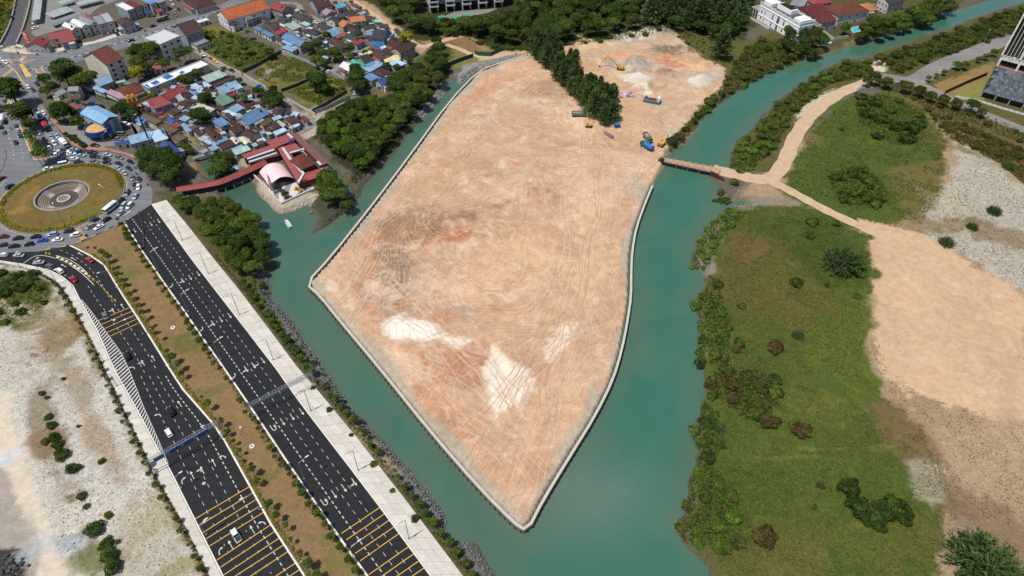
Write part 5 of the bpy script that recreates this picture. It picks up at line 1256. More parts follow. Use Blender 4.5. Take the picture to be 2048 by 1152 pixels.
 ('h3', 1330, 790, 1430, 890, 1550, 835, 3.2, 's', 'ol'), ('h3', 1580, 992, 1715, 905, 1520, 850, 3.4, 's', 'bl'), ('h3', 1180, 440, 1270, 490, 1325, 450, 3, 's', 'bn'), ('h3', 1350, 480, 1430, 520, 1480, 490, 3.2, 's', 'wh'), ('h3', 970, 350, 1040, 380, 1100, 340, 3.4, 's', 'bn'), ('h3', 1500, 330, 1580, 300, 1520, 280, 3, 's', 'pb'), ('h3', 1230, 740, 1340, 790, 1400, 740, 3, 's', 'dk'),
 ('h4', -210, 610, 0, 705, 60, 620, 3.4, 'g', 'dk'), ('h4', 0, 735, 145, 665, 110, 620, 3.2, 's', 'bl'), ('h4', 30, 515, 215, 592, 345, 525, 3.8, 'g', 'dk'), ('h4', 280, 625, 425, 560, 375, 515, 3.6, 's', 'bl'), ('h4', 370, 710, 530, 640, 425, 568, 3.6, 's', 'tq'), ('h4', 440, 740, 650, 650, 560, 620, 3.4, 's', 'dr'),
 ('h4', 545, 705, 760, 800, 865, 725, 3.8, 'g', 'dk'), ('h4', 800, 865, 970, 782, 870, 725, 3.8, 's', 'rd'), ('h4', 240, 800, 485, 925, 615, 835, 3.8, 'g', 'bn'), ('h4', 435, 460, 530, 530, 690, 435, 5, 'g', 'or'), ('h4', 690, 435, 990, 395, 900, 315, 5, 's', 'or'), ('h4', 640, 345, 880, 300, 830, 268, 4.4, 's', 'mr'),
 ('h4', 990, 400, 1095, 395, 1040, 320, 4, 's', 'bn'), ('h4', 640, 310, 820, 240, 720, 190, 3.6, 's', 'dk'), ('h4', 370, 410, 480, 340, 400, 268, 4, 'g', 'dk'), ('h4', 480, 360, 600, 300, 540, 245, 3.6, 's', 'dk'), ('h4', 120, 240, 215, 300, 345, 200, 4, 'g', 'pk'), ('h4', 430, 165, 600, 125, 545, 70, 3.8, 's', 'tq'),
 ('h4', 20, 165, 330, 100, 260, -60, 4.2, 'g', 'bn'), ('h4', 330, 285, 430, 200, 340, 130, 3.4, 's', 'mr'), ('h4', 610, 575, 720, 632, 825, 560, 3.4, 'g', 'bn'), ('h4', 940, 580, 1175, 525, 1080, 465, 3.4, 'g', 'dk'), ('h4', 700, 530, 860, 470, 820, 440, 3.2, 's', 'dk'),
 ('h4', 1070, 735, 1330, 765, 1440, 590, 6.4, 'g', 'dk', 'two-storey bright blue house with dark roof below the dirt track'), ('h4', 1410, 775, 1530, 602, 1440, 590, 5, 's', 'wh'), ('h4', 1090, 682, 1125, 620, 1010, 600, 3, 's', 'bl'), ('h4', 1640, 1030, 1935, 895, 1760, 800, 6, 'g', 'bn'), ('h4', 1370, 835, 1560, 950, 1720, 860, 5, 'g', 'bn'),
 ('h4', 1090, 1040, 1290, 1150, 1490, 1075, 4, 'g', 'bn'), ('h4', 1000, 1060, 1115, 1000, 1140, 930, 3.4, 's', 'ye'), ('h4', 1300, 960, 1480, 1040, 1500, 960, 3.6, 's', 'bn'), ('h4', 1500, 560, 1640, 700, 1700, 660, 3.2, 's', 'dk'), ('h4', 1200, 470, 1340, 560, 1400, 520, 3, 's', 'dk'),
 ('h8', 655, 355, 860, 460, 925, 410, 4, 'g', 'tl'), ('h8', 475, 430, 640, 520, 720, 405, 4, 'g', 'wh'), ('h8', 910, 390, 1050, 330, 870, 245, 4, 'g', 'dk'), ('h8', 985, 530, 1230, 390, 1110, 335, 3.6, 's', 'bl'), ('h8', 960, 450, 1090, 390, 1060, 340, 4, 's', 'sb'), ('h8', 1185, 608, 1350, 525, 1180, 458, 4, 'h', 'bn'),
 ('h8', 1000, 680, 1140, 610, 1030, 545, 4, 's', 'sb'), ('h8', 1180, 752, 1352, 690, 1210, 610, 4, 'g', 'rb'), ('h8', 1240, 368, 1500, 312, 1450, 250, 3.6, 's', 'ye'), ('h8', 1430, 460, 1580, 385, 1450, 312, 3.6, 's', 'pb'), ('h8', 1440, 732, 1490, 690, 1400, 678, 2.8, 's', 'ru'), ('h8', 230, 332, 322, 290, 200, 233, 3.4, 's', 'pb'),
 ('h8', 1000, 300, 1110, 350, 1180, 310, 3.4, 's', 'ru'), ('h8', 880, 640, 960, 690, 1000, 660, 3, 's', 'ru'), ('h8', 1100, 770, 1175, 770, 1150, 735, 2.6, 's', 'tl'),
 ('f7', 690, 155, 790, 140, 640, 30, 6, 'h', 'mr'), ('f7', 800, 110, 1010, 72, 900, 5, 7, 'h', 'rt'), ('f7', 640, 35, 760, 15, 700, -30, 6, 'h', 'rd'), ('f7', 1140, 28, 1250, 2, 1180, -35, 7, 'g', 'dk'), ('f7', 960, 80, 1070, 66, 1010, 20, 5, 'h', 'or'), ('f7', 470, 30, 560, 50, 620, 20, 5, 's', 'gy')]
for h_ in HOUSES: house(*h_)
# small annex roofs squeezed between the houses
def free(p, pad):
    for x, y, l, w, r in FOOT:
        dx, dy = p.x - x, p.y - y; u, v = dx * math.cos(r) + dy * math.sin(r), -dx * math.sin(r) + dy * math.cos(r)
        if abs(u) < l + pad and abs(v) < w + pad: return False
    return all((p - q).length > 4.0 for q in LANE_PTS)
LANE_PTS = [q for f, pts in (('o', [(410, 115), (430, 125), (470, 150), (525, 178), (575, 207), (586, 222), (628, 240)]), ('o', [(735, 92), (724, 100), (690, 116), (688, 116), (662, 145)]), ('o', [(560, 5), (600, 10), (640, 42), (690, 66)])) for q in resample(SP(f, pts), 2.0)]
def annexes(pts, where, seed, n):
    poly = PP(pts); r = random.Random(seed); k = 0
    for _ in range(4000):
        if k >= n: break
        p = Vector((r.uniform(min(q.x for q in poly), max(q.x for q in poly)), r.uniform(min(q.y for q in poly), max(q.y for q in poly)), 0))
        ins = False
        for i in range(len(poly)):
            a, b = poly[i], poly[(i + 1) % len(poly)]
            if (a.y > p.y) != (b.y > p.y) and p.x < (b.x - a.x) * (p.y - a.y) / (b.y - a.y) + a.x: ins = not ins
        if not ins or not free(p, 1.0): continue
        near = min(FOOT, key=lambda q: (q[0] - p.x) ** 2 + (q[1] - p.y) ** 2); rz = near[4] + r.choice((0, math.pi / 2)); L, W = r.uniform(2.6, 5.0), r.uniform(2.4, 3.6); z = r.uniform(2.3, 3.0)
        FOOT.append((p.x, p.y, L / 2, W / 2, rz)); k += 1
        cn, rgb = CLR[r.choice(('bn', 'bn', 'bn', 'dk', 'gy', 'lg', 'bl', 'pb', 'ol', 'ru', 'lv', 'pg'))]
        o = thing('annex', p, rz, f'small {cn} annex roof {where}', 'shed', 'annex roofs ' + where)
        roof_mesh('s', L, W, .3).obj('roof', M['roof'], o, loc=(0, 0, z), color=tuple(c * r.uniform(.8, 1.1) for c in rgb))
        MB().box((0, 0, z / 2 - .1), (L - .5, W - .5, z - .2)).obj('wall', M['wall'], o, color=WALLS[r.randrange(6)])
annexes([(270, 190), (340, 175), (400, 170), (470, 185), (560, 222), (622, 240), (570, 268), (520, 300), (440, 322), (400, 290), (360, 262), (300, 232)], 'packed into the middle village', 3, 75)
annexes([(510, 62), (570, 35), (640, 12), (700, 5), (760, 45), (815, 85), (830, 110), (800, 140), (760, 150), (700, 135), (660, 118), (600, 92), (545, 75)], 'packed into the upper village', 4, 55)
# walls of their own colours
def paint_wall(label, col):
    for o in THINGS:
        if o['label'] == label:
            for c in o.children:
                if c.name.startswith('wall'): c.color = (*col, 1)
paint_wall('two-storey bright blue house with dark roof below the dirt track', lin(92, 156, 216))
paint_wall('long orange tiled shophouse row with a white end wall', lin(226, 232, 238))
paint_wall('four-storey white block with red-brown tiled roof among dark trees', lin(222, 214, 200))

# blue courts painted on the long white roof
lw = [o for o in THINGS if o['label'].startswith('long narrow white')][0]
for pts in ([(870, 540), (985, 480), (1060, 530), (940, 580)], [(1090, 430), (1220, 365), (1320, 410), (1195, 475)], [(1420, 340), (1480, 300), (1540, 330), (1480, 365)], [(730, 590), (800, 555), (880, 620), (830, 655)]):
    p = [lw.matrix_basis.inverted() @ S('h6', x, y, 5.03) for x, y in pts]
    MB().prism(p, 5.02, 5.08).obj('court_panel', M['blue_court'] if 'blue_court' in M else M.setdefault('blue_court', plain('blue_court', lin(44, 104, 170), .6)), lw)

# ------------------------------------------------------------------ apartment block behind the trees
def apartment():
    a, b = S('f5', 760, 128), S('f5', 1530, 62)
    u = (b - a); L = u.length; u.normalize(); rz = math.atan2(u.y, u.x)
    o = thing('apartment_block', a, rz, 'white apartment block with stacked balconies behind the green trees', 'building')
    Ht = 26
    MB().box((L / 2, 9.5, Ht / 2 + 2), (L, 9, Ht - 4)).obj('wall', M['wall'], o, color=lin(196, 204, 216))
    MB().box((L / 2, 10, 2), (L - 1, 7, 4)).obj('ground_floor', M['dark_concrete'], o)
    MB().box((L / 2, 9.5, Ht + .4), (L + .8, 10, .5)).obj('roof', M['grey_concrete'], o)
    nb = 5; w = L / nb
    for i in range(nb):
        x0 = w * (i + .32)
        bay = MB().box((x0, 2.6, Ht / 2 + 2.2), (w * .52, 5, Ht - 4.6)).obj('bay', M['wall'], o, color=lin(214, 220, 228))
        for k in (-1, 1):
            for yy in (.5, 4.6): MB().box((x0 + k * w * .24, yy, 2), (.5, .5, 4)).obj('column', M['kerb_white'], o)
        for s in range(7):
            zz = 4.2 + s * 3.1
            bal = MB().box((x0, -.5, zz), (w * .56, 1.6, .22)).box((x0, -1.25, zz + .5), (w * .56, .12, .9)).box((x0 - w * .275, -.5, zz + .5), (.12, 1.5, .9)).box((x0 + w * .275, -.5, zz + .5), (.12, 1.5, .9)).obj('balcony', M['kerb_white'], o)
            MB().box((x0, .06, zz + 1.45), (w * .40, .12, 2.2)).obj('balcony_door', M['window'], bal)
            for dx in (.36, .52):
                MB().box((x0 + w * dx, 4.97, zz + 1.5), (w * .10, .16, 1.3)).obj('window', M['window'], o)
apartment()
structure(sheet('forecourt', SP('f5', [(880, 170), (1000, 112), (1290, 88), (1420, 80), (1330, 120), (1150, 160), (980, 200)]), .02, M['lane_asphalt']))
house('f5', 985, 195, 1165, 148, 1140, 128, 3, 'c', 'tl', 'turquoise car port roof before the apartment block')
house('f5', 860, 175, 920, 160, 905, 140, 3, 'c', 'tl', 'small turquoise roof among trees left of the apartment forecourt')
def drain():
    o = thing('storm_drain', S('h1', 300, 500), 0, 'concrete storm drain with dark bed and stones at the corner', 'drain')
    c = S('h1', 300, 500)
    q = [p - c for p in SP('h1', [(330, -120), (600, -120), (540, 250), (430, 600), (300, 870), (40, 900), (200, 560), (270, 250)])]
    m = MB(); m.add([(p.x, p.y, .03) for p in q[::-1]], [tuple(range(len(q)))]); m.obj('bed', M['dark_concrete'], o)
    for pts in ([(330, -120), (270, 250), (180, 560), (0, 880)], [(610, -120), (550, 250), (440, 600), (330, 850)]):
        l = [p - c for p in smooth_line(SP('h1', pts))]
        ribbon(MB(), l, .9, -.2, 1.3).obj('drain_wall', M['grey_concrete'], o)
    st = MB().box((0, 0, .2), (1, .8, .6), top=.6).mesh('stone', M['grey_concrete'])
    for i in range(46):
        t = i / 45; side = i % 2
        p = (S('h1', 330 - 190 * t + RND.uniform(-25, 25), 80 + 760 * t) if side else S('h1', 510 - 90 * t + RND.uniform(-15, 15), 150 + 430 * t)) - c
        mobj('stone', st, o, (p.x, p.y, 0), (0, 0, RND.uniform(0, 3)), (RND.uniform(.5, 1.3),) * 3)
drain()

# ------------------------------------------------------------------ white mansion, pools, glass tower
def mansion():
    zt = 11.0
    A, B, C = S('f7', 275, 22, zt), S('f7', 540, 170, zt), S('f7', 632, 152, zt)
    u = (B - A); u.z = 0; L = u.length; u.normalize(); v = Vector((-u.y, u.x, 0)); W = (C - B).dot(v)
    if W < 0: W = abs(W)
    W = max(W, 12); rz = math.atan2(u.y, u.x)
    o = thing('mansion', (A.x, A.y, 0), rz, 'ornate white mansion with arched windows and parapets by the river', 'mansion')
    wc = lin(244, 245, 246, .9)
    MB().box((L / 2, W / 2, zt / 2), (L, W, zt)).obj('wall', M['plainpaint'], o, color=wc)
    for z_ in (4.0, 9.6): MB().box((L / 2, W / 2, z_), (L + .5, W + .5, .35)).obj('string_course', M['plainpaint'], o, color=wc)
    for i in range(8): MB().box((L * (.02 + i * .137), -.16, zt / 2), (.45, .3, zt)).obj('pilaster', M['plainpaint'], o, color=wc)
    MB().box((L * .14, W * .4, zt + 1.3), (L * .2, W * .6, 2.6)).obj('stair_tower', M['plainpaint'], o, color=wc)
    par = MB()
    for y in (0, W): par.box((L / 2, y, zt + .5), (L + .4, .35, 1.0))
    for x in (0, L): par.box((x, W / 2, zt + .5), (.35, W, 1.0))
    for i in range(9):
        for y in (0, W): par.box((L * i / 8, y, zt + .9), (.7, .6, 1.8), top=.7)
    par.obj('parapet', M['kerb_white'], o)
    MB().box((L / 2, W / 2, zt + .06), (L - .6, W - .6, .12)).obj('roof', M['dark_concrete'], o)
    MB().box((L * .45, W * .62, zt + 1.5), (L * .35, W * .45, 3)).obj('roof_pavilion', M['plainpaint'], o, color=wc)
    MB().box((L * .45, W * .62, zt + 3.1), (L * .3, W * .4, .2)).obj('roof_garden', M['leaf_olive'], o)
    MB().box((L * .88, W * .5, zt + .9), (L * .18, W * .7, 1.6)).obj('roof_room', M['plainpaint'], o, color=wc)
    def arch(x, w, h0, h1, nm='arched_window'):
        m = MB(); n = 8; pts = [(-w / 2, h0), (w / 2, h0)] + [(w / 2 * math.cos(t), h1 + w / 2 * math.sin(t)) for t in [math.pi * i / n for i in range(n + 1)]]
        vs = [(x + p[0], -.1, p[1]) for p in pts] + [(x + p[0], .02, p[1]) for p in pts]; k = len(pts)
        m.add(vs, [tuple(range(k))] + [(i, k + i, k + (i + 1) % k, (i + 1) % k) for i in range(k)])
        win = m.obj(nm, M['window'], o)
        MB().box((x, -.16, (h0 + h1) / 2), (.1, .1, h1 - h0)).box((x, -.16, h1), (w, .1, .1)).obj('glazing_bar', M['kerb_white'], win)
    for k, (x, w, a, b) in enumerate(((.36, .9, 5.2, 8.2), (.50, 1.7, 4.6, 8.2), (.64, .9, 5.2, 8.2), (.36, 1.0, 1, 2.6), (.5, 1.6, .4, 2.4), (.64, 1.0, 1, 2.6), (.08, .7, 5.6, 7.4), (.16, .7, 5.6, 7.4), (.08, .7, 1.4, 3), (.16, .7, 1.4, 3))):
        arch(L * x, w * 1.2, a, b)
    for x in (.78, .92): MB().box((L * x, -.05, 6.4), (L * .1, .14, 1.2)).obj('window', M['window'], o)
    # colonnaded wing on the left
    MB().box((-4.0, W * .45, 5.6), (8, W * .9, .5)).obj('wing_roof', M['grey_concrete'], o)
    for i in range(4): MB().bar((-7.6 + i * 2.4, .4, 0), (-7.6 + i * 2.4, .4, 5.4), .35, 0, 8).obj('column', M['kerb_white'], o)
    MB().box((-3.9, W * .5, 2.7), (7, W * .6, 5)).obj('wing', M['plainpaint'], o, color=lin(220, 222, 226))
    MB().box((-1, -3, .5), (L * .9, .3, 1.0)).obj('garden_wall', M['kerb_white'], o)
mansion()
M['pool_water'] = plain('pool_water', lin(70, 190, 210), .08, 0, .1, .8, .5)
for f, pts, lb in (('f7', [(640, 250), (690, 247), (745, 285), (690, 300)], 'bright turquoise swimming pool behind the white mansion'), ('f7', [(880, 190), (925, 180), (945, 208), (900, 218)], 'small turquoise pool by the orange-roofed villa')):
    p = SP(f, pts); c = sum(p, Vector()) / 4; q = [v - c for v in p]
    o = thing('swimming_pool', c, 0, lb, 'pool')
    MB().prism([v * 1.22 for v in q], 0, .12).obj('pool_edge', M['slab'], o)
    MB().prism(q, .05, .16).obj('pool_water', M['pool_water'], o)
gw = thing('garden_wall', S('f7', 640, 190), 0, 'cream garden wall beside the turquoise pool', 'wall')
l = [p - S('f7', 640, 190) for p in SP('f7', [(640, 190), (760, 275), (860, 258)])]
ribbon(MB(), l, .3, 0, 2.2).obj('wall', M['concrete'], gw)

def tower():
    a, b = S('f7', 1745, 655), S('f7', 2048, 742)
    u = (b - a).normalized(); rz = math.atan2(u.y, u.x); L = 60.0; D = 28.0
    o = thing('tower_block', a, rz, 'tall dark glass tower on a grey panelled podium at the right edge', 'tower')
    hp, g = 19.0, 3.6
    MB().box((L / 2, D / 2 + 1.2, g / 2), (L - 1, D - 2, g)).obj('ground_floor', M['window'], o)
    for i in range(9): MB().box((.4 + i * 7.2, .4, g / 2), (.7, .7, g)).obj('column', M['grey_concrete'], o)
    M['panel'] = objcol_mat('facade_panel', .45, .06, 0, .2, .4)
    MB().box((L / 2, D / 2 + .15, (hp + g) / 2), (L, D, hp - g)).obj('podium', M['dark_concrete'], o)
    # triangular facade panels, each a little proud or recessed
    pw, ph = 2.4, 2.2
    rows = int((hp - g) / ph); cols = 13
    for r in range(rows):
        for c in range(cols):
            for t in (0, 1):
                x0 = c * pw + (r % 2) * pw / 2; z0 = g + r * ph
                tri = [(x0, z0), (x0 + pw, z0), (x0 + pw / 2, z0 + ph)] if t == 0 else [(x0 + pw, z0), (x0 + pw * 1.5, z0 + ph), (x0 + pw / 2, z0 + ph)]
                if max(p[0] for p in tri) > L: continue
                cx, cz = sum(p[0] for p in tri) / 3, sum(p[1] for p in tri) / 3
                tri = [(cx + (p[0] - cx) * .95, cz + (p[1] - cz) * .95) for p in tri]
                yy = -RND.uniform(.04, .16)
                m = MB(); m.add([(p[0], yy, p[1]) for p in tri] + [(p[0], .15, p[1]) for p in tri], [(0, 1, 2), (0, 3, 4, 1), (1, 4, 5, 2), (2, 5, 3, 0)])
                k = RND.choice((.55, .75, .95, 1.15)); m.obj('facade_panel', M['panel'], o, color=tuple(q * k for q in lin(150, 158, 170)))
    MB().box((L / 2, D / 2 + 3, hp + 2), (L - 1.5, D - 5, 4)).obj('sky_deck', M['window'], o)
    MB().box((L / 2, D / 2, hp + .15), (L, D, .3)).obj('deck_slab', M['red_paving'], o)
    for i in range(7): MB().box((.5 + i * 9.5, .8, hp + 2), (1.1, 1.1, 4)).obj('column', M['kerb_white'], o)
    MB().box((L / 2, D / 2 + .5, hp + 5.2), (L, D, 2.4)).obj('transfer_beam', M['kerb_white'], o)
    ht = 62
    MB().box((L / 2, D / 2 + 1.2, (hp + 6.4 + ht) / 2), (L - .6, D - 2, ht - hp - 6.4)).obj('glass_wall', M['glass'], o)
    z0 = hp + 6.4
    for i in range(34):
        x = .4 + i * 1.75
        wf = 1.3 if i % 8 == 5 else .26
        MB().box((x, .35, (z0 + ht) / 2), (wf, .5, ht - z0)).obj('fin', M['kerb_white'], o)
    for s in range(int((ht - z0) / 3.6)):
        z = z0 + s * 3.6
        MB().box((.0, D / 2, z), (.5, D - .5, .7)).obj('side_band', M['kerb_white'], o)
        for x in range(9): MB().box((x * 6.5 + 3, .24, z + .6), (5.5, .12, .35)).obj('spandrel', M['dark_metal'], o)
    MB().box((L / 2, D / 2, ht + .3), (L, D, .6)).obj('roof', M['grey_concrete'], o)
tower()

# ------------------------------------------------------------------ fast food pavilion by the roundabout
def pavilion():
    c = S('k1', 930, 600); o = thing('restaurant', c, 0, 'round restaurant with blue parapet and tan roof by the roundabout', 'restaurant')
    zt = 5.0; cc = S('k1', 910, 440, zt) - c; R = (S('k1', 670, 440, zt) - S('k1', 910, 440, zt)).length
    for r0, r1, z0, z1, nm, mt, col in ((0.05, R - .9, 0, 3.1, 'wall', M['wall'], lin(196, 198, 198)), (R - .5, R, 2.9, zt + .7, 'parapet', M['plainpaint'], lin(28, 74, 150))):
        ring(MB(), r0, r1, z0, z1, 48, c=cc).obj(nm, mt, o, color=col)
    m = MB(); n = 48
    vs = [(cc.x, cc.y, zt + .9)] + [(cc.x + (R - .55) * math.cos(2 * math.pi * i / n), cc.y + (R - .55) * math.sin(2 * math.pi * i / n), zt - .1) for i in range(n)]
    m.add(vs, [(0, 1 + i, 1 + (i + 1) % n) for i in range(n)]); m.obj('roof', M['tile_roof'], o, color=lin(212, 168, 110))
    for i in range(14):
        t = math.radians(180 + i * 12); p = cc + Vector((math.cos(t), math.sin(t), 0)) * (R - .85)
        MB().box((p.x, p.y, 1.6), (1.4, .12, 2.2), t + math.pi / 2).obj('window', M['window'], o)
    A, B, C = S('k1', 1050, 345, 8.2) - c, S('k1', 625, 135, 8.2) - c, S('k1', 850, 35, 8.2) - c
    u = B - A; L = u.length; u.normalize(); v = Vector((-u.y, u.x, 0)); Wd = (C - B).dot(v); ctr = A + u * L / 2 + v * Wd / 2; ang = math.atan2(u.y, u.x)
    ro = roof_mesh('g', L, abs(Wd) * 1.5, 1.7).obj('hall_roof', M['roof'], o, loc=(ctr.x, ctr.y, 8.2), rot=(0, 0, ang), color=lin(134, 180, 214))
    MB().box((0, 0, 4.1), (L * .93, abs(Wd) * 1.3, 8)).obj('hall_wall', M['wall'], o, loc=(ctr.x, ctr.y, 0), rot=(0, 0, ang), color=lin(168, 176, 184))
    for k in range(4):
        for s in (-1, 1): MB().bar((-L * .47 + k * .06, s * abs(Wd) * (.2 + .1 * k), 0), (-L * .47, s * abs(Wd) * (.2 + .1 * k), 8), .12).obj('post', M['dark_metal'], o, loc=(ctr.x, ctr.y, 0), rot=(0, 0, ang))
pavilion()
def arch_sign():
    b = S('k2', 500, 1060); top = P(273, 226, 25)
    # height from the photograph: the mast leans nowhere, so take the height whose image matches
    H = 24.0
    o = thing('pole_sign', b, 0, 'very tall pole carrying yellow double arches above the blue roofs', 'sign')
    MB().bar((0, 0, 0), (0, 0, H), .42, 0, 10, .3).obj('mast', M['dark_metal'], o)
    MB().box((0, 0, H + .2), (4.6, .7, 1.0)).obj('red_band', M['plainpaint'], o, color=lin(196, 44, 36))
    for s in (-1, 1):
        pts = [(s * 1.0 + 1.0 * math.cos(t) , -.0, H + .7 + 3.6 * math.sin(t)) for t in [math.pi * i / 14 for i in range(15)]]
        m = MB()
        for a, b_ in zip(pts, pts[1:]): m.bar(a, b_, .34, 0, 6)
        m.obj('arch', M['plainpaint'], o, color=lin(250, 196, 60))
    o.rotation_euler.z = .5
arch_sign()
# red board sign by the corner restaurant
def board():
    b = S('h1', 590, 890); o = thing('board_sign', b, -.55, 'tall red sign board by the corner restaurant', 'sign')
    MB().box((0, 0, 5.2), (5.2, .35, 8.6)).obj('board', M['plainpaint'], o, color=lin(206, 52, 42))
    for x in (-1.8, 1.8): MB().bar((x, .3, 0), (x, .3, 5), .15).obj('post', M['dark_metal'], o)
    w = MB(); w.box((0, -.2, 8.3), (3.6, .06, .5)).box((0, -.2, 7.3), (4.0, .06, .5)); w.obj('lettering', M['kerb_white'], o)
    # the large characters as they read in the photograph: 1 R 3
    def cur(txt, x, z, s, nm):
        cu = bpy.data.curves.new(nm, 'FONT'); cu.body = txt; cu.size = s; cu.extrude = .04; cu.align_x = 'CENTER'
        t = bpy.data.objects.new(nm, cu); COL.objects.link(t)
        dg = bpy.context.evaluated_depsgraph_get(); me = bpy.data.meshes.new_from_object(t.evaluated_get(dg)); bpy.data.objects.remove(t)
        me.materials.clear(); me.materials.append(M['kerb_white'])
        mobj(nm, me, o, (x, -.24, z), (math.pi / 2, 0, 0))
    cur('R3', .3, 4.3, 2.6, 'numeral'); cur('1', -1.9, 4.3, 2.6, 'numeral')
    MB().box((.2, -.2, 2.6), (3.4, .06, .9)).obj('lettering', M['yellow_line'], o)
board()
# ------------------------------------------------------------------ temple on the point, covered walkway
def temple():
    c = S('k5', 640, 560); o = thing('temple', c, 0, 'sprawling red-roofed temple with pink vaulted canopy on the point', 'temple')
    def wing(ax, ay, bx, by, cx, cy, z, kind, col, nm='roof', pitch=None, wall=lin(110, 66, 62), wn_=True):
        A, B, C = S('k5', ax, ay, z) - c, S('k5', bx, by, z) - c, S('k5', cx, cy, z) - c
        u = B - A; u.z = 0; L = u.length; u.normalize(); v = Vector((-u.y, u.x, 0)); Ws = (C - B).dot(v); W = abs(Ws)
        ctr = A + u * L / 2 + v * Ws / 2; ang = math.atan2(u.y, u.x)
        h = (pitch if pitch is not None else {'g': .2, 'h': .4, 's': .05, 'f': 0}[kind]) * W
        m = roof_mesh(kind, L, W, h)
        if kind == 's' and Ws < 0: m.v = [(-p[0], -p[1], p[2]) for p in m.v]
        r = m.obj(nm, M['tile_roof'] if kind == 'h' else M['roof'], o, loc=(ctr.x, ctr.y, z), rot=(0, 0, ang), color=col)
        if wn_: MB().box((0, 0, z / 2 - .1), (L - .8, W - .8, z - .2)).obj('wall', M['wall'], o, loc=(ctr.x, ctr.y, 0), rot=(0, 0, ang), color=wall)
        return r
    RED, BRN, PUR = lin(156, 80, 76), lin(112, 62, 50), lin(126, 84, 80)
    wing(480, 300, 740, 735, 822, 635, 4.6, 'g', RED, 'long_roof', .12)
    wing(765, 742, 1185, 610, 1100, 530, 4.2, 'g', RED, 'front_wing_roof', .14)
    wing(785, 578, 980, 492, 865, 350, 6.0, 'h', BRN, 'hall_roof')
    wing(645, 122, 1050, 518, 1140, 492, 3.8, 's', PUR, 'side_roof', .02)
    wing(420, 300, 700, 190, 612, 112, 4.4, 'g', RED, 'rear_roof', .12)
    wing(615, 355, 768, 300, 712, 220, 4.6, 'g', RED, 'rear_roof', .12)
    wing(60, 428, 478, 290, 440, 250, 4.2, 's', RED, 'gallery_roof', .1)
    wing(120, 492, 505, 385, 480, 300, 3.4, 's', BRN, 'gallery_roof', .02)
    GR = M['lg'] if 'lg' in M else M.setdefault('lg', plain('gutter_grey', lin(196, 198, 200), .6))
    for pts, z in (([(95, 438), (440, 318)], 4.25), ([(115, 478), (470, 362)], 3.7), ([(548, 296), (660, 460)], 5.6), ([(675, 475), (815, 625), (745, 740)], 5.2), ([(636, 362), (822, 308)], 5.0), ([(612, 112), (672, 172)], 5), ([(1045, 565), (1190, 592)], 5), ([(990, 470), (1040, 515)], 4.2)):
        l = [S('k5', x, y, z) - c for x, y in pts]
        ribbon(MB(), [Vector((p.x, p.y, 0)) for p in l], 1.2, z - .3, z + .35).obj('gutter', GR, o)
    MB().box((0, 0, 0), (.1, .1, .1))
    # pink vault
    A, B, C = S('k5', 245, 600, 3) - c, S('k5', 382, 778, 3) - c, S('k5', 690, 675, 3) - c
    A.z = B.z = C.z = 0
    D = A + (C - B); n = 18; k = 14; vs = []
    for j in range(k + 1):
        l, r = A.lerp(B, j / k), D.lerp(C, j / k)
        for i in range(n + 1):
            t = math.pi * (.06 + .88 * i / n); w = .5 - .5 * math.cos(math.pi * i / n * .999 )
            s = (1 - math.cos(math.pi * i / n)) / 2
            p = l.lerp(r, i / n); z = 2.6 + 3.0 * math.sin(math.pi * i / n) ** .8 + (.12 if j % 2 else 0)
            vs.append((p.x, p.y, z))
    fs = [(j * (n + 1) + i, j * (n + 1) + i + 1, (j + 1) * (n + 1) + i + 1, (j + 1) * (n + 1) + i) for j in range(k) for i in range(n)]
    m = MB(); m.add(vs, fs); m.obj('vault_canopy', M['plainpaint'], o, smooth=False, color=lin(240, 206, 206))
    for j in range(0, k + 1, 2):
        q = [Vector(vs[j * (n + 1) + i]) - Vector((0, 0, .1)) for i in range(n + 1)]
        MB().path(q, .12).obj('vault_rib', M['plainpaint'], o, color=lin(206, 150, 156))
    for a, b in ((A, B), (D, C)):
        for j in range(6):
            p = a.lerp(b, j / 5); MB().bar((p.x, p.y, 0), (p.x, p.y, 2.7), .14).obj('post', M['plainpaint'], o, color=lin(150, 60, 70))
    # terrace with swirled paving
    t = NT('swirl_paving'); pos = t.coords('Object')
    w_ = t.n('ShaderNodeTexWave'); w_.wave_type = 'BANDS'; w_.inputs['Scale'].default_value = .05; w_.inputs['Distortion'].default_value = 16.0; w_.inputs['Detail'].default_value = 1.0
    w_.inputs['Detail Scale'].default_value = .5; t.l(pos, w_.inputs['Vector'])
    M['swirl'] = t.fin(t.mix(t.mapr(w_.outputs['Fac'], .45, .55, 0, 1), lin(206, 200, 192), lin(140, 136, 134)), .8)
    q = [p - c for p in SP('k5', [(330, 800), (420, 740), (700, 730), (1010, 690), (1000, 810), (860, 860), (535, 1010)])]
    MB().prism(q, -.6, .25).obj('terrace', M['swirl'], o)
    ed = [p - c for p in SP('k5', [(170, 640), (330, 800), (450, 945), (535, 1015), (860, 865), (1000, 815)])]
    ribbon(MB(), ed, .5, -1.4, 1.0).obj('terrace_wall', M['slab'], o)
    for x, y in ((800, 355), (840, 400), (815, 380)):
        p = S('k5', x, y, 7.2) - c; MB().bar((p.x, p.y, 6), (p.x + .5, p.y, 8), .2).bar((p.x - .7, p.y, 7.6), (p.x + .9, p.y + .3, 8.2), .15).obj('roof_ornament', M['white_metal'], o)
    for x, y in ((1030, 630), (1075, 610), (1110, 600), (1150, 590)):
        p = S('k5', x, y, 5.2) - c; MB().box((p.x, p.y, 5.2), (1.3, 1, 1)).obj('air_conditioner', M['white_metal'], o)
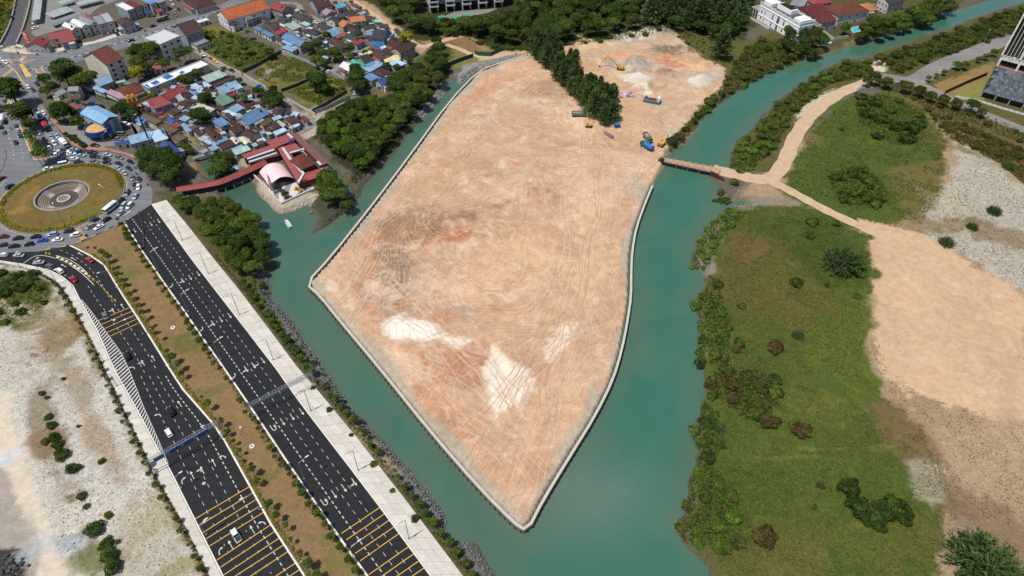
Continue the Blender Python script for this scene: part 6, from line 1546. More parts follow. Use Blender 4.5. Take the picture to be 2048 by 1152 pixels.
    for x0, y0, x1, y1 in ((560, 190, 600, 235), (620, 195, 680, 180), (630, 240, 700, 210)):
        MB().bar(S('k5', x0, y0, 5.3) - c, S('k5', x1, y1, 5.3) - c, .22).obj('blue_flashing', M['blue'], o)
temple()
def walkway():
    cl = smooth_line([S('k6', 95, 275, 3.2), S('k6', 400, 232, 3.2), S('k6', 690, 178, 3.2), S('k6', 920, 88, 3.2), S('k6', 1120, 0, 3.2), S('k5', 330, 470, 3.2)], 2)
    for p in cl: p.z = 0
    c = cl[0].copy(); l = [p - c for p in cl]
    o = thing('covered_walkway', c, 0, 'long red-roofed covered walkway over the creek to the temple', 'walkway')
    m = MB(); a, b = offset_line(l, 2.3), offset_line(l, -2.3)
    for i in range(len(l) - 1):
        r0, r1 = l[i] + Vector((0, 0, 4.0)), l[i + 1] + Vector((0, 0, 4.0))
        for e in (a, b):
            q = [e[i] + Vector((0, 0, 3.1)), e[i + 1] + Vector((0, 0, 3.1)), r1, r0]
            m.add(q if e is b else q[::-1], [(0, 1, 2, 3)])
    m.obj('roof', M['roof'], o, color=lin(146, 66, 62))
    ribbon(MB(), l, 3.4, -.1, .25).obj('deck', M['dark_concrete'], o)
    for e in (offset_line(l, 1.8), offset_line(l, -1.8)):
        MB().path([p + Vector((0, 0, 1.2)) for p in e], .06).obj('rail', M['rust'], o)
        for p, _ in at_dist(e, 3.4): MB().bar((p.x, p.y, .2), (p.x, p.y, 3.2), .09).obj('post', M['rust'], o)
    for p, _ in at_dist(offset_line(l, -2.0), 4.2): MB().bar((p.x, p.y, -3.2), (p.x, p.y, .1), .3, 0, 8).obj('pile', M['concrete'], o)
walkway()
# ------------------------------------------------------------------ vehicles
def loft(m, secs, mi=0):
    """secs: (x, half width, z bottom, z top, crown)"""
    ring_ = []
    for x, w, zb, zt, cr in secs:
        ring_.append([(x, -w * .92, zb), (x, -w, zb + (zt - zb) * .45), (x, -w * .94, zt - .05), (x, -w * .6, zt + cr), (x, w * .6, zt + cr), (x, w * .94, zt - .05), (x, w, zb + (zt - zb) * .45), (x, w * .92, zb)])
    n = 8; vs = [v for r in ring_ for v in r]; fs = []
    for k in range(len(secs) - 1):
        for i in range(n): fs.append((k * n + i, k * n + (i + 1) % n, (k + 1) * n + (i + 1) % n, (k + 1) * n + i))
    fs += [tuple(range(n))[::-1], tuple(range((len(secs) - 1) * n, len(secs) * n))]
    m.add(vs, [f[::-1] for f in fs], mi); return m
def frustum(m, b, t, z0, z1, mi=0, cap=True):
    vs = [(b[0], -b[2], z0), (b[1], -b[2], z0), (b[1], b[2], z0), (b[0], b[2], z0), (t[0], -t[2], z1), (t[1], -t[2], z1), (t[1], t[2], z1), (t[0], t[2], z1)]
    m.add(vs, [(0, 1, 5, 4), (1, 2, 6, 5), (2, 3, 7, 6), (3, 0, 4, 7)] + ([(4, 5, 6, 7)] if cap else []), mi); return m
WHEEL = MB().bar((0, -.1, 0), (0, .1, 0), .32, 0, 12).mesh('wheel', M['tyre'])
HUB = MB().bar((0, -.115, 0), (0, .115, 0), .18, 0, 8).mesh('hub', M['metal'])
BIGWHEEL = MB().bar((0, -.16, 0), (0, .16, 0), .5, 0, 12).mesh('wheel', M['tyre'])
LAMP = MB().box((0, 0, 0), (.12, .34, .14)).mesh('lamp', M['lamp_white'])
TAIL = MB().box((0, 0, 0), (.1, .3, .2)).mesh('tail_lamp', M['lamp_red'])
CAR = {}
def car_type(key, L, W, cab, roof, zr, bonnet=.86, boot=.9):
    body = loft(MB(), [(-L * .5, W * .40, .42, boot - .14, 0), (-L * .485, W * .47, .28, boot, .02), (-L * .3, W * .5, .22, .92, .03), (L * .12, W * .5, .22, .93, .03), (L * .22, W * .5, .22, bonnet, .04), (L * .42, W * .48, .24, bonnet - .06, .03), (L * .485, W * .43, .3, .66, 0), (L * .5, W * .36, .36, .58, 0)]).mesh('body', M['paint'], True)
    gl = frustum(MB(), (cab[0] * L, cab[1] * L, W * .455), (roof[0] * L, roof[1] * L, W * .39), .9, zr - .03).mesh('windows', M['glass'])
    rf = frustum(MB(), (roof[0] * L - .06, roof[1] * L + .06, W * .40), (roof[0] * L + .05, roof[1] * L - .08, W * .36), zr - .06, zr).mesh('cabin_roof', M['paint'])
    pl = MB()
    for s in (-1, 1):
        for (xb, xt) in ((cab[0], roof[0]), (cab[1], roof[1]), ((cab[0] + cab[1]) / 2 - .02, (roof[0] + roof[1]) / 2 - .02)):
            pl.bar((xb * L, s * W * .455, .9), (xt * L, s * W * .39, zr - .05), .05)
    CAR[key] = dict(L=L, W=W, body=body, gl=gl, rf=rf, pl=pl.mesh('pillars', M['paint']), tz=boot - .2)
car_type('sedan', 4.5, 1.8, (-.34, .22), (-.2, .08), 1.46)
car_type('hatch', 4.0, 1.74, (-.46, .22), (-.38, .08), 1.5, .9, .98)
car_type('suv', 4.6, 1.9, (-.47, .2), (-.42, .07), 1.74, 1.02, 1.05)
car_type('mpv', 4.5, 1.8, (-.48, .3), (-.44, .12), 1.72, .95, 1.0)
car_type('van', 5.0, 1.85, (-.49, .38), (-.47, .27), 2.05, 1.0, 1.1)
car_type('pickup', 5.2, 1.9, (-.12, .2), (-.06, .1), 1.78, 1.05, .95)
PAINTS = {'white': lin(232, 232, 230), 'silver': lin(176, 182, 190), 'grey': lin(104, 110, 118), 'black': lin(24, 25, 28), 'navy': lin(30, 44, 74), 'red': lin(176, 30, 40), 'dark red': lin(110, 20, 32), 'blue': lin(28, 84, 176), 'yellow': lin(232, 190, 50),
          'beige': lin(150, 138, 116), 'dark green': lin(44, 66, 62), 'pale blue': lin(150, 176, 204), 'green': lin(40, 120, 80)}
KWORD = {'sedan': 'saloon car', 'hatch': 'hatchback', 'suv': 'four-wheel drive', 'mpv': 'people carrier', 'van': 'van', 'pickup': 'pickup truck'}
def car(p, ang, colname, typ, where, label=None):
    d = CAR[typ]; rgb = PAINTS[colname]
    o = thing('car' if typ not in ('van', 'pickup') else typ, (p.x, p.y, ZR + .012), ang, label or f'{colname} {KWORD[typ]} {where}', 'car' if typ not in ('van', 'pickup') else typ, 'traffic ' + where)
    j = RND.uniform(.9, 1.1); rgb = tuple(min(1, c * j) for c in rgb)
    mobj('body', d['body'], o, color=rgb); mobj('windows', d['gl'], o)
    rf = mobj('cabin_roof', d['rf'], o, color=rgb); mobj('pillars', d['pl'], o, color=rgb)
    L, W = d['L'], d['W']
    for sx in (-.31, .31):
        for sy in (-.44, .44):
            w = mobj('wheel', WHEEL, o, (sx * L, sy * W, .32)); mobj('hub', HUB, w)
    for sy in (-.34, .34):
        mobj('headlight', LAMP, o, (L * .475, sy * W, .66)); mobj('tail_light', TAIL, o, (-L * .485, sy * W, .72))
    if typ == 'pickup':
        MB().box((-L * .3, 0, .99), (L * .34, W * .8, .06)).obj('load_bed', M['dark_metal'], o)
    return o
def head_px(f, x, y, dx, dy):
    a, b = S(f, x, y), S(f, x + dx * .3, y + dy * .3); t = b - a
    return math.atan2(t.y, t.x)
B_ = {'w': 'white', 's': 'silver', 'g': 'grey', 'k': 'black', 'n': 'navy', 'r': 'red', 'd': 'dark red', 'b': 'blue', 'y': 'yellow', 'e': 'beige', 't': 'dark green', 'p': 'pale blue'}
T_ = {'s': 'sedan', 'h': 'hatch', 'u': 'suv', 'm': 'mpv', 'v': 'van', 'p': 'pickup'}
RINGC = [(560, 225, 'ws'), (748, 172, 'wv'), (735, 132, 'km'), (860, 112, 'wh'), (910, 150, 'ks'), (935, 75, 'ps'), (830, 57, 'ws'), (720, 75, 'ns'), (635, 30, 'ws'), (850, 8, 'ps'), (930, 30, 'kh'), (1070, 40, 'ku'), (1100, 90, 'ku'), (1090, 145, 'gs'),
         (1240, 65, 'ss'), (1235, 118, 'kh'), (1235, 160, 'ks'), (1380, 97, 'gs'), (1375, 170, 'ks'), (1510, 148, 'kh'), (1370, 223, 'ph'), (1490, 222, 'ns'), (1440, 275, 'sh'), (1530, 330, 'gs'), (1605, 352, 'nh'), (1555, 425, 'kh'), (1600, 440, 'wh'), (1470, 505, 'gm'),
         (1565, 545, 'ps'), (1400, 605, 'ku'), (1430, 655, 'sm'), (1500, 655, 'wm'), (1395, 740, 'sh'), (1230, 815, 'ks'), (1090, 820, 'ns'), (1050, 895, 'em'), (1145, 900, 'ws'), (800, 945, 'ku'), (875, 990, 'wu'), (610, 985, 'pu'),
         (670, 1045, 'ws'), (490, 1055, 'bs'), (415, 1010, 'ks'), (210, 1028, 'ks'), (40, 1010, 'ds'), (340, 1098, 'kh'), (165, 1120, 'ks'), (40, 1108, 'nh'), (125, 432, 'nu'), (30, 337, 'dh')]
for x, y, k in RINGC:
    p = S('r0', x, y); r = p - RBC; t = Vector((r.y, -r.x, 0)).normalized()
    if y > 880 and x < 900:
        t = (P(20, 470) - P(150, 455)).normalized()
        if y > 960: t = (P(10, 492) - P(130, 477)).normalized()
    q = photo_xy(p)[1]
    side = 'above the roundabout' if p.y > RBC.y + 12 else ('below the roundabout' if p.y < RBC.y - 10 else ('right of the roundabout' if p.x > RBC.x else 'left of the roundabout'))
    car(p, math.atan2(t.y, t.x), B_[k[0]], T_[k[1]], 'circling ' + side)
for f, dx, dy, where, lst in (
  ('k7', 55, 100, 'queueing on the tree-lined approach', [(330, 322, 'wh'), (388, 358, 'th'), (430, 287, 'nh'), (432, 482, 'rh'), (285, 510, 'gs'), (457, 638, 'wh'), (510, 620, 'wh'), (375, 672, 'wh'), (400, 720, 'ks'), (470, 848, 'gh'), (520, 940, 'ku'), (593, 897, 'ps'), (667, 885, 'ph'),
      (632, 970, 'wm'), (578, 1022, 'ws'), (727, 1052, 'ts'), (632, 1070, 'ws'), (718, 1110, 'ns'), (412, 590, 'ks'), (800, 1085, 'wh')]),
  ('k7', -30, -100, 'on the road at the left edge', [(55, 475, 'gh'), (70, 547, 'kh'), (10, 590, 'dh'), (15, 780, 'kh'), (50, 840, 'gh'), (185, 765, 'gh'), (212, 820, 'sh'), (240, 882, 'kh'), (185, 958, 'ks'), (5, 540, 'dh')]),
  ('k7', 100, 60, 'waiting at the yellow box junction', [(65, 38, 'ws'), (10, 66, 'gs'), (20, 6, 'ws')]),
  ('h2', 100, -30, 'on the shop street', [(930, 515, 'ks'), (510, 795, 'ks'), (550, 855, 'ss')]),
  ('h2', -70, -60, 'parked before the shops', [(45, 640, 'wh'), (240, 670, 'kh'), (200, 600, 'wh'), (1195, 275, 'gh'), (1310, 110, 'wh'), (1265, 20, 'wh'), (1525, 100, 'gh'), (1400, 10, 'gh')]),
  ('h2', 60, 60, 'turning into the shop street', [(1410, 190, 'ks'), (1360, 300, 'gs')]),
  ('h1', 100, -30, 'parked beside the long car park roof', [(690, 455, 'ws'), (685, 550, 'ws')]),
  ('h7', 90, 40, 'along the village lane', [(65, 15, 'ws'), (300, 140, 'ys'), (235, 85, 'rh'), (1155, 620, 'bs'), (620, 315, 'kh')]),
  ('h8', 90, -20, 'at the end of the village lane', [(325, 535, 'wh'), (890, 955, 'ks')]), ('h8', 5, 60, 'under the big tree', [(730, 885, 'sh')]),
  ('h4', 90, 20, 'in the upper village lanes', [(1215, 900, 'rh'), (15, 450, 'wh'), (255, 400, 'wv')]),
  ('k1', 100, 5, 'on the restaurant forecourt', [(870, 792, 'ks'), (1465, 285, 'su'), (1480, 385, 'wu'), (1400, 580, 'gv'), (1330, 670, 'gh')]),
  ('k3', 80, -25, 'behind the temple', [(915, 1020, 'wv'), (910, 962, 'bs')]),
  ('h6', 90, -40, 'by the long white building', [(1130, 660, 'kh'), (800, 420, 'kh'), (640, 1040, 'kh')])):
    for x, y, k in lst: car(S(f, x, y), head_px(f, x, y, dx, dy), B_[k[0]], T_[k[1]], where)
for f, x, y, k, where in (('g1', 980, 975, 'km', 'beside the white hatching'), ('g1', 815, 667, 'gs', 'on the upper yellow bars'), ('g1', 570, 385, 'rs', 'in the filter lane'), ('g1', 465, 322, 'wu', 'queueing in the filter lane'),
                          ('g1', 390, 285, 'gh', 'queueing in the filter lane'), ('g1', 303, 257, 'ss', 'queueing in the filter lane'), ('g1', 152, 202, 'ss', 'past the give-way line'), ('g1', 30, 200, 'wh', 'past the give-way line'),
                          ('g1', 695, 237, 'rs', 'alone beside the brown median'), ('g3', 175, 238, 'ku', 'above the blue sign gantry'), ('g3', 165, 357, 'wh', 'just above the blue sign gantry'), ('g3', 540, 930, 'wp', 'on the lower yellow bars')):
    p = S(f, x, y); car(p, west_head(p), B_[k[0]], T_[k[1]], where)
def big(p, ang, name, label, cat): return thing(name, (p.x, p.y, ground_z(p.x, p.y) + .02), ang, label, cat)
def bus():
    p = S('r0', 1285, 690); r = p - RBC; o = big(p, math.atan2(-r.x, r.y), 'minibus', 'white minibus with green skirt beside the roundabout kerb', 'bus')
    o.location.z = ZR
    MB().box((0, 0, 1.75), (7.4, 2.2, 2.2), top=.96).obj('body', M['paint'], o, color=PAINTS['white'])
    MB().box((0, 0, .55), (7.5, 2.24, .5)).obj('skirt', M['paint'], o, color=PAINTS['green'])
    MB().box((.2, 0, 1.95), (6.6, 2.24, .8)).obj('windows', M['glass'], o)
    MB().box((3.66, 0, 1.95), (.12, 1.9, 1.0)).obj('windscreen', M['glass'], o)
    MB().box((-1, 0, 2.95), (2, 1.2, .25)).obj('roof_unit', M['white_metal'], o)
    for sx in (-2.3, 2.3):
        for sy in (-1, 1): mobj('wheel', BIGWHEEL, o, (sx, sy, .5), scale=(.85, 1, .85))
bus()
def truck(p, ang, label, bed='open', cab='green', tarp=None, name='dump_truck'):
    o = big(p, ang, name, label, 'truck')
    MB().box((0, 0, .85), (7.6, 1.0, .3)).obj('chassis', M['dark_metal'], o)
    m = MB(); m.box((2.9, 0, 1.9), (1.8, 2.4, 1.9), top=.93); c = m.obj('cab', M['paint'], o, color=PAINTS[cab] if isinstance(cab, str) else cab)
    MB().box((3.72, 0, 2.25), (.2, 2.1, .8)).box((2.95, 0, 2.3), (1.0, 2.36, .7)).obj('cab_windows', M['glass'], c)
    if bed == 'mixer':
        MB().bar((-3.2, 0, 2.5), (1.4, 0, 2.1), .75, 0, 12, 1.3).obj('mixer_drum', M['white_metal'], o)
        MB().bar((-3.9, 0, 2.7), (-3.2, 0, 2.5), .4, 0, 10, .75).obj('drum_mouth', M['metal'], o)
    else:
        bm = MB().box((-1.1, 0, 1.15), (5.6, 2.4, .2))
        for s in (-1, 1): bm.box((-1.1, s * 1.15, 1.9), (5.6, .12, 1.4))
        bm.box((-3.85, 0, 1.9), (.12, 2.3, 1.4)).box((1.65, 0, 2.1), (.12, 2.4, 1.8))
        bm.obj('tipper_body', M['plainpaint'], o, color=lin(120, 122, 126) if not tarp else tarp)
        if tarp: roof_mesh('g', 5.5, 2.2, .45).obj('tarpaulin', M['plainpaint'], o, loc=(-1.1, 0, 2.6), color=tarp)
        else: MB().box((-1.1, 0, 1.75), (5.3, 2.1, 1.0), top=.8).obj('load', M['grey_concrete'], o)
    for sx in (2.7, -1.6, -2.8):
        for sy in (-1, 1): mobj('wheel', BIGWHEEL, o, (sx, sy, .5))
    for sy in (-.8, .8): mobj('headlight', LAMP, o, (3.8, sy, 1.1))
    return o
truck(S('f8', 370, 258), head_px('f8', 370, 258, 100, 2), 'dump truck with green cab beside the casuarina belt')
truck(S('f8', 1028, 490), head_px('f8', 1028, 490, 45, 60), 'dump truck with empty grey bed near the bridge')
truck(S('f8', 1020, 570), head_px('f8', 1020, 570, -70, -38), 'dump truck with blue tarpaulin near the bridge', tarp=lin(44, 110, 190))
truck(S('k7', 45, 712), head_px('k7', 45, 712, -25, -80), 'white cement mixer truck on the road at the left edge', 'mixer', 'white', name='mixer_truck')
truck(S('k7', 487, 700), head_px('k7', 487, 700, 50, 95), 'blue lorry queueing on the tree-lined approach', 'open', 'blue', lin(46, 86, 120), 'lorry')
truck(S('k7', 540, 795), head_px('k7', 540, 795, 50, 95), 'black lorry with red load queueing on the approach', 'open', 'black', lin(190, 40, 40), 'lorry')
truck(S('k7', 750, 985), head_px('k7', 750, 985, 75, 90), 'white box lorry in the approach queue', 'open', 'white', lin(230, 230, 228), 'lorry')
truck(S('h2', 1110, 395), head_px('h2', 1110, 395, 100, -28), 'dark lorry with pale roof parked on the shop street', 'open', 'grey', lin(120, 124, 122), 'lorry')
def excavator(p, ang, label, reach=1.0):
    o = big(p, ang, 'excavator', label, 'excavator'); Y = lin(214, 166, 60)
    for s in (-1, 1): MB().box((0, s * 1.25, .45), (4.2, .6, .9), top=.85).obj('track', M['dark_metal'], o)
    MB().box((-.4, 0, 1.55), (3.4, 2.5, 1.1)).obj('house', M['plainpaint'], o, color=Y)
    MB().box((-1.9, 0, 1.5), (.8, 2.4, 1.3)).obj('counterweight', M['plainpaint'], o, color=lin(170, 130, 46))
    cb = MB().box((.7, .7, 2.1), (1.3, 1.0, 1.6), top=.9).obj('cab', M['plainpaint'], o, color=Y)
    MB().box((1.36, .7, 2.3), (.08, .9, 1.0)).box((.7, .16, 2.4), (1.0, .06, .8)).obj('cab_window', M['glass'], cb)
    r = reach
    j0, j1, j2 = Vector((1.1, -.3, 1.7)), Vector((1.1 + 3.8 * r, -.3, 1.7 + 3.4 * r)), Vector((1.1 + 6.2 * r, -.3, .9))
    MB().bar(j0, j1, .3, 0, 4, .24).obj('boom', M['plainpaint'], o, color=Y)
    MB().bar(j1, j2, .26, 0, 4, .18).obj('dipper_arm', M['plainpaint'], o, color=Y)
    MB().bar(j0 + Vector((.6, .2, 0)), j0.lerp(j1, .6), .09).obj('hydraulic_ram', M['metal'], o)
    MB().box(j2 + Vector((-.3, 0, -.3)), (.9, 1.1, .9), 0, 0, .6).obj('bucket', M['dark_metal'], o)
excavator(S('f6', 768, 668), head_px('f6', 768, 668, -90, -8), 'yellow long-reach excavator on the grey spoil heaps', 1.9)
excavator(S('f8', 1165, 540), head_px('f8', 1165, 540, 50, -48), 'yellow excavator by the bank above the bridge', .9)
def roller():
    p = S('f8', 462, 358); o = big(p, head_px('f8', 462, 358, 50, 10), 'bulldozer', 'small yellow bulldozer below the casuarina belt', 'bulldozer'); Y = lin(206, 160, 60)
    for s in (-1, 1): MB().box((0, s * .95, .45), (3.0, .5, .9), top=.8).obj('track', M['dark_metal'], o)
    MB().box((.6, 0, 1.2), (1.6, 1.3, .8)).obj('engine_hood', M['plainpaint'], o, color=Y)
    MB().box((-.6, 0, 1.7), (1.2, 1.4, 1.6), top=.85).obj('cab', M['plainpaint'], o, color=Y)
    MB().box((1.9, 0, .7), (.25, 3.0, 1.0)).obj('blade', M['dark_metal'], o)
roller()
def boat(p, ang, L, label, hull, inner, name='boat', cat='boat', z=WL):
    o = thing(name, (p.x, p.y, z), ang, label, cat)
    W = L * .3; secs = [(-.5, .42, .0), (-.3, .48, -.02), (0, .5, -.04), (.25, .4, -.02), (.4, .24, .08), (.5, .03, .2)]
    m = MB(); vs = []
    for x, w, s in secs:
        for k, (yy, zz) in enumerate(((-1, .75), (-.8, 0), (-.2, -.3), (.2, -.3), (.8, 0), (1, .75))): vs.append((x * L, yy * w * W, zz * .8 + s))
    fs = [(r * 6 + i, r * 6 + i + 1, (r + 1) * 6 + i + 1, (r + 1) * 6 + i) for r in range(5) for i in range(5)] + [(0, 1, 2, 3, 4, 5)]
    m.add(vs, fs); m.obj('hull', M['plainpaint'], o, color=hull)
    m = MB(); m.add([(x * L * .97, y * w * W * .9, .18) for x, w, s in secs for y in (-1, 1)], [(2 * i, 2 * i + 1, 2 * i + 3, 2 * i + 2) for i in range(5)]); m.obj('floor', M['plainpaint'], o, color=inner)
    for x in (-.3, -.05, .2): MB().box((x * L, 0, .45), (L * .07, W * .8, .08)).obj('thwart', M['plainpaint'], o, color=hull)
    MB().box((-.54 * L, 0, .5), (.4, .35, .9)).obj('outboard_motor', M['dark_metal'], o)
    MB().path([(x * L, w * W, .6 + s) for x, w, s in secs], .07).path([(x * L, -w * W, .6 + s) for x, w, s in secs], .07).obj('gunwale', M['plainpaint'], o, color=tuple(c * .7 for c in hull))
    return o
boat(S('k6', 1700, 780, WL), head_px('k6', 1700, 780, -50, -75), 6.6, 'white open motorboat afloat below the temple point', lin(226, 228, 228), lin(196, 204, 206))
boat(S('k6', 708, 410, WL), head_px('k6', 708, 410, -4, 60), 4.2, 'small blue boat moored beside the covered walkway', lin(206, 220, 230), lin(110, 156, 200))
boat(S('k4', 1205, 820, WL), head_px('k4', 1205, 820, 50, 90), 5.0, 'blue boat drawn up beside the creek mangroves', lin(70, 130, 180), lin(90, 150, 190))
boat(S('k4', 1280, 830, WL), head_px('k4', 1280, 830, 45, 90), 5.4, 'white boat drawn up beside the blue boat', lin(220, 224, 226), lin(190, 196, 200))
boat(S('k5', 1050, 1060, WL), head_px('k5', 1050, 1060, -50, -30), 4.6, 'pale wooden boat stranded beside the lone mangrove', lin(176, 166, 144), lin(150, 140, 120), z=WL + .25)
boat(S('f8', 655, 440, .5), head_px('f8', 655, 440, -60, -38), 6.6, 'grey boat lying on the sand below the bulldozer', lin(96, 100, 112), lin(190, 150, 150), z=.75)
boat(S('k5', 985, 1090, WL), head_px('k5', 985, 1090, 50, 25), 3.2, 'dark sunken boat in the shallow mud', lin(84, 84, 70), lin(84, 90, 76), z=WL - .1)
def hopper():
    p = S('f6', 1070, 980); o = big(p, head_px('f6', 1070, 980, 100, 15), 'dredge_pontoon', 'grey dredging pontoon with white cabin lying on the sand', 'pontoon')
    MB().box((0, 0, .6), (9.5, 4.4, 1.2)).obj('hull', M['plainpaint'], o, color=lin(96, 98, 102))
    MB().box((3.8, 0, 2.3), (1.5, 3.8, 2.4)).obj('cabin', M['plainpaint'], o, color=lin(214, 214, 212))
    MB().box((0, 0, 1.5), (4.4, 2.2, .8)).obj('hopper', M['rust'], o)
    MB().bar((-3.6, 0, 1.2), (-3.6, 0, 3.6), .2).box((-3.2, .8, 1.8), (1.2, 1.2, 1.4)).obj('winch', M['plainpaint'], o, color=lin(60, 96, 160))
    MB().path([(-4.5, -2.1, 1.2), (-4.5, -2.1, 2.1), (4.5, -2.1, 2.1), (4.5, -2.1, 1.2)], .06).obj('rail', M['white_metal'], o)
hopper()
tk = thing('water_tank', S('f8', 735, 365), .3, 'blue tank hut half hidden under the casuarinas', 'tank')
MB().box((0, 0, 1.3), (2.6, 2.2, 2.6)).obj('tank', M['plainpaint'], tk, color=lin(50, 96, 150)); roof_mesh('g', 3, 2.6, .5).obj('roof', M['roof'], tk, loc=(0, 0, 2.7), color=lin(60, 110, 170))
tp = thing('tarpaulin_heap', S('f6', 830, 920), .2, 'crumpled blue and red tarpaulins on the sand beside a spoil heap', 'tarpaulins')
for i in range(16):
    q = [(RND.uniform(-4, 4), RND.uniform(-2.5, 2.5), RND.uniform(.1, .6)) for _ in range(1)][0]; gz = ground_z(tp.location.x + q[0], tp.location.y + q[1])
    m = MB(); s = RND.uniform(.6, 1.5); n = 6
    m.add([(q[0], q[1], gz + q[2] + .25)] + [(q[0] + s * RND.uniform(.5, 1.2) * math.cos(k * 1.047), q[1] + s * RND.uniform(.5, 1.2) * math.sin(k * 1.047), gz + .05 + RND.uniform(0, .2)) for k in range(n)], [(0, 1 + k, 1 + (k + 1) % n) for k in range(n)])
    m.obj('tarpaulin', M['plainpaint'], tp, color=RND.choice([lin(96, 120, 190), lin(196, 206, 226), lin(190, 90, 100), lin(86, 96, 160)]))
def motorbike(p, ang, label):
    o = thing('motorcycle', (p.x, p.y, ZR + .01), ang, label, 'motorcycle', 'motorcycles in the traffic')
    for x in (-.62, .62): mobj('wheel', WHEEL, o, (x, 0, .3), scale=(.92, .5, .92))
    MB().box((0, 0, .62), (1.0, .3, .35)).bar((.45, 0, .6), (.6, 0, 1.05), .06).bar((.5, -.3, 1.05), (.5, .3, 1.05), .04).obj('frame', M['dark_metal'], o)
    r = thing_part = None
    m = MB(); m.box((-.15, 0, 1.0), (.34, .42, .62), top=.85).bar((0, -.22, 1.2), (.42, -.24, 1.05), .07).bar((0, .22, 1.2), (.42, .24, 1.05), .07).bar((-.1, -.18, .72), (.25, -.2, .5), .09).bar((-.1, .18, .72), (.25, .2, .5), .09)
    m.bar((-.1, 0, 1.28), (-.05, 0, 1.4), .09)
    rd = thing('person', (p.x, p.y, ZR + .01), ang, label.replace('motorcycle', 'rider in dark clothes on the motorcycle'), 'person', 'riders in the traffic')
    m.obj('clothes', M['dark_metal'], rd)
    MB().bar((-.05, 0, 1.38), (-.03, 0, 1.64), .15, 0, 8, .12).obj('helmet', M['plainpaint'], rd, color=lin(190, 60, 50))
for f, x, y, dx, dy, lb in (('k1', 690, 885, 80, 20, 'motorcycle beside the queue above the roundabout'), ('h2', 780, 605, 100, -30, 'motorcycle riding down the shop street'), ('r0', 1560, 215, 40, 60, 'motorcycle at the right of the roundabout queue'),
                            ('r0', 1575, 285, 30, 60, 'motorcycle behind the silver hatchback on the ring'), ('k7', 570, 695, 50, 90, 'motorcycle beside the kerb of the approach'), ('k7', 610, 760, 50, 90, 'motorcycle behind the black lorry'),
                            ('f3', 1065, 615, 20, 60, 'motorcycle entering the new road'), ('h1', 1255, 1010, 100, -20, 'motorcycle outside the red corner restaurant'), ('h1', 725, 1065, 100, 0, 'motorcycle crossing before the red sign'), ('k7', 130, 800, -20, -80, 'motorcycle behind the cement mixer')):
    motorbike(S(f, x, y), head_px(f, x, y, dx, dy), lb)
# ------------------------------------------------------------------ vegetation
NR = np.random.default_rng(5)
def leaves_mesh(name, cen, nrm, size, aspect, tone, mat, along=None):
    """rhombic leaves; `along` gives the long axis, else a random one in the leaf plane"""
    n = len(cen)
    nrm = nrm / np.maximum(np.linalg.norm(nrm, axis=1, keepdims=True), 1e-9)
    a = along if along is not None else NR.normal(size=(n, 3))
    a = a - (a * nrm).sum(1, keepdims=True) * nrm if along is None else a
    a = a / np.maximum(np.linalg.norm(a, axis=1, keepdims=True), 1e-9)
    b = np.cross(nrm, a); b = b / np.maximum(np.linalg.norm(b, axis=1, keepdims=True), 1e-9)
    size = np.broadcast_to(np.asarray(size, float), (n,))[:, None]
    v = np.stack([cen - a * size, cen - b * size * aspect, cen + a * size, cen + b * size * aspect], 1).reshape(-1, 3)
    me = bpy.data.meshes.new(name)
    me.vertices.add(4 * n); me.vertices.foreach_set('co', v.ravel())
    me.loops.add(4 * n); me.loops.foreach_set('vertex_index', np.arange(4 * n, dtype=np.int32))
    me.polygons.add(n); me.polygons.foreach_set('loop_start', np.arange(0, 4 * n, 4, dtype=np.int32))
    me.update(calc_edges=True)
    at = me.attributes.new('Tone', 'FLOAT', 'POINT'); at.data.foreach_set('value', np.repeat(np.clip(tone, 0, 1), 4))
    me.materials.append(mat)
    return me
def lobe_cloud(lobes, per, leaf, up=.25, inner=.25):
    """lobes: (x,y,z,r,tone). leaves on and in every lobe"""
    C, N, S_, T = [], [], [], []
    for x, y, z, r, t in lobes:
        k = max(6, int(per * (r / .35) ** 2)) if per > 0 else -per
        d = NR.normal(size=(k, 3)); d /= np.linalg.norm(d, axis=1, keepdims=True); d[:, 2] = np.where(d[:, 2] < -.35, -d[:, 2], d[:, 2])
        rad = r * np.where(NR.random(k) < inner, NR.uniform(.5, .9, k), NR.uniform(.88, 1.1, k))
        C.append(np.array([x, y, z]) + d * rad[:, None] * np.array([1, 1, .85])); N.append(d + NR.normal(size=(k, 3)) * .55 + np.array([0, 0, up]))
        S_.append(leaf * NR.uniform(.7, 1.3, k)); T.append(t + NR.normal(size=k) * .16)
    return np.concatenate(C), np.concatenate(N), np.concatenate(S_), np.concatenate(T)
def crown_round(seed, mat, nl=20, per=150, leaf=.066, flat=.72, spread=.66):
    r = random.Random(seed); L = []
    for i in range(nl):
        a = i * 2.4 + r.uniform(-.4, .4); t = (i + .5) / nl
        rr = spread * math.sqrt(t) * r.uniform(.85, 1.15); z = flat * math.sqrt(max(0, 1 - (rr / .95) ** 2)) * r.uniform(.55, .9) - .15
        L.append((rr * math.cos(a), rr * math.sin(a), z, r.uniform(.26, .4), r.uniform(.25, .8)))
    for i in range(6):
        a = i * 1.05 + r.uniform(-.3, .3); L.append((.62 * math.cos(a), .62 * math.sin(a), -.2 + r.uniform(-.1, .1), r.uniform(.24, .34), r.uniform(.2, .6)))
    return _mk('crown', L, per, leaf, mat)
def _mk(name, L, per, leaf, mat, aspect=.62, up=.25):
    c, n, s, t = lobe_cloud(L, per, leaf, up)
    return leaves_mesh(name, c, n, s, aspect, t, mat)
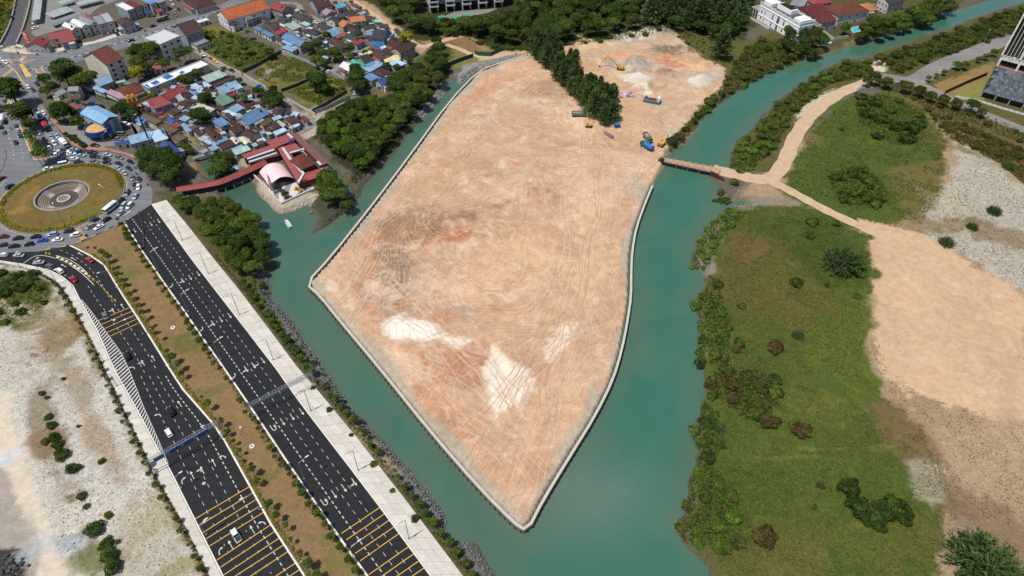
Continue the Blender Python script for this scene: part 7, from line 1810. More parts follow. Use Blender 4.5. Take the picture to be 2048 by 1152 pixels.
def crown_shrub(seed, mat, nl=13, per=130, leaf=.085):
    r = random.Random(seed); L = []
    for i in range(nl):
        a = i * 2.4; rr = .7 * math.sqrt((i + .3) / nl) * r.uniform(.8, 1.15)
        L.append((rr * math.cos(a), rr * math.sin(a), .32 + .3 * (1 - rr) * r.uniform(.6, 1.2), r.uniform(.28, .4), r.uniform(.15, .85)))
    return _mk('foliage', L, per, leaf, mat)
def crown_plume(seed, mat, nb=120, tall=False, per=26):
    """casuarina: plumes of needle twigs; tall = spire, else a spreading bush"""
    r = random.Random(seed); C, A, T, N, Sz = [], [], [], [], []
    for i in range(nb):
        a = i * 2.39996 + r.uniform(-.2, .2)
        if tall:
            h = (i + .5) / nb; R = (.26 * (1 - h) ** .55 + .06) * r.uniform(.6, 1.3); ln = R * 1.0 + .05
            base = np.array([0, 0, .12 + h * .82]); el = .25 + .9 * h + r.uniform(-.15, .3); sp = .045
        else:
            el = math.asin(min(1, .02 + .98 * (i + .5) / nb)); ln = r.uniform(.72, 1.08); base = np.array([0, 0, .05]); sp = .085
        d = np.array([math.cos(a) * math.cos(el), math.sin(a) * math.cos(el), math.sin(el) * (1 if tall else .8)])
        tone = r.uniform(.15, .85)
        t = NR.uniform(.25 if not tall else .2, 1, per)
        c = base + d * (ln * t)[:, None] + NR.normal(size=(per, 3)) * sp * (1.15 - t)[:, None]
        C.append(c); al = d + NR.normal(size=(per, 3)) * .5 + np.array([0, 0, -.12]); A.append(al)
        N.append(NR.normal(size=(per, 3))); T.append(tone + NR.normal(size=per) * .14); Sz.append(NR.uniform(.6, 1.2, per) * (.055 if tall else .085))
    C, A, N, T, Sz = map(np.concatenate, (C, A, N, T, Sz))
    N = np.cross(A, N)
    return leaves_mesh('crown' if tall else 'foliage', C, N, Sz, .22, T, mat, along=A)
def crown_palm(seed, mat, nf=15):
    r = random.Random(seed); C, A, N, T, Sz = [], [], [], [], []
    for i in range(nf):
        a = i * 2.4 + r.uniform(-.2, .2); el = r.uniform(-.1, 1.0); tone = r.uniform(.2, .8)
        for k in range(26):
            t = (k + .5) / 26; x = t * math.cos(el) ; z = t * math.sin(el) - .75 * t * t
            p = np.array([x * math.cos(a), x * math.sin(a), z])
            for s in (-1, 1):
                side = np.array([-math.sin(a) * s, math.cos(a) * s, -.25]); fw = np.array([math.cos(a), math.sin(a), -.3]) * .6
                al = side + fw; ln = .16 * math.sin(math.pi * (t * .85 + .12)) + .03
                C.append(p + al / np.linalg.norm(al) * ln); A.append(al); N.append(np.array([0, 0, 1.]) + .3 * side); T.append(tone + r.gauss(0, .08)); Sz.append(ln)
    C, A, N, T, Sz = map(np.array, (C, A, N, T, Sz))
    N = N - (N * A).sum(1, keepdims=True) * A / (A * A).sum(1, keepdims=True)
    return leaves_mesh('crown', C, N, Sz, .2, T, mat, along=A)
TREES = {'mid': [crown_round(s, M['leaf_mid']) for s in (1, 2, 3)], 'dark': [crown_round(s, M['leaf_dark'], 22) for s in (4, 5, 6)], 'bright': [crown_round(s, M['leaf_bright'], 17, 125, .075) for s in (7, 8)],
         'olive': [crown_round(s, M['leaf_olive'], 17, 125, .075) for s in (9, 10)], 'yellow': [crown_round(s, M['leaf_yellow'], 16, 125, .075) for s in (11,)],
         'tall': [crown_plume(s, M['leaf_needle'], 170, True, 22) for s in (12, 13, 14)], 'palm': [crown_palm(s, M['leaf_palm']) for s in (15, 16)], 'young': [crown_round(s, M['leaf_mid'], 9, 34, .17) for s in (17, 18, 19)]}
SHRUBS = {'bright': [crown_shrub(s, M['leaf_bright']) for s in (21, 22, 23)], 'mid': [crown_shrub(s, M['leaf_mid']) for s in (24, 25)], 'dark': [crown_shrub(s, M['leaf_dark']) for s in (26, 27)], 'brown': [crown_shrub(s, M['leaf_brown']) for s in (28, 29)],
          'olive': [crown_shrub(s, M['leaf_olive']) for s in (30, 31)], 'yellow': [crown_shrub(s, M['leaf_yellow']) for s in (32,)], 'plume': [crown_plume(s, M['leaf_needle'], 210, False, 30) for s in (33, 34)]}
def trunk_mesh(seed):
    r = random.Random(seed); m = MB()
    m.bar((0, 0, -.03), (.02, .01, .5), .045, 0, 6, .034).bar((.02, .01, .5), (0, 0, .95), .034, 0, 6, .02)
    for i in range(4):
        a = i * 1.6 + r.uniform(-.3, .3); m.bar((.01, 0, .5 + .1 * i), (.4 * math.cos(a), .4 * math.sin(a), .95 + .05 * i), .022, 0, 5, .008)
    return m.mesh('trunk', M['trunk'])
TRUNKS = [trunk_mesh(s) for s in (1, 2, 3)]
POLE = MB().bar((0, 0, 0), (0, 0, 1), .012, 0, 5, .008).mesh('trunk', M['trunk'])
KTREE = {'mid': 'mid-green broadleaf tree', 'dark': 'dark green broadleaf tree', 'bright': 'bright green tree', 'olive': 'olive green tree', 'yellow': 'yellow-green tree', 'tall': 'tall feathery casuarina', 'palm': 'palm tree'}
def tree(kind, p, r, where, h=None, name=None, group=None):
    """p: ground point; r: crown radius"""
    h = h or {'tall': r * 3.6, 'palm': r * 2.2}.get(kind, r * 1.55)
    gz = max(ground_z(p.x, p.y), WL - .3)
    o = thing(name or {'tall': 'casuarina_tree', 'palm': 'palm_tree'}.get(kind, 'broadleaf_tree'), (p.x, p.y, gz), RND.uniform(0, 6.28), f'{KTREE[kind]} {where}', 'tree', group or 'trees ' + where)
    me = RND.choice(TREES[kind]); q = RND.uniform(.9, 1.1)
    if kind == 'tall':
        q *= RND.uniform(.85, 1.35); h *= RND.uniform(.8, 1.2)
        mobj('trunk', POLE, o, scale=(h * 1.6, h * 1.6, h * .9)); mobj('crown', me, o, (0, 0, 0), (RND.uniform(-.04, .04), RND.uniform(-.04, .04), 0), (h * .95 * q, h * .95 * q * RND.uniform(.85, 1.15), h))
    elif kind == 'palm':
        mobj('trunk', POLE, o, scale=(14, 14, h)); mobj('crown', me, o, (0, 0, h), scale=(r * q, r * q, r))
    else:
        mobj('trunk', RND.choice(TRUNKS), o, scale=(h, h, h * .95)); mobj('crown', me, o, (0, 0, h - r * .25), scale=(r * q, r / q, r * RND.uniform(.8, 1.0)))
    return o
def shrub(kind, p, r, where, hz=None, name=None):
    name = name or {'bright': 'mangrove_shrub', 'plume': 'casuarina_bush', 'brown': 'dry_shrub'}.get(kind, 'shrub')
    gz = max(ground_z(p.x, p.y), WL - .2)
    w = {'bright': 'bright green mangrove shrub', 'mid': 'green leafy shrub', 'dark': 'dark green shrub', 'brown': 'reddish brown shrub', 'olive': 'olive scrub bush', 'yellow': 'yellow-green shrub', 'plume': 'spreading feathery casuarina bush'}[kind]
    o = thing(name, (p.x, p.y, gz), RND.uniform(0, 6.28), f'{w} {where}', 'shrub', 'shrubs ' + where)
    k = RND.uniform(.88, 1.12)
    mobj('foliage', RND.choice(SHRUBS[kind]), o, (0, 0, 0), (0, 0, 0), (r * k, r / k, (hz or r * RND.uniform(.8, 1.05))))
    MB_STEM = POLE; mobj('stem', MB_STEM, o, scale=(r * 5, r * 5, r * .5))
    return o
def in_poly(p, poly):
    ins = False
    for i in range(len(poly)):
        a, b = poly[i], poly[(i + 1) % len(poly)]
        if (a.y > p.y) != (b.y > p.y) and p.x < (b.x - a.x) * (p.y - a.y) / (b.y - a.y) + a.x: ins = not ins
    return ins
def scatter(poly, dist, seed, tries=30):
    r = random.Random(seed); x0, x1 = min(p.x for p in poly), max(p.x for p in poly); y0, y1 = min(p.y for p in poly), max(p.y for p in poly)
    n = int((x1 - x0) * (y1 - y0) / (dist * dist) * tries) + 20; out = []; grid = {}
    for _ in range(min(n, 40000)):
        p = Vector((r.uniform(x0, x1), r.uniform(y0, y1), 0)); c = (int(p.x // dist), int(p.y // dist))
        if any((q - p).length < dist for i in (-1, 0, 1) for j in (-1, 0, 1) for q in grid.get((c[0] + i, c[1] + j), ())): continue
        if in_poly(p, poly): out.append(p); grid.setdefault(c, []).append(p)
    return out
def forest(pts, z, kinds, dist, rr, where, seed, avoid=None, fr='o', name=None):
    poly = [Vector((p.x, p.y, 0)) for p in (PP(pts, z) if fr == 'o' else SP(fr, pts, z))]
    for p in scatter(poly, dist, seed):
        if avoid and any(in_poly(p, a) for a in avoid): continue
        k = RND.choice(kinds); tree(k, p, RND.uniform(*rr), where, name=name)
# masses of trees
forest([(352, 398), (436, 405), (470, 412), (500, 432), (538, 480), (545, 515), (528, 540), (505, 555), (470, 530), (430, 485), (385, 430)], 4, ['mid', 'mid', 'dark', 'mid'], 5.2, (3.0, 4.6), 'in the mangrove clump by the new pavement', 3, name='mangrove_tree')
forest([(632, 258), (650, 232), (690, 218), (745, 203), (800, 190), (842, 178), (858, 190), (835, 212), (800, 250), (765, 285), (742, 318), (715, 335), (690, 320), (665, 300), (640, 280)], 4, ['mid', 'mid', 'bright', 'mid', 'dark'], 5.4, (3.2, 4.8), 'in the mangroves right of the temple', 4, name='mangrove_tree')
forest([(780, 165), (815, 150), (850, 120), (880, 118), (890, 150), (870, 172), (830, 185), (800, 190)], 4, ['mid', 'dark', 'olive'], 6.5, (3.2, 4.8), 'at the head of the channel', 14)
for x, y, r in ((1120, 700, 5.0), (1200, 800, 5.5), (1080, 830, 5.0), (1290, 900, 4.4), (1150, 930, 4.6), (1360, 980, 3.6), (1060, 730, 3.4)): tree('mid', S('k5', x, y, 5), r, 'in the lone mangrove group off the temple point', name='mangrove_tree')
forest([(1068, 92), (1088, 84), (1120, 100), (1148, 128), (1168, 160), (1198, 172), (1226, 192), (1232, 215), (1228, 236), (1208, 240), (1186, 222), (1160, 196), (1122, 160), (1088, 122), (1070, 106)], 4, ['tall'], 4.5, (2.7, 3.9), 'in the belt beside the sand platform', 5)
APT = [Vector((p.x, p.y, 0)) for p in SP('f5', [(700, 330), (900, 340), (1200, 320), (1360, 250), (1540, 190), (1560, -400), (700, -400)])]
forest([(745, -4), (800, 45), (850, 60), (905, 55), (930, 62), (985, 78), (1050, 85), (1090, 78), (1160, 68), (1230, 60), (1300, 42), (1350, 40), (1365, 5), (1365, -25), (745, -25)], 4, ['dark', 'dark', 'mid', 'dark', 'olive'], 8.2, (4.8, 6.6), 'in the wood at the top', 6, [APT])
forest([(1290, -10), (1490, -10), (1492, 35), (1480, 62), (1430, 66), (1370, 48), (1300, 40)], 6, ['tall', 'dark', 'tall'], 6.6, (4.2, 5.6), 'in the dark wood left of the mansion', 7)
forest([(840, 50), (900, 44), (985, 36), (1050, 30), (1060, 58), (960, 70), (900, 68), (850, 62)], 2, ['mid', 'dark', 'bright'], 4.2, (1.9, 3.0), 'in front of the apartment block', 8)
forest([(1570, 60), (1630, 55), (1648, 80), (1640, 105), (1590, 108), (1570, 90)], 4, ['dark', 'olive', 'dark'], 6, (3.4, 4.4), 'below the white mansion', 9)
forest([(1740, 45), (1800, 40), (1860, 10), (1900, -5), (1905, 15), (1850, 38), (1790, 62), (1720, 78), (1720, 60)], 4, ['mid', 'bright', 'dark', 'olive'], 7, (3.8, 5.4), 'along the far river bank', 10)
for kind, where, lst in (
 ('dark', 'by the road junction', [('h5', 1180, 260, 8.0), ('h5', 150, 640, 8.0), ('h5', 60, 560, 5.5), ('h5', 230, 720, 5), ('h5', 840, 450, 4.2), ('h5', 980, 580, 3.6), ('h5', 1150, 1040, 5.8), ('h5', 1320, 1080, 4)]),
 ('mid', 'near the red-brown tiled block', [('h5', 1650, 380, 6.0), ('h5', 860, 680, 3.4), ('f1', 1330, 480, 5.5), ('f1', 1450, 460, 6.0), ('f1', 1310, 600, 5.5), ('f1', 1580, 600, 4), ('f1', 1260, 500, 4), ('h6', 1750, 340, 3.2), ('h6', 1500, 450, 3.6), ('h6', 1620, 490, 3), ('f1', 1400, 520, 5), ('f1', 1380, 640, 4.5), ('h5', 1480, 500, 5), ('h5', 1250, 430, 5), ('h5', 1400, 300, 6)]),
 ('olive', 'on the approach median', [('h5', 350, 1060, 7.0), ('h5', 480, 1130, 4.5), ('k7', 330, 720, 4)]),
 ('yellow', 'behind the long white building', [('f1', 1310, 690, 4.6)]), ('bright', 'beside the red hip-roofed house', [('h6', 900, 780, 2.8)]),
 ('palm', 'on the approach median', [('k7', 350, 850, 4), ('k7', 310, 830, 3.6), ('k7', 390, 920, 4), ('k7', 430, 1010, 4), ('k7', 400, 1060, 3.6), ('k7', 480, 1020, 3.8)]),
 ('palm', 'in the village gardens', [('f1', 1690, 490, 4.4), ('f1', 1740, 470, 4.2), ('f1', 1800, 470, 4), ('h6', 580, 880, 3.4), ('h7', 840, 770, 3.6), ('h7', 450, 250, 3), ('k4', 800, 590, 3.8), ('h3', 620, 790, 4.2), ('h3', 720, 600, 2.6), ('h8', 1420, 640, 2.4), ('h6', 1380, 80, 3.4)]),
 ('dark', 'beside the canal', [('h6', 350, 950, 4.6), ('h6', 500, 1060, 4), ('k1', 1350, 90, 4.6), ('k1', 1560, 170, 3.6), ('k1', 960, 70, 3.2), ('k2', 90, 400, 3.6)]),
 ('mid', 'left of the round restaurant', [('k1', 200, 110, 5.2), ('k1', 480, 290, 3.6), ('k1', 100, 180, 3.6), ('k1', 560, 320, 3)]),
 ('dark', 'in the middle village', [('k2', 1440, 480, 5.6), ('k2', 1550, 580, 3.8), ('k2', 1540, 150, 4.6), ('k2', 1660, 200, 3), ('h7', 120, 840, 4)]),
 ('mid', 'in the creek by the footbridge', [('k4', 900, 550, 3.6), ('k4', 1080, 550, 3.6), ('k4', 950, 730, 4.6), ('k4', 820, 800, 3.6), ('k4', 1040, 730, 3.6), ('k4', 1000, 610, 3), ('k4', 300, 400, 2.6), ('k4', 210, 380, 2.2), ('k4', 380, 470, 2)]),
 ('mid', 'in the upper village', [('h3', 1130, 1000, 3.4), ('h3', 1890, 890, 3.8), ('h3', 1970, 860, 3.2), ('h4', 220, 670, 3.0), ('h4', 60, 810, 3.6), ('h4', 650, 910, 3.6), ('h4', 660, 1080, 3), ('h4', 960, 1000, 2.2), ('h4', 860, 650, 2.4), ('h4', 350, 1000, 4.6), ('h4', 120, 1000, 3.6), ('h4', 470, 1090, 3)]),
 ('dark', 'beside the lower fenced plot', [('h8', 760, 600, 5.6), ('h8', 740, 460, 4.2), ('h8', 800, 740, 4.4), ('h8', 690, 700, 4), ('h8', 130, 640, 6.0), ('h8', 40, 600, 4.5), ('h8', 220, 760, 4)]),
 ('mid', 'in the village corner by the scrub', [('h8', 400, 190, 4), ('h8', 100, 320, 4), ('h8', 220, 360, 3.4), ('h8', 1430, 440, 2.6), ('h8', 1640, 320, 2.8), ('h8', 1400, 590, 3), ('h8', 1560, 530, 3.2), ('h8', 920, 720, 2.2), ('h8', 1800, 640, 4.4), ('h8', 1700, 560, 3.4), ('h8', 1260, 420, 2.6)]),
 ('dark', 'where the lane bends', [('h7', 1380, 780, 4.6), ('h7', 1300, 880, 4.2), ('h7', 1500, 860, 4.2), ('h7', 1400, 940, 3.6), ('h7', 1080, 680, 2.8), ('h7', 1180, 700, 2.4), ('h7', 740, 480, 2.4), ('h7', 1400, 650, 3)]),
 ('yellow', 'where the lane bends, lime green', [('h7', 1550, 880, 1.8)]), ('yellow', 'beside the dirt track, bamboo-like', [('h4', 1760, 700, 4.4), ('h4', 1690, 740, 3)]),
 ('dark', 'below the roundabout restaurant', [('f3', 1080, 400, 6.5), ('f3', 1180, 400, 6.5), ('f3', 1250, 450, 6.0), ('f3', 1150, 490, 6.5), ('f3', 1220, 540, 5.5), ('f3', 1060, 470, 5)]),
 ('dark', 'beside the channel wall gap', [('f5', 850, 450, 4.6), ('f5', 870, 560, 4.6), ('f5', 840, 640, 4.2), ('f5', 830, 390, 4), ('f5', 780, 520, 4)]),
 ('tall', 'standing alone beyond the platform', [('f6', 1750, 470, 4.4)]),
 ('bright', 'on the villa riverside', [('f7', 850, 180, 4.2), ('f7', 1350, 70, 6), ('f7', 1420, 110, 5)]), ('olive', 'on the villa riverside', [('f7', 1000, 195, 4.6), ('f7', 1060, 150, 4), ('f7', 1180, 135, 4), ('f7', 950, 230, 3.6), ('f7', 1110, 170, 3)]),
 ('mid', 'on the villa riverside', [('f7', 1250, 110, 5.2), ('f7', 1500, 40, 5)]),
 ('bright', 'in the row beside the access road', [('f7', 1408, 522, 2.0), ('f7', 1460, 505, 1.6), ('f7', 1512, 482, 1.9), ('f7', 1600, 432, 2.8), ('f7', 1655, 432, 2.8), ('f7', 1745, 396, 2), ('f7', 1795, 376, 2.2), ('f7', 1850, 346, 2.6)]),
 ('olive', 'in the hedgerow below the access road', [('f7', 1040, 515, 4.2), ('f7', 1130, 545, 3.8), ('f7', 1260, 575, 3.8), ('f7', 1350, 605, 3.6), ('f7', 1430, 640, 3.4), ('f7', 1510, 665, 3.4), ('f7', 1600, 690, 3.4), ('f7', 1770, 750, 3), ('f7', 990, 545, 3)]),
 ('dark', 'in the hedgerow below the tower', [('f7', 1710, 700, 4)]),
 ('dark', 'on the temple terrace, clipped round', [('k5', 500, 805, 1.7), ('k5', 578, 885, 1.9)])):
    for f, x, y, r in lst: tree(kind, S(f, x, y, r * 1.4 if kind != 'palm' else r * 2.2), r, where)
# shrubs one can tell apart
for kind, where, lst in (
 ('plume', 'at the edge of the sand flat', [('g7', 1130, 400, 10.0)]), ('plume', 'in the lower right corner', [('g8', 1860, 1050, 11.5)]), ('plume', 'on the pale waste land at the right', [('o', 1895, 482, 4), ('o', 1990, 420, 3.8), ('o', 1946, 452, 3), ('o', 2020, 330, 4)]),
 ('plume', 'on the green field', [('g7', 855, 830, 2.9), ('g8', 640, 60, 3.6), ('g8', 380, 310, 2.6)]),
 ('brown', 'on the green field', [('g7', 725, 900, 3.7), ('g8', 830, 325, 3.9), ('g8', 655, 280, 3.6), ('g8', 625, 910, 4.2), ('g8', 935, 632, 1.5), ('g8', 900, 750, 1.1), ('g7', 500, 920, 2)]),
 ('dark', 'in the dark thicket on the green field', [('g8', 1090, 640, 3.6), ('g8', 1140, 740, 4), ('g8', 1200, 790, 4.2), ('g8', 1270, 770, 4.4), ('g8', 1350, 745, 4), ('g8', 1395, 800, 3.2), ('g8', 1250, 840, 3)]),
 ('mid', 'on the green field', [('g7', 845, 530, 3.2), ('g7', 530, 665, 2), ('g7', 1018, 545, 1.4), ('g7', 940, 180, 3.4), ('g7', 925, 260, 2.8), ('g7', 1072, 190, 2.4), ('g7', 1195, 610, 2), ('g7', 515, 875, 2.6), ('g8', 455, 675, 1.8), ('g8', 450, 790, 2.2)]),
 ('dark', 'in the big thicket across the dirt track', [('f7', 1000, 760, 5), ('f7', 1100, 800, 4.6), ('f7', 1190, 850, 4.2), ('f7', 1300, 860, 5), ('f7', 1260, 930, 4.6), ('f7', 1060, 910, 3.6), ('f7', 820, 870, 1.6), ('f7', 1350, 830, 4), ('f7', 950, 650, 4), ('f7', 1050, 690, 4)]), ('mid', 'in the round thicket beside the narrow track', [('o', 1680, 352, 4), ('o', 1710, 345, 4.5), ('o', 1740, 360, 4), ('o', 1705, 382, 4.5), ('o', 1735, 392, 4.5), ('o', 1690, 397, 3.5), ('o', 1762, 395, 3)]),
 ('dark', 'along the middle of the pale waste ground', [('g2', 270, 262, 1.5), ('g2', 285, 310, 1.9), ('g2', 300, 375, 2), ('g2', 320, 415, 2), ('g2', 345, 470, 2.8), ('g2', 405, 548, 2.4), ('g2', 455, 705, 1.6), ('g2', 525, 890, 2.9), ('g2', 590, 970, 2.2), ('g2', 605, 1030, 2.9), ('g2', 625, 1100, 2.9), ('g2', 235, 130, 1.2), ('g2', 262, 152, 1), ('g2', 355, 48, .9), ('g2', 438, 313, .8)]),
 ('olive', 'along the middle of the pale waste ground', [('g2', 568, 510, 1.3), ('g2', 605, 810, 1.5), ('g2', 485, 760, 1.2), ('g2', 655, 960, 1), ('g2', 250, 400, 1.6)]),
 ('yellow', 'on the restaurant verge', [('k1', 680, 560, 1), ('k1', 740, 610, 1)]),
 ('dark', 'in the restaurant hedge', [('k1', 350, 590, 1.6), ('k1', 430, 640, 2), ('k1', 520, 680, 2), ('k1', 600, 740, 2), ('k1', 650, 780, 1.8), ('k1', 460, 590, 1.5), ('k1', 290, 550, 1.4)]),
 ('mid', 'on the pale bank below the bridge', [('f8', 1750, 960, 2.6), ('f8', 1800, 1030, 2.8), ('f8', 1870, 890, 2.6), ('f8', 1740, 1030, 2.2), ('f8', 1165, 680, 1.8), ('f8', 1680, 1030, 1.4)]),
 ('dark', 'by the left verge', [('g1', 100, 430, 3), ('g1', 200, 410, 2.6), ('g1', 250, 330, 2.6), ('g1', 30, 480, 3), ('g1', 130, 350, 2.4), ('g1', 60, 400, 2.4)])):
    for f, x, y, r in lst: shrub(kind, S(f, x, y, r * .4), r, where)
MASS = {}
def thicket(pts, kinds, dist, rr, where, seed, fr='o', z=1.0, fill=1.0):
    poly = [Vector((p.x, p.y, 0)) for p in (PP(pts, z) if fr == 'o' else SP(fr, pts, z))]
    for p in scatter(poly, dist * 1.5, seed): shrub(RND.choice(kinds), p, RND.uniform(*rr) * 1.1, where)
    if fill:
        for p in scatter(poly, 1.25 / fill, seed + 100, 8):
            gz = ground_z(p.x, p.y)
            if gz < WL - .3: continue
            MASS.setdefault(RND.choice(kinds), []).append((p.x, p.y, max(gz, WL) + RND.uniform(.1, 1.0), RND.uniform(.55, 1.15), RND.uniform(.15, .85)))
thicket([(1385, 530), (1388, 500), (1420, 447), (1455, 418), (1490, 424), (1462, 452), (1440, 478), (1420, 520), (1400, 542)], ['bright', 'bright', 'mid'], 3.2, (1.3, 2.3), 'in the upper right-bank mangroves', 31)
thicket([(1392, 602), (1412, 580), (1420, 548), (1436, 560), (1446, 600), (1462, 640), (1455, 690), (1460, 720), (1400, 722), (1400, 650)], ['mid', 'mid', 'bright', 'dark'], 3.4, (1.6, 2.7), 'in the middle right-bank mangroves', 32)
thicket([(1392, 850), (1412, 800), (1440, 830), (1450, 880), (1430, 915), (1400, 922), (1392, 890)], ['mid', 'mid', 'dark'], 3.4, (1.8, 2.9), 'in the lower right-bank mangroves', 33)
thicket([(1380, 960), (1400, 925), (1425, 935), (1470, 985), (1480, 1020), (1480, 1085), (1440, 1100), (1400, 1090), (1350, 1060), (1376, 1020)], ['olive', 'mid', 'olive', 'bright'], 3.8, (1.8, 3.0), 'in the bottom right-bank scrub', 34)
thicket([(1420, 745), (1460, 735), (1510, 740), (1555, 760), (1556, 810), (1530, 830), (1490, 835), (1450, 800), (1425, 790)], ['brown', 'olive', 'mid', 'olive'], 3.6, (1.9, 3.0), 'in the rusty thicket by the river', 35)
thicket([(1462, 335), (1466, 300), (1490, 268), (1520, 300), (1512, 335), (1490, 342)], ['bright', 'mid', 'bright'], 3.4, (2.0, 3.0), 'in the clump across the bridge', 36)
thicket([(1340, 296), (1385, 248), (1440, 198), (1484, 170), (1544, 136), (1588, 124), (1575, 85), (1520, 78), (1490, 95), (1470, 130), (1450, 165), (1410, 205), (1375, 250), (1335, 280)], ['olive', 'olive', 'mid', 'brown', 'dark'], 4.2, (2.0, 3.4), 'on the scrub bank beyond the platform', 37)
thicket([(1510, 262), (1555, 208), (1592, 176), (1640, 148), (1700, 122), (1740, 122), (1742, 146), (1700, 158), (1660, 164), (1625, 196), (1590, 222), (1570, 255), (1545, 300), (1522, 318)], ['olive', 'mid', 'olive', 'bright'], 4.2, (2.0, 3.3), 'on the bank left of the dirt track', 38)
thicket([(1745, 120), (1800, 100), (1890, 70), (2000, 28), (2050, 12), (2050, 60), (1960, 84), (1895, 108), (1835, 124), (1795, 146), (1770, 132)], ['olive', 'mid', 'olive', 'dark'], 4.8, (2.4, 3.8), 'in the scrub belt above the access road', 39)
thicket([(600, 735), (640, 790), (720, 890), (800, 990), (850, 1050), (868, 1075), (840, 1050), (770, 965), (690, 865), (610, 760)], ['dark', 'mid'], 5.5, (.8, 1.4), 'on the rubble shore', 40, fill=0)
thicket([(505, 560), (530, 560), (535, 600), (560, 650), (600, 700), (590, 705), (545, 650), (515, 600)], ['mid', 'dark', 'bright'], 3.6, (1.4, 2.4), 'at the foot of the mangrove clump', 41)
thicket([(700, 352), (740, 322), (790, 270), (800, 275), (745, 335), (710, 365)], ['olive', 'mid'], 4, (1.2, 2.0), 'on the mud bank of the channel', 42)
thicket([(402, 62), (450, 60), (540, 90), (552, 102), (500, 135), (440, 115)], ['mid', 'olive', 'bright', 'mid'], 5.2, (1.3, 2.4), 'in the upper fenced plot', 43, fill=.5)
thicket([(590, 175), (660, 160), (690, 175), (640, 205), (605, 200)], ['mid', 'olive'], 8, (.9, 1.6), 'in the lower fenced plot', 44, fill=.35)
thicket([(-6, 545), (50, 540), (95, 565), (95, 600), (40, 640), (-6, 645)], ['mid', 'dark', 'olive'], 4.2, (1.2, 2.2), 'on the overgrown corner by the pavement', 45, fill=.7)
thicket([(1850, 215), (1960, 255), (2048, 300), (2048, 330), (1960, 300), (1880, 260)], ['brown', 'olive', 'brown'], 5, (1.4, 2.4), 'in the dry scrub below the tower', 46, fill=.6)
thicket([(-8, -6), (28, -6), (18, 45), (2, 78), (-8, 80)], ['olive', 'mid', 'yellow'], 4, (1.5, 2.4), 'in the top left corner', 47)
thicket([(1345, 62), (1420, 72), (1445, 96), (1400, 104), (1372, 84)], ['olive', 'mid', 'bright'], 5, (1.2, 2.0), 'at the green edge of the building plot', 49, fill=.45)
thicket([(545, 640), (600, 722), (640, 770), (730, 880), (830, 1005), (920, 1125), (935, 1120), (845, 1000), (745, 870), (660, 765), (610, 700), (560, 640)], ['mid', 'olive', 'bright'], 7, (.8, 1.3), 'along the outer edge of the big pavement', 50, fill=.5)
thicket([(1712, 205), (1760, 185), (1800, 200), (1850, 228), (1848, 275), (1800, 288), (1760, 268), (1720, 240)], ['dark', 'mid', 'olive'], 8, (2, 3), 'in the wide thicket beside the bend', 51, fill=.8)
thicket([(1660, 350), (1700, 332), (1750, 345), (1778, 385), (1750, 412), (1700, 408), (1672, 388)], ['dark', 'mid'], 8, (2, 3), 'inside the round thicket', 52, fill=.8)
thicket([(1738, 152), (1800, 162), (1880, 192), (1960, 226), (2050, 262), (2050, 285), (1950, 246), (1860, 214), (1790, 180), (1742, 172)], ['olive', 'brown', 'olive'], 7, (1.5, 2.4), 'under the hedgerow trees', 53, fill=.7)
thicket([(905, 60), (960, 72), (1050, 82), (1160, 72), (1260, 55), (1350, 45), (1440, 70), (1360, 62), (1230, 78), (1060, 98), (1000, 100), (960, 88)], ['mid', 'dark', 'olive'], 6, (1.6, 2.6), 'at the edge of the wood', 48, fill=.7)
for k, L in MASS.items():
    c, n, sz, t = lobe_cloud(L, -26, .26)
    o = mobj('scrub_mass', leaves_mesh('scrub_mass', c, n, sz, .6, t, SHRUBS[k][0].materials[0])); tag(o, 'dense %s scrub filling the banks between the shrubs' % {'bright': 'bright green', 'mid': 'green', 'dark': 'dark green', 'brown': 'rusty brown', 'olive': 'olive', 'yellow': 'yellow-green'}[k], None, None, 'stuff'); o['category'] = 'scrub'
# ------------------------------------------------------------------ planted rows along the new roads
YM = TREES['young']
def row(pts, step, where, rr=(1.0, 1.4), h=(3.2, 4.2), start=1.0, jit=.4):
    for p, a in at_dist(pts, step, start):
        p = p + Vector((RND.uniform(-jit, jit), RND.uniform(-jit, jit), 0))
        if not (-20 < photo_xy(p)[0] < 2068 and photo_xy(p)[1] < 1185): continue
        if RND.random() < .07: continue
        q_ = RND.uniform(.62, 1.2); hh, r = RND.uniform(*h) * (.4 + .6 * q_), RND.uniform(*rr) * q_
        o = thing('young_tree', (p.x, p.y, 0), RND.uniform(0, 6), f'young roadside tree {where}|', 'tree', 'young trees ' + where)
        mobj('trunk', POLE, o, scale=(5, 5, hh)); mobj('crown', RND.choice(YM), o, (0, 0, hh), scale=(r, r, r * .95))
        for s in (-1, 1): mobj('stake', POLE, o, (.4 * s, 0, 0), (0, -.12 * s, 0), (3, 3, 1.9))
row(offset_line(smooth_line(LRR[5:], 1), 2.4), 4.7, 'on the left edge of the median')
row(offset_line(smooth_line(RL, 1), -2.2), 4.4, 'on the right edge of the median')
row(offset_line(smooth_line(LO[3:], 1), -1.3), 4.9, 'outside the left pavement', (.8, 1.2), (2.4, 3.2))
row(offset_line(smooth_line(PO[3:], 1), 2.0), 3.9, 'between the big pavement and the water', (1.2, 1.8), (2.6, 3.6))
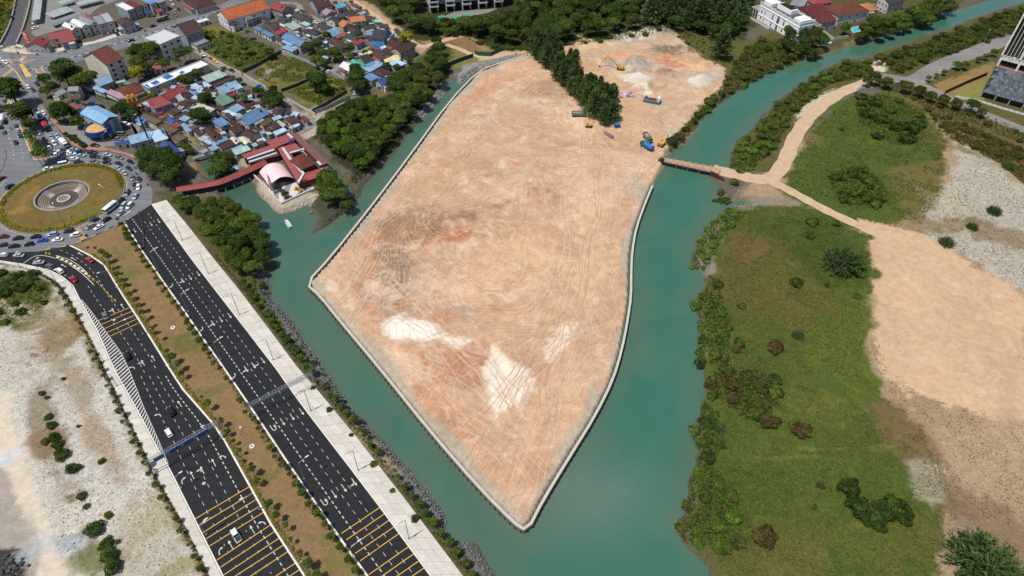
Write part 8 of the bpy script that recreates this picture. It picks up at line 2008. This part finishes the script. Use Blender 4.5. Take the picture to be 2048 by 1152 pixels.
def hedge(name, pts, w, h, mat, label, dens=1.0, leaf=.2, group=None):
    c = pts[len(pts) // 2]; L = []
    for p, a in at_dist(pts, .55 / dens, .2):
        for s in range(2):
            q = p - c; L.append((q.x + RND.uniform(-w, w) * .5, q.y + RND.uniform(-w, w) * .5, h * RND.uniform(.3, .7), RND.uniform(.3, .55), RND.uniform(.1, .9)))
    cc, n, s, t = lobe_cloud(L, -9, leaf)
    o = thing(name, (c.x, c.y, 0), 0, label, 'hedge', group)
    mobj('foliage', leaves_mesh('foliage', cc, n, s, .6, t, mat), o); return o
hedge('hedge', offset_line(smooth_line(LRR[5:], 1), 1.1), 1.1, .7, M['leaf_yellow'], 'low yellow-green hedge along the left edge of the brown median')
hedge('hedge', offset_line(smooth_line(RL, 1), -1.1), .8, .5, M['leaf_yellow'], 'low yellow-green hedge along the right edge of the brown median', .7)
hedge('hedge', offset_line(smooth_line(LO[3:], 1), -.7), .9, .6, M['leaf_olive'], 'low hedge along the outside of the left pavement', .8)
hedge('hedge', offset_line(smooth_line(PO[2:], 1), 1.4), 1.2, .5, M['leaf_olive'], 'thin planting strip along the outside of the big pavement', .5)
for a0, a1, lb in ((18, 200, 'clipped yellow-green hedge round the top and left of the roundabout'), (206, 328, 'clipped yellow-green hedge round the bottom of the roundabout')):
    hedge('hedge', [RBC + Vector((math.cos(math.radians(a)), math.sin(math.radians(a)), 0)) * 25.0 for a in np.linspace(a0, a1, 80)], 2.2, 1.3, M['leaf_yellow'], lb, 2.4, .2)
# ------------------------------------------------------------------ grass and creeping plants: real blades, beyond counting
def tufts(name, polys, n, size, mat, seed, label, excl=()):
    r = np.random.default_rng(seed); C = []
    tot = 0
    for pts in polys:
        poly = PP(pts); q = np.array([(p.x, p.y) for p in poly]); a, b = q.min(0), q.max(0)
        m = r.uniform(a, b, size=(int(n * 1.0), 2)); k = poly_sd(poly, m[:, 0], m[:, 1], 5) < 0
        C.append(m[k])
    C = np.concatenate(C); N0 = vnoise(C[:, 0], C[:, 1], 7, 77) + vnoise(C[:, 0], C[:, 1], 2.5, 78) * .6
    C = C[N0 > -.18]; N0 = N0[N0 > -.18]
    for q in LANES:
        if q.x > 60:
            k = (C[:, 0] - q.x) ** 2 + (C[:, 1] - q.y) ** 2 > 12; C, N0 = C[k], N0[k]
    z = np.array([ground_z(x, y) for x, y in C]); k = z > -.6; C, z, N0 = C[k], z[k], N0[k]
    s = size * r.uniform(.5, 1.4, len(C))
    cen = np.stack([C[:, 0], C[:, 1], z + s * .35], 1)
    al = np.stack([r.normal(size=len(C)), r.normal(size=len(C)), np.full(len(C), .9)], 1); nn = np.cross(al, r.normal(size=(len(C), 3)))
    me = leaves_mesh(name, cen, nn, s, .3, .45 + N0 * .6 + r.normal(size=len(C)) * .2, mat, along=al)
    o = mobj(name, me); tag(o, label, None, None, 'stuff'); o['category'] = 'grass'
FIELD = [(1395, 560), (1430, 420), (1500, 404), (1600, 412), (1740, 472), (1750, 540), (1725, 600), (1735, 700), (1770, 790), (1850, 860), (1900, 960), (1890, 1160), (1430, 1160), (1385, 1060), (1400, 900), (1402, 700)]
M['blade'] = leaf_mat('grass_blade', [lin(58, 74, 28), lin(86, 98, 40), lin(134, 126, 66)])
M['dryblade'] = leaf_mat('dry_blade', [lin(74, 66, 36), lin(120, 104, 62), lin(168, 146, 96)])
tufts('field_grass', [FIELD], 90000, .34, M['blade'], 1, 'rough green and yellow grass covering the field')
tufts('dry_grass', [[(150, 490), (235, 450), (255, 446), (300, 520), (420, 690), (560, 905), (740, 1152), (610, 1152), (500, 970), (425, 845), (300, 672), (228, 560), (185, 512)]], 34000, .2, M['dryblade'], 2, 'short dry grass on the road median')
tufts('waste_grass', [[(55, 560), (135, 640), (200, 745), (290, 910), (420, 1160), (120, 1160), (60, 900), (40, 700)]], 12000, .26, M['dryblade'], 3, 'sparse dry tufts on the pale waste ground')
tufts('creeping_plants', [[(1725, 600), (1745, 560), (1750, 640), (1780, 740), (1850, 790), (2055, 850), (2055, 1150), (1900, 1150), (1880, 950), (1790, 830), (1740, 740)]], 15000, .3, M['dryblade'], 4, 'creeping plants spreading over the sand flat')
tufts('waste_grass', [[(1790, 300), (1960, 300), (2055, 380), (2055, 600), (1900, 500), (1800, 470)]], 7000, .4, M['dryblade'], 9, 'dry creeping tufts on the pale land at the right')
tufts('scrub_grass', [[(1560, 385), (1580, 330), (1620, 260), (1700, 190), (1780, 185), (1850, 220), (1900, 280), (1890, 380), (1850, 440), (1740, 450), (1640, 415)], [(1850, 220), (1960, 260), (2055, 300), (2055, 380), (2000, 330), (1900, 280)]], 30000, .45, M['blade'], 5, 'long grass between the dirt track and the tower')
tufts('plot_grass', [[(400, 60), (445, 60), (540, 88), (555, 100), (490, 145), (400, 100)], [(500, 148), (555, 108), (590, 110), (650, 142), (560, 180)], [(570, 185), (650, 150), (695, 160), (695, 188), (640, 215)]], 14000, .42, M['blade'], 6, 'overgrown grass in the fenced village plots')
tufts('shore_growth', [[(318, 385), (440, 385), (530, 480), (548, 520), (600, 660), (780, 890), (905, 1075), (930, 1160), (600, 735), (470, 570)]], 16000, .32, M['blade'], 7, 'weeds along the channel shore')
# ------------------------------------------------------------------ street furniture and small things
def lamp(base, arm, h, where, double=False, reach=2.6):
    o = thing('street_lamp', (base.x, base.y, .1), arm, f'grey street lamp {where}|', 'street lamp', 'street lamps ' + where)
    MB().bar((0, 0, 0), (0, 0, h), .13, 0, 8, .08).obj('pole', M['metal'], o)
    MB().box((0, 0, .15), (.5, .5, .3)).obj('base', M['grey_concrete'], o)
    for s in ((1, -1) if double else (1,)):
        a = MB().bar((0, 0, h - .2), (s * reach, 0, h + .5), .07, 0, 6).obj('arm', M['metal'], o)
        MB().box((s * (reach + .45), 0, h + .55), (1.1, .38, .16)).obj('lantern', M['white_metal'], o)
for x, y in ((365, 481), (417, 548), (479, 630), (547, 720), (622, 822), (716.5, 941), (818, 1078)): lamp(P(x, y), HD_E - math.pi / 2 - .0, 11.8, 'on the big waterside pavement')
for f, x, y in (('g4', 255, 470), ('g4', 462, 757), ('g4', 685, 1082), ('g3', 920, 610), ('g5', 230, 1085), ('g4', 75, 222)):
    lamp(S(f, x, y), HD_E + math.pi / 2, 9.5, 'on the right kerb of the median')
for f, x, y in (('g1', 895, 445), ('g1', 1100, 800), ('g3', 255, 50), ('g3', 452, 385), ('g3', 668, 780)):
    lamp(S(f, x, y), HD_E - math.pi / 2, 9.5, 'on the left kerb of the median')
for f, x, y in (('g1', 445, 415), ('g1', 310, 330), ('g1', 155, 285), ('g2', 655, 90), ('g2', 1015, 660), ('g2', 1155, 920), ('g1', 800, 1010)):
    lamp(S(f, x, y), HD_E + math.pi / 2, 6.5, 'on the left pavement', reach=1.6)
for f, x, y, a in (('r0', 735, 855, 2.2), ('r0', 1290, 620, 2.6), ('h2', 290, 830, .6), ('h2', 1365, 470, .6), ('k1', 1130, 880, 1.2), ('k1', 1690, 550, 1.2), ('f7', 1430, 590, 1.0), ('f7', 1765, 310, 1.0), ('k3', 1720, 790, .5), ('h5', 330, 150, .4)):
    lamp(S(f, x, y), a, 9.0, 'in the town and by the access road')
def gantry(a, b, h, label, signs, face):
    u = b - a; L = u.length; rz = math.atan2(u.y, u.x)
    o = thing('sign_gantry', (a.x, a.y, 0), rz, label, 'gantry')
    for x in (0, L):
        for y in (-.5, .5): MB().bar((x, y, 0), (x, y, h + .6), .13, 0, 6).obj('post', M['metal'], o)
        MB().box((x, 0, .3), (1.2, 1.8, .6)).obj('footing', M['grey_concrete'], o)
    m = MB(); n = int(L / 1.1)
    for y in (-.5, .5):
        for z in (h, h + 1.1): MB().bar((-.8, y, z), (L + .8, y, z), .09).obj('chord', M['metal'], o)
        for i in range(n):
            x0, x1 = L * i / n, L * (i + 1) / n
            m.bar((x0, y, h), (x1, y, h + 1.1), .05); m.bar((x1, y, h), (x1, y, h + 1.1), .05)
    for i in range(n): m.bar((L * i / n, -.5, h + 1.1), (L * (i + 1) / n, .5, h + 1.1), .05); m.bar((L * i / n, .5, h), (L * (i + 1) / n, -.5, h), .05)
    m.obj('lattice', M['metal'], o)
    for x0, x1 in signs:
        p = MB().box((L * (x0 + x1) / 2, -.75 * face, h + .3), (L * (x1 - x0), .14, 1.7)).obj('sign_panel', M['blue'], o)
        MB().box((L * (x0 + x1) / 2, -.84 * face, h + .3), (L * (x1 - x0) - .3, .02, 1.5)).box((L * (x0 + x1) / 2, -.85 * face, h + .3), (L * (x1 - x0) - .5, .03, 1.3)).obj('sign_border', M['blue'], p)
gantry(S('g3', 48, 512, 6.2), S('g3', 436, 294, 6.2), 5.8, 'steel lattice gantry with blue sign panels over the left carriageway', [(.06, .2), (.28, .44), (.48, .62), (.68, .84)], 1)
gantry(S('g3', 607, 203, 6.2), S('g3', 955, 22, 6.2), 5.8, 'steel lattice gantry over the right carriageway', [], -1)
# traffic signal mast and signal heads at the junction
for f, x, y in (('h5', 290, 160), ('h5', 480, 440), ('h5', 390, 60)):
    o = thing('traffic_signal', S(f, x, y), .9, 'traffic signal mast at the yellow-paved junction', 'traffic signal', 'junction signals')
    MB().bar((0, 0, 0), (0, 0, 5.5), .1, 0, 6).bar((0, 0, 5.4), (4.5, 0, 5.8), .07, 0, 6).obj('mast', M['dark_metal'], o)
    MB().box((4.4, 0, 5.3), (.4, .4, 1.1)).box((0, .3, 3), (.4, .4, 1.1)).obj('signal_head', M['dark_metal'], o)
# barriers and cones on the new roads
CONE = MB().box((0, 0, .04), (.42, .42, .08)).bar((0, 0, .06), (0, 0, .8), .17, 0, 8, .04).mesh('traffic_cone', M['plainpaint'])
def delin(f, pts, step, col, name, label, cat, w=.5, h=.9):
    for i, (p, a) in enumerate(at_dist([Vector(q) for q in SP(f, pts)], step)):
        o = MB().box((0, 0, h / 2), (step * .55, w, h), 0, 0, .7).obj(name, M['plainpaint'], None, loc=(p.x, p.y, ZR + .02), rot=(0, 0, a), color=col)
        tag(o, label, cat, cat + 's ' + label[:24])
delin('g1', [(690, 365), (750, 405), (785, 440), (820, 480), (855, 515), (885, 545), (915, 575)], 3.0, lin(196, 160, 92), 'road_barrier', 'tan plastic barrier curving into the left carriageway', 'barrier')
delin('g1', [(360, 185), (395, 190)], 1.6, lin(214, 176, 80), 'road_barrier', 'yellow barrier at the head of the filter island', 'barrier')
delin('f5', [(1595, 525), (1720, 545)], 2.4, lin(190, 60, 50), 'site_barrier', 'red site barrier at the tip of the sea wall', 'barrier', .5, 1.0)
def sign(p, a, label, shape='rect', col=lin(150, 70, 130), h=2.6):
    o = thing('road_sign', (p.x, p.y, 0), a, label, 'sign')
    MB().bar((0, 0, 0), (0, 0, h), .05, 0, 6).obj('post', M['metal'], o)
    if shape == 'rect': MB().box((0, -.06, h - .3), (1.3, .05, 1.0)).obj('plate', M['plainpaint'], o, color=col)
    else: MB().bar((0, -.1, h - .2), (0, -.04, h - .2), .45, 0, 16).obj('plate', M['plainpaint'], o, color=col)
sign(S('g1', 930, 570), .6, 'purple striped sign at the end of the tan barriers', 'round')
sign(S('g1', 690, 165), .4, 'small sign at the head of the median', 'rect', lin(120, 70, 110)); sign(S('g1', 425, 175), .4, 'small purple sign on the filter island', 'round')
sign(S('r0', 1010, 1010), .2, 'dark keep-left board by the yellow zebra strip', 'rect', lin(40, 40, 44), 1.6)
for i, (f, x, y) in enumerate((('g1', 1330, 752), ('g3', 627, 428))):
    o = thing('manhole_ring', S(f, x, y), 0, ('upper' if i == 0 else 'lower') + ' white concrete manhole ring on the brown median', 'manhole')
    ring(MB(), .45, .85, 0, .3, 24, c=O).obj('ring', M['kerb_white'], o); ring(MB(), .02, .45, 0, .12, 16, c=O).obj('cover', M['grey_concrete'], o)
for f, x, y in (('g3', 562, 322), ('g3', 850, 972), ('g3', 905, 1068), ('g3', 358, 635), ('g3', 360, 848), ('g1', 878, 693)):
    o = MB().box((0, 0, .1), (.9, .9, .2)).obj('inspection_cover', M['slab'], None, loc=S(f, x, y, .03)); o['label'] = 'small white square inspection cover on the median or road'; tag(o, o['label'], 'cover', 'inspection covers')
# red scaffold heaps on the waste ground
for f, x, y, lb, s in (('g1', 315, 935, 'heap of red scaffold frames on the pale waste ground', 1.0), ('g1', 110, 410, 'red and white cloth on the overgrown corner', .8)):
    o = thing('scrap_heap', S(f, x, y), 0, lb, 'scrap'); m = MB()
    for i in range(26): 
        a = Vector((RND.uniform(-2.4, 2.4), RND.uniform(-3, 3), RND.uniform(.05, 1.0))) * s; b = a + Vector((RND.uniform(-1.6, 1.6), RND.uniform(-1.6, 1.6), RND.uniform(-.2, .5)))
        MB().bar(a, b, .07).obj('tube', M['plainpaint'], o, color=lin(170, 60, 70) if i % 4 or s == 1.0 else lin(230, 226, 222))
rb = thing('rubble_heap', S('g2', 40, 1110), 0, 'dark heap of broken rubble at the lower left corner', 'rubble')
STN = [MB().box((0, 0, 0), (1, .8, .7), 0, 0, .6).mesh('stone', M['dark_concrete']), MB().box((0, 0, 0), (.8, 1, .6), .4, 0, .5).mesh('stone', M['grey_concrete'])]
for i in range(70): mobj('stone', STN[0], rb, (RND.gauss(0, 2.6), RND.gauss(0, 2.0), RND.uniform(0, .5)), (RND.uniform(0, 3), RND.uniform(0, 3), 0), (RND.uniform(.5, 1.5),) * 3)
# stones along the shores: beyond counting
M['shore_stone'] = concrete_mat('shore_stone', lin(140, 142, 140), .3)
def stones(name, pts, n, size, mat, label, seed, w=2.0):
    r = random.Random(seed); l = smooth_line(PP(pts, WL + .5)); m = MB(); e = even(l, n)
    for p in e:
        q = p + Vector((r.uniform(-w, w), r.uniform(-w, w), 0)); z = ground_z(q.x, q.y)
        if z < WL + .12: continue
        s = size * r.uniform(.4, 1.5); m.box((q.x, q.y, z + s * .15), (s, s * r.uniform(.6, 1), s * .7), r.uniform(0, 3), 0, r.uniform(.4, .8))
    o = m.obj(name, mat); tag(o, label, None, None, 'stuff'); o['category'] = 'stones'
stones('shore_rubble', [(525, 545), (530, 590), (570, 640), (640, 735), (720, 845), (800, 935), (860, 1000), (890, 1060), (930, 1100), (985, 1160)], 2600, .38, M['shore_stone'], 'grey rubble armouring the left shore', 1, 2.6)
stones('bank_rocks', [(1035, 116), (1000, 122), (955, 136), (925, 158), (912, 162)], 420, .7, M['grey_concrete'], 'pale rocks on the bank at the channel head', 2, 2.2)
stones('bank_rocks', [(892, 168), (880, 192), (856, 216), (836, 240)], 360, .7, M['grey_concrete'], 'pale rocks on the west bank of the channel', 3, 2.2)
stones('mud_stones', [(700, 400), (660, 445), (620, 470)], 260, .5, M['dark_concrete'], 'stones on the mud spit', 4, 2.4)
stones('bank_rocks', [(1460, 408), (1500, 400), (1550, 402)], 160, .6, M['grey_concrete'], 'stones at the small inlet', 5, 1.8)
stones('temple_rocks', [(500, 358), (522, 390), (545, 415), (563, 427), (600, 415), (617, 404)], 260, .7, M['concrete'], 'pale rocks round the temple point', 6, 1.0)
for i, (x, y, s) in enumerate(((1748, 128, 2.2), (1757, 126, 2.4), (1768, 131, 2.2))):
    p = P(x, y); o = MB().box((0, 0, s * .3), (s, s * .9, s * .8), .4 * i, 0, .55).obj('boulder', M['concrete'], None, loc=p); tag(o, 'pale boulder blocking the track end beside the scrub belt', 'boulder', 'boulders')
# fences and hoardings
def fence(f, pts, h, mat, label, name='fence', w=.12, step=2.6):
    p = SP(f, pts); c = p[0].copy(); l = [q - c for q in resample(p, 99)]
    o = thing(name, c, 0, label, 'fence')
    for i, (a, b) in enumerate(zip(l, l[1:])):
        n = max(1, int((b - a).length / step)); ang = math.atan2((b - a).y, (b - a).x)
        for k in range(n):
            q = a.lerp(b, (k + .5) / n); ln = (b - a).length / n
            MB().box((q.x, q.y, h / 2), (ln * .985, w, h)).obj('panel', mat, o) if False else mobj('panel', MB().box((0, 0, h / 2), (ln * .98, w, h)).mesh('panel', mat), o, (q.x, q.y, RND.uniform(-.04, .04)), (0, 0, ang))
            r = a.lerp(b, k / n); mobj('post', MB().box((0, 0, h / 2), (.12, .2, h + .15)).mesh('post', M['dark_metal']), o, (r.x, r.y, 0), (0, 0, ang))
fence('f5', [(1200, 520), (1235, 535), (1350, 540), (1465, 485)], 2.6, plain('green_hoarding', lin(40, 92, 72), .6), 'dark green site hoarding by the brown field')
fence('f5', [(940, 640), (1070, 590), (1185, 550)], 2.6, plain('navy_hoarding', lin(44, 66, 82), .6), 'dark blue site hoarding above the channel head')
GF = plain('grey_fence', lin(168, 182, 190), .5); DF = plain('dark_fence', lin(74, 80, 84), .6)
fence('f2', [(870, 505), (980, 545), (1130, 605), (1300, 685)], 2.0, GF, 'pale metal fence along the middle fenced plot')
fence('f2', [(1360, 705), (1485, 770)], 2.0, GF, 'pale metal fence at the corner of the lower plot')
fence('f2', [(510, 705), (650, 640), (760, 575), (880, 510)], 2.2, DF, 'dark fence between the upper and middle plots')
fence('f2', [(880, 885), (1030, 830), (1160, 770), (1300, 695)], 2.0, DF, 'dark fence between the middle and lower plots')
fence('f2', [(1180, 1080), (1330, 1000), (1510, 890)], 2.0, DF, 'dark fence along the lower edge of the plots')
fence('f2', [(1200, 1095), (1330, 1045), (1540, 940)], 2.2, GF, 'grey fence along the track below the plots')
fence('f2', [(1400, 1065), (1590, 970)], 2.0, DF, 'upper dark fence below the track by the mangroves'); fence('f2', [(1550, 1060), (1800, 935)], 2.0, DF, 'lower dark fence beside the mangroves')
WF = plain('cream_wall', lin(206, 200, 176), .8)
fence('f2', [(90, 490), (200, 560), (330, 640), (500, 720)], 1.8, WF, 'cream boundary wall along the lane, upper stretch', 'boundary_wall', .2, 3)
fence('f2', [(515, 725), (620, 790), (735, 855)], 1.8, WF, 'cream boundary wall along the lane, middle stretch', 'boundary_wall', .2, 3)
fence('f2', [(935, 960), (1060, 1030), (1205, 1110)], 1.6, WF, 'cream boundary wall along the lane, lower stretch', 'boundary_wall', .2, 3)
fence('f7', [(1510, 635), (1650, 570), (1795, 510)], 2.4, plain('brown_fence', lin(60, 48, 40), .7), 'dark brown fence across the lawn by the tower')
fence('f7', [(1580, 655), (1760, 690), (1900, 735), (2060, 780)], 1.2, M['white_metal'], 'low white fence below the tower', w=.06)
fence('h6', [(0, 790), (150, 850), (310, 910)], 1.4, WF, 'pale wall along the green canal', 'boundary_wall', .25, 3)
fence('k4', [(310, 300), (450, 430), (600, 560)], 1.0, M['grey_concrete'], 'grey parapet along the creek below the sheds', 'parapet', .3, 3)
# white footbridge over the creek
fb = thing('footbridge', S('k4', 575, 630, 0), math.atan2(*((S('k4', 690, 595) - S('k4', 455, 675)).yx)), 'small white footbridge across the creek', 'footbridge')
Lb = (S('k4', 690, 595) - S('k4', 455, 675)).length
MB().box((0, 0, .3), (Lb, 1.8, .25)).obj('deck', M['concrete'], fb)
for s in (-1, 1): MB().box((0, s * .85, .85), (Lb, .12, .8)).obj('parapet', M['kerb_white'], fb)
# temple forecourt: purple lattice arch and yellow dragon
pg = thing('lattice_gate', S('k5', 420, 860), 0, 'purple lattice gate tower on the temple terrace', 'gate')
for s in (-1, 1):
    for q in (-.8, .8): MB().bar((s * 1.8 + q, 0, 0), (s * .9 + q * .3, 0, 9.5), .12).obj('leg', M['plainpaint'], pg, color=lin(116, 76, 96))
for k in range(9):
    z = .8 + k; w_ = 2.6 - k * .17; MB().bar((-w_, 0, z), (w_, 0, z + .6), .08).bar((w_, 0, z), (-w_, 0, z + .6), .08).obj('brace', M['plainpaint'], pg, color=lin(140, 92, 108))
pg.rotation_euler.z = -.9
dr = thing('dragon_statue', S('k5', 760, 850), 0, 'golden dragon statue coiled on the temple terrace', 'statue')
pts = [Vector((math.sin(t * 1.3) * 1.2 - 1 + t * .15, 3.5 - t * .75, 1.0 + .9 * math.sin(t * 1.7) + .15 * t)) for t in np.linspace(0, 8, 34)]
m = MB()
for i, (a, b) in enumerate(zip(pts, pts[1:])): m.bar(a, b, .16 + .26 * math.sin(math.pi * i / 33), 0, 8, .16 + .26 * math.sin(math.pi * (i + 1) / 33))
m.obj('body', M['plainpaint'], dr, color=lin(206, 160, 60))
MB().box(pts[-1] + Vector((0, -.3, .2)), (.7, 1.1, .6), 0, 0, .7).bar(pts[-1] + Vector((.2, 0, .4)), pts[-1] + Vector((.5, .6, 1.1)), .07).bar(pts[-1] + Vector((-.2, 0, .4)), pts[-1] + Vector((-.5, .6, 1.1)), .07).obj('head', M['plainpaint'], dr, color=lin(216, 170, 70))
for i in (6, 12, 20, 27): MB().bar(pts[i], (pts[i].x + .6, pts[i].y, .25), .12).bar(pts[i], (pts[i].x - .6, pts[i].y, .25), .12).obj('leg', M['plainpaint'], dr, color=lin(196, 150, 56))
MB().box((0, .5, .35), (1.6, 7, .3)).obj('plinth', M['slab'], dr)
yw = thing('wreck', S('k5', 900, 1130, WL), .6, 'yellow wooden wreck in the shallows below the terrace', 'wreck')
for i in range(9): MB().bar((RND.uniform(-1, 1), RND.uniform(-1.6, 1.6), .1), (RND.uniform(-1, 1), RND.uniform(-1.6, 1.6), RND.uniform(.5, 1.6)), .12).obj('timber', M['plainpaint'], yw, color=lin(186, 148, 72))
tr = thing('cabinet', S('h2', 1400, 905), 0, 'white cabinet behind the shop street block', 'cabinet'); MB().box((0, 0, .9), (1.2, .8, 1.8)).obj('body', M['white_metal'], tr)
finish_labels()
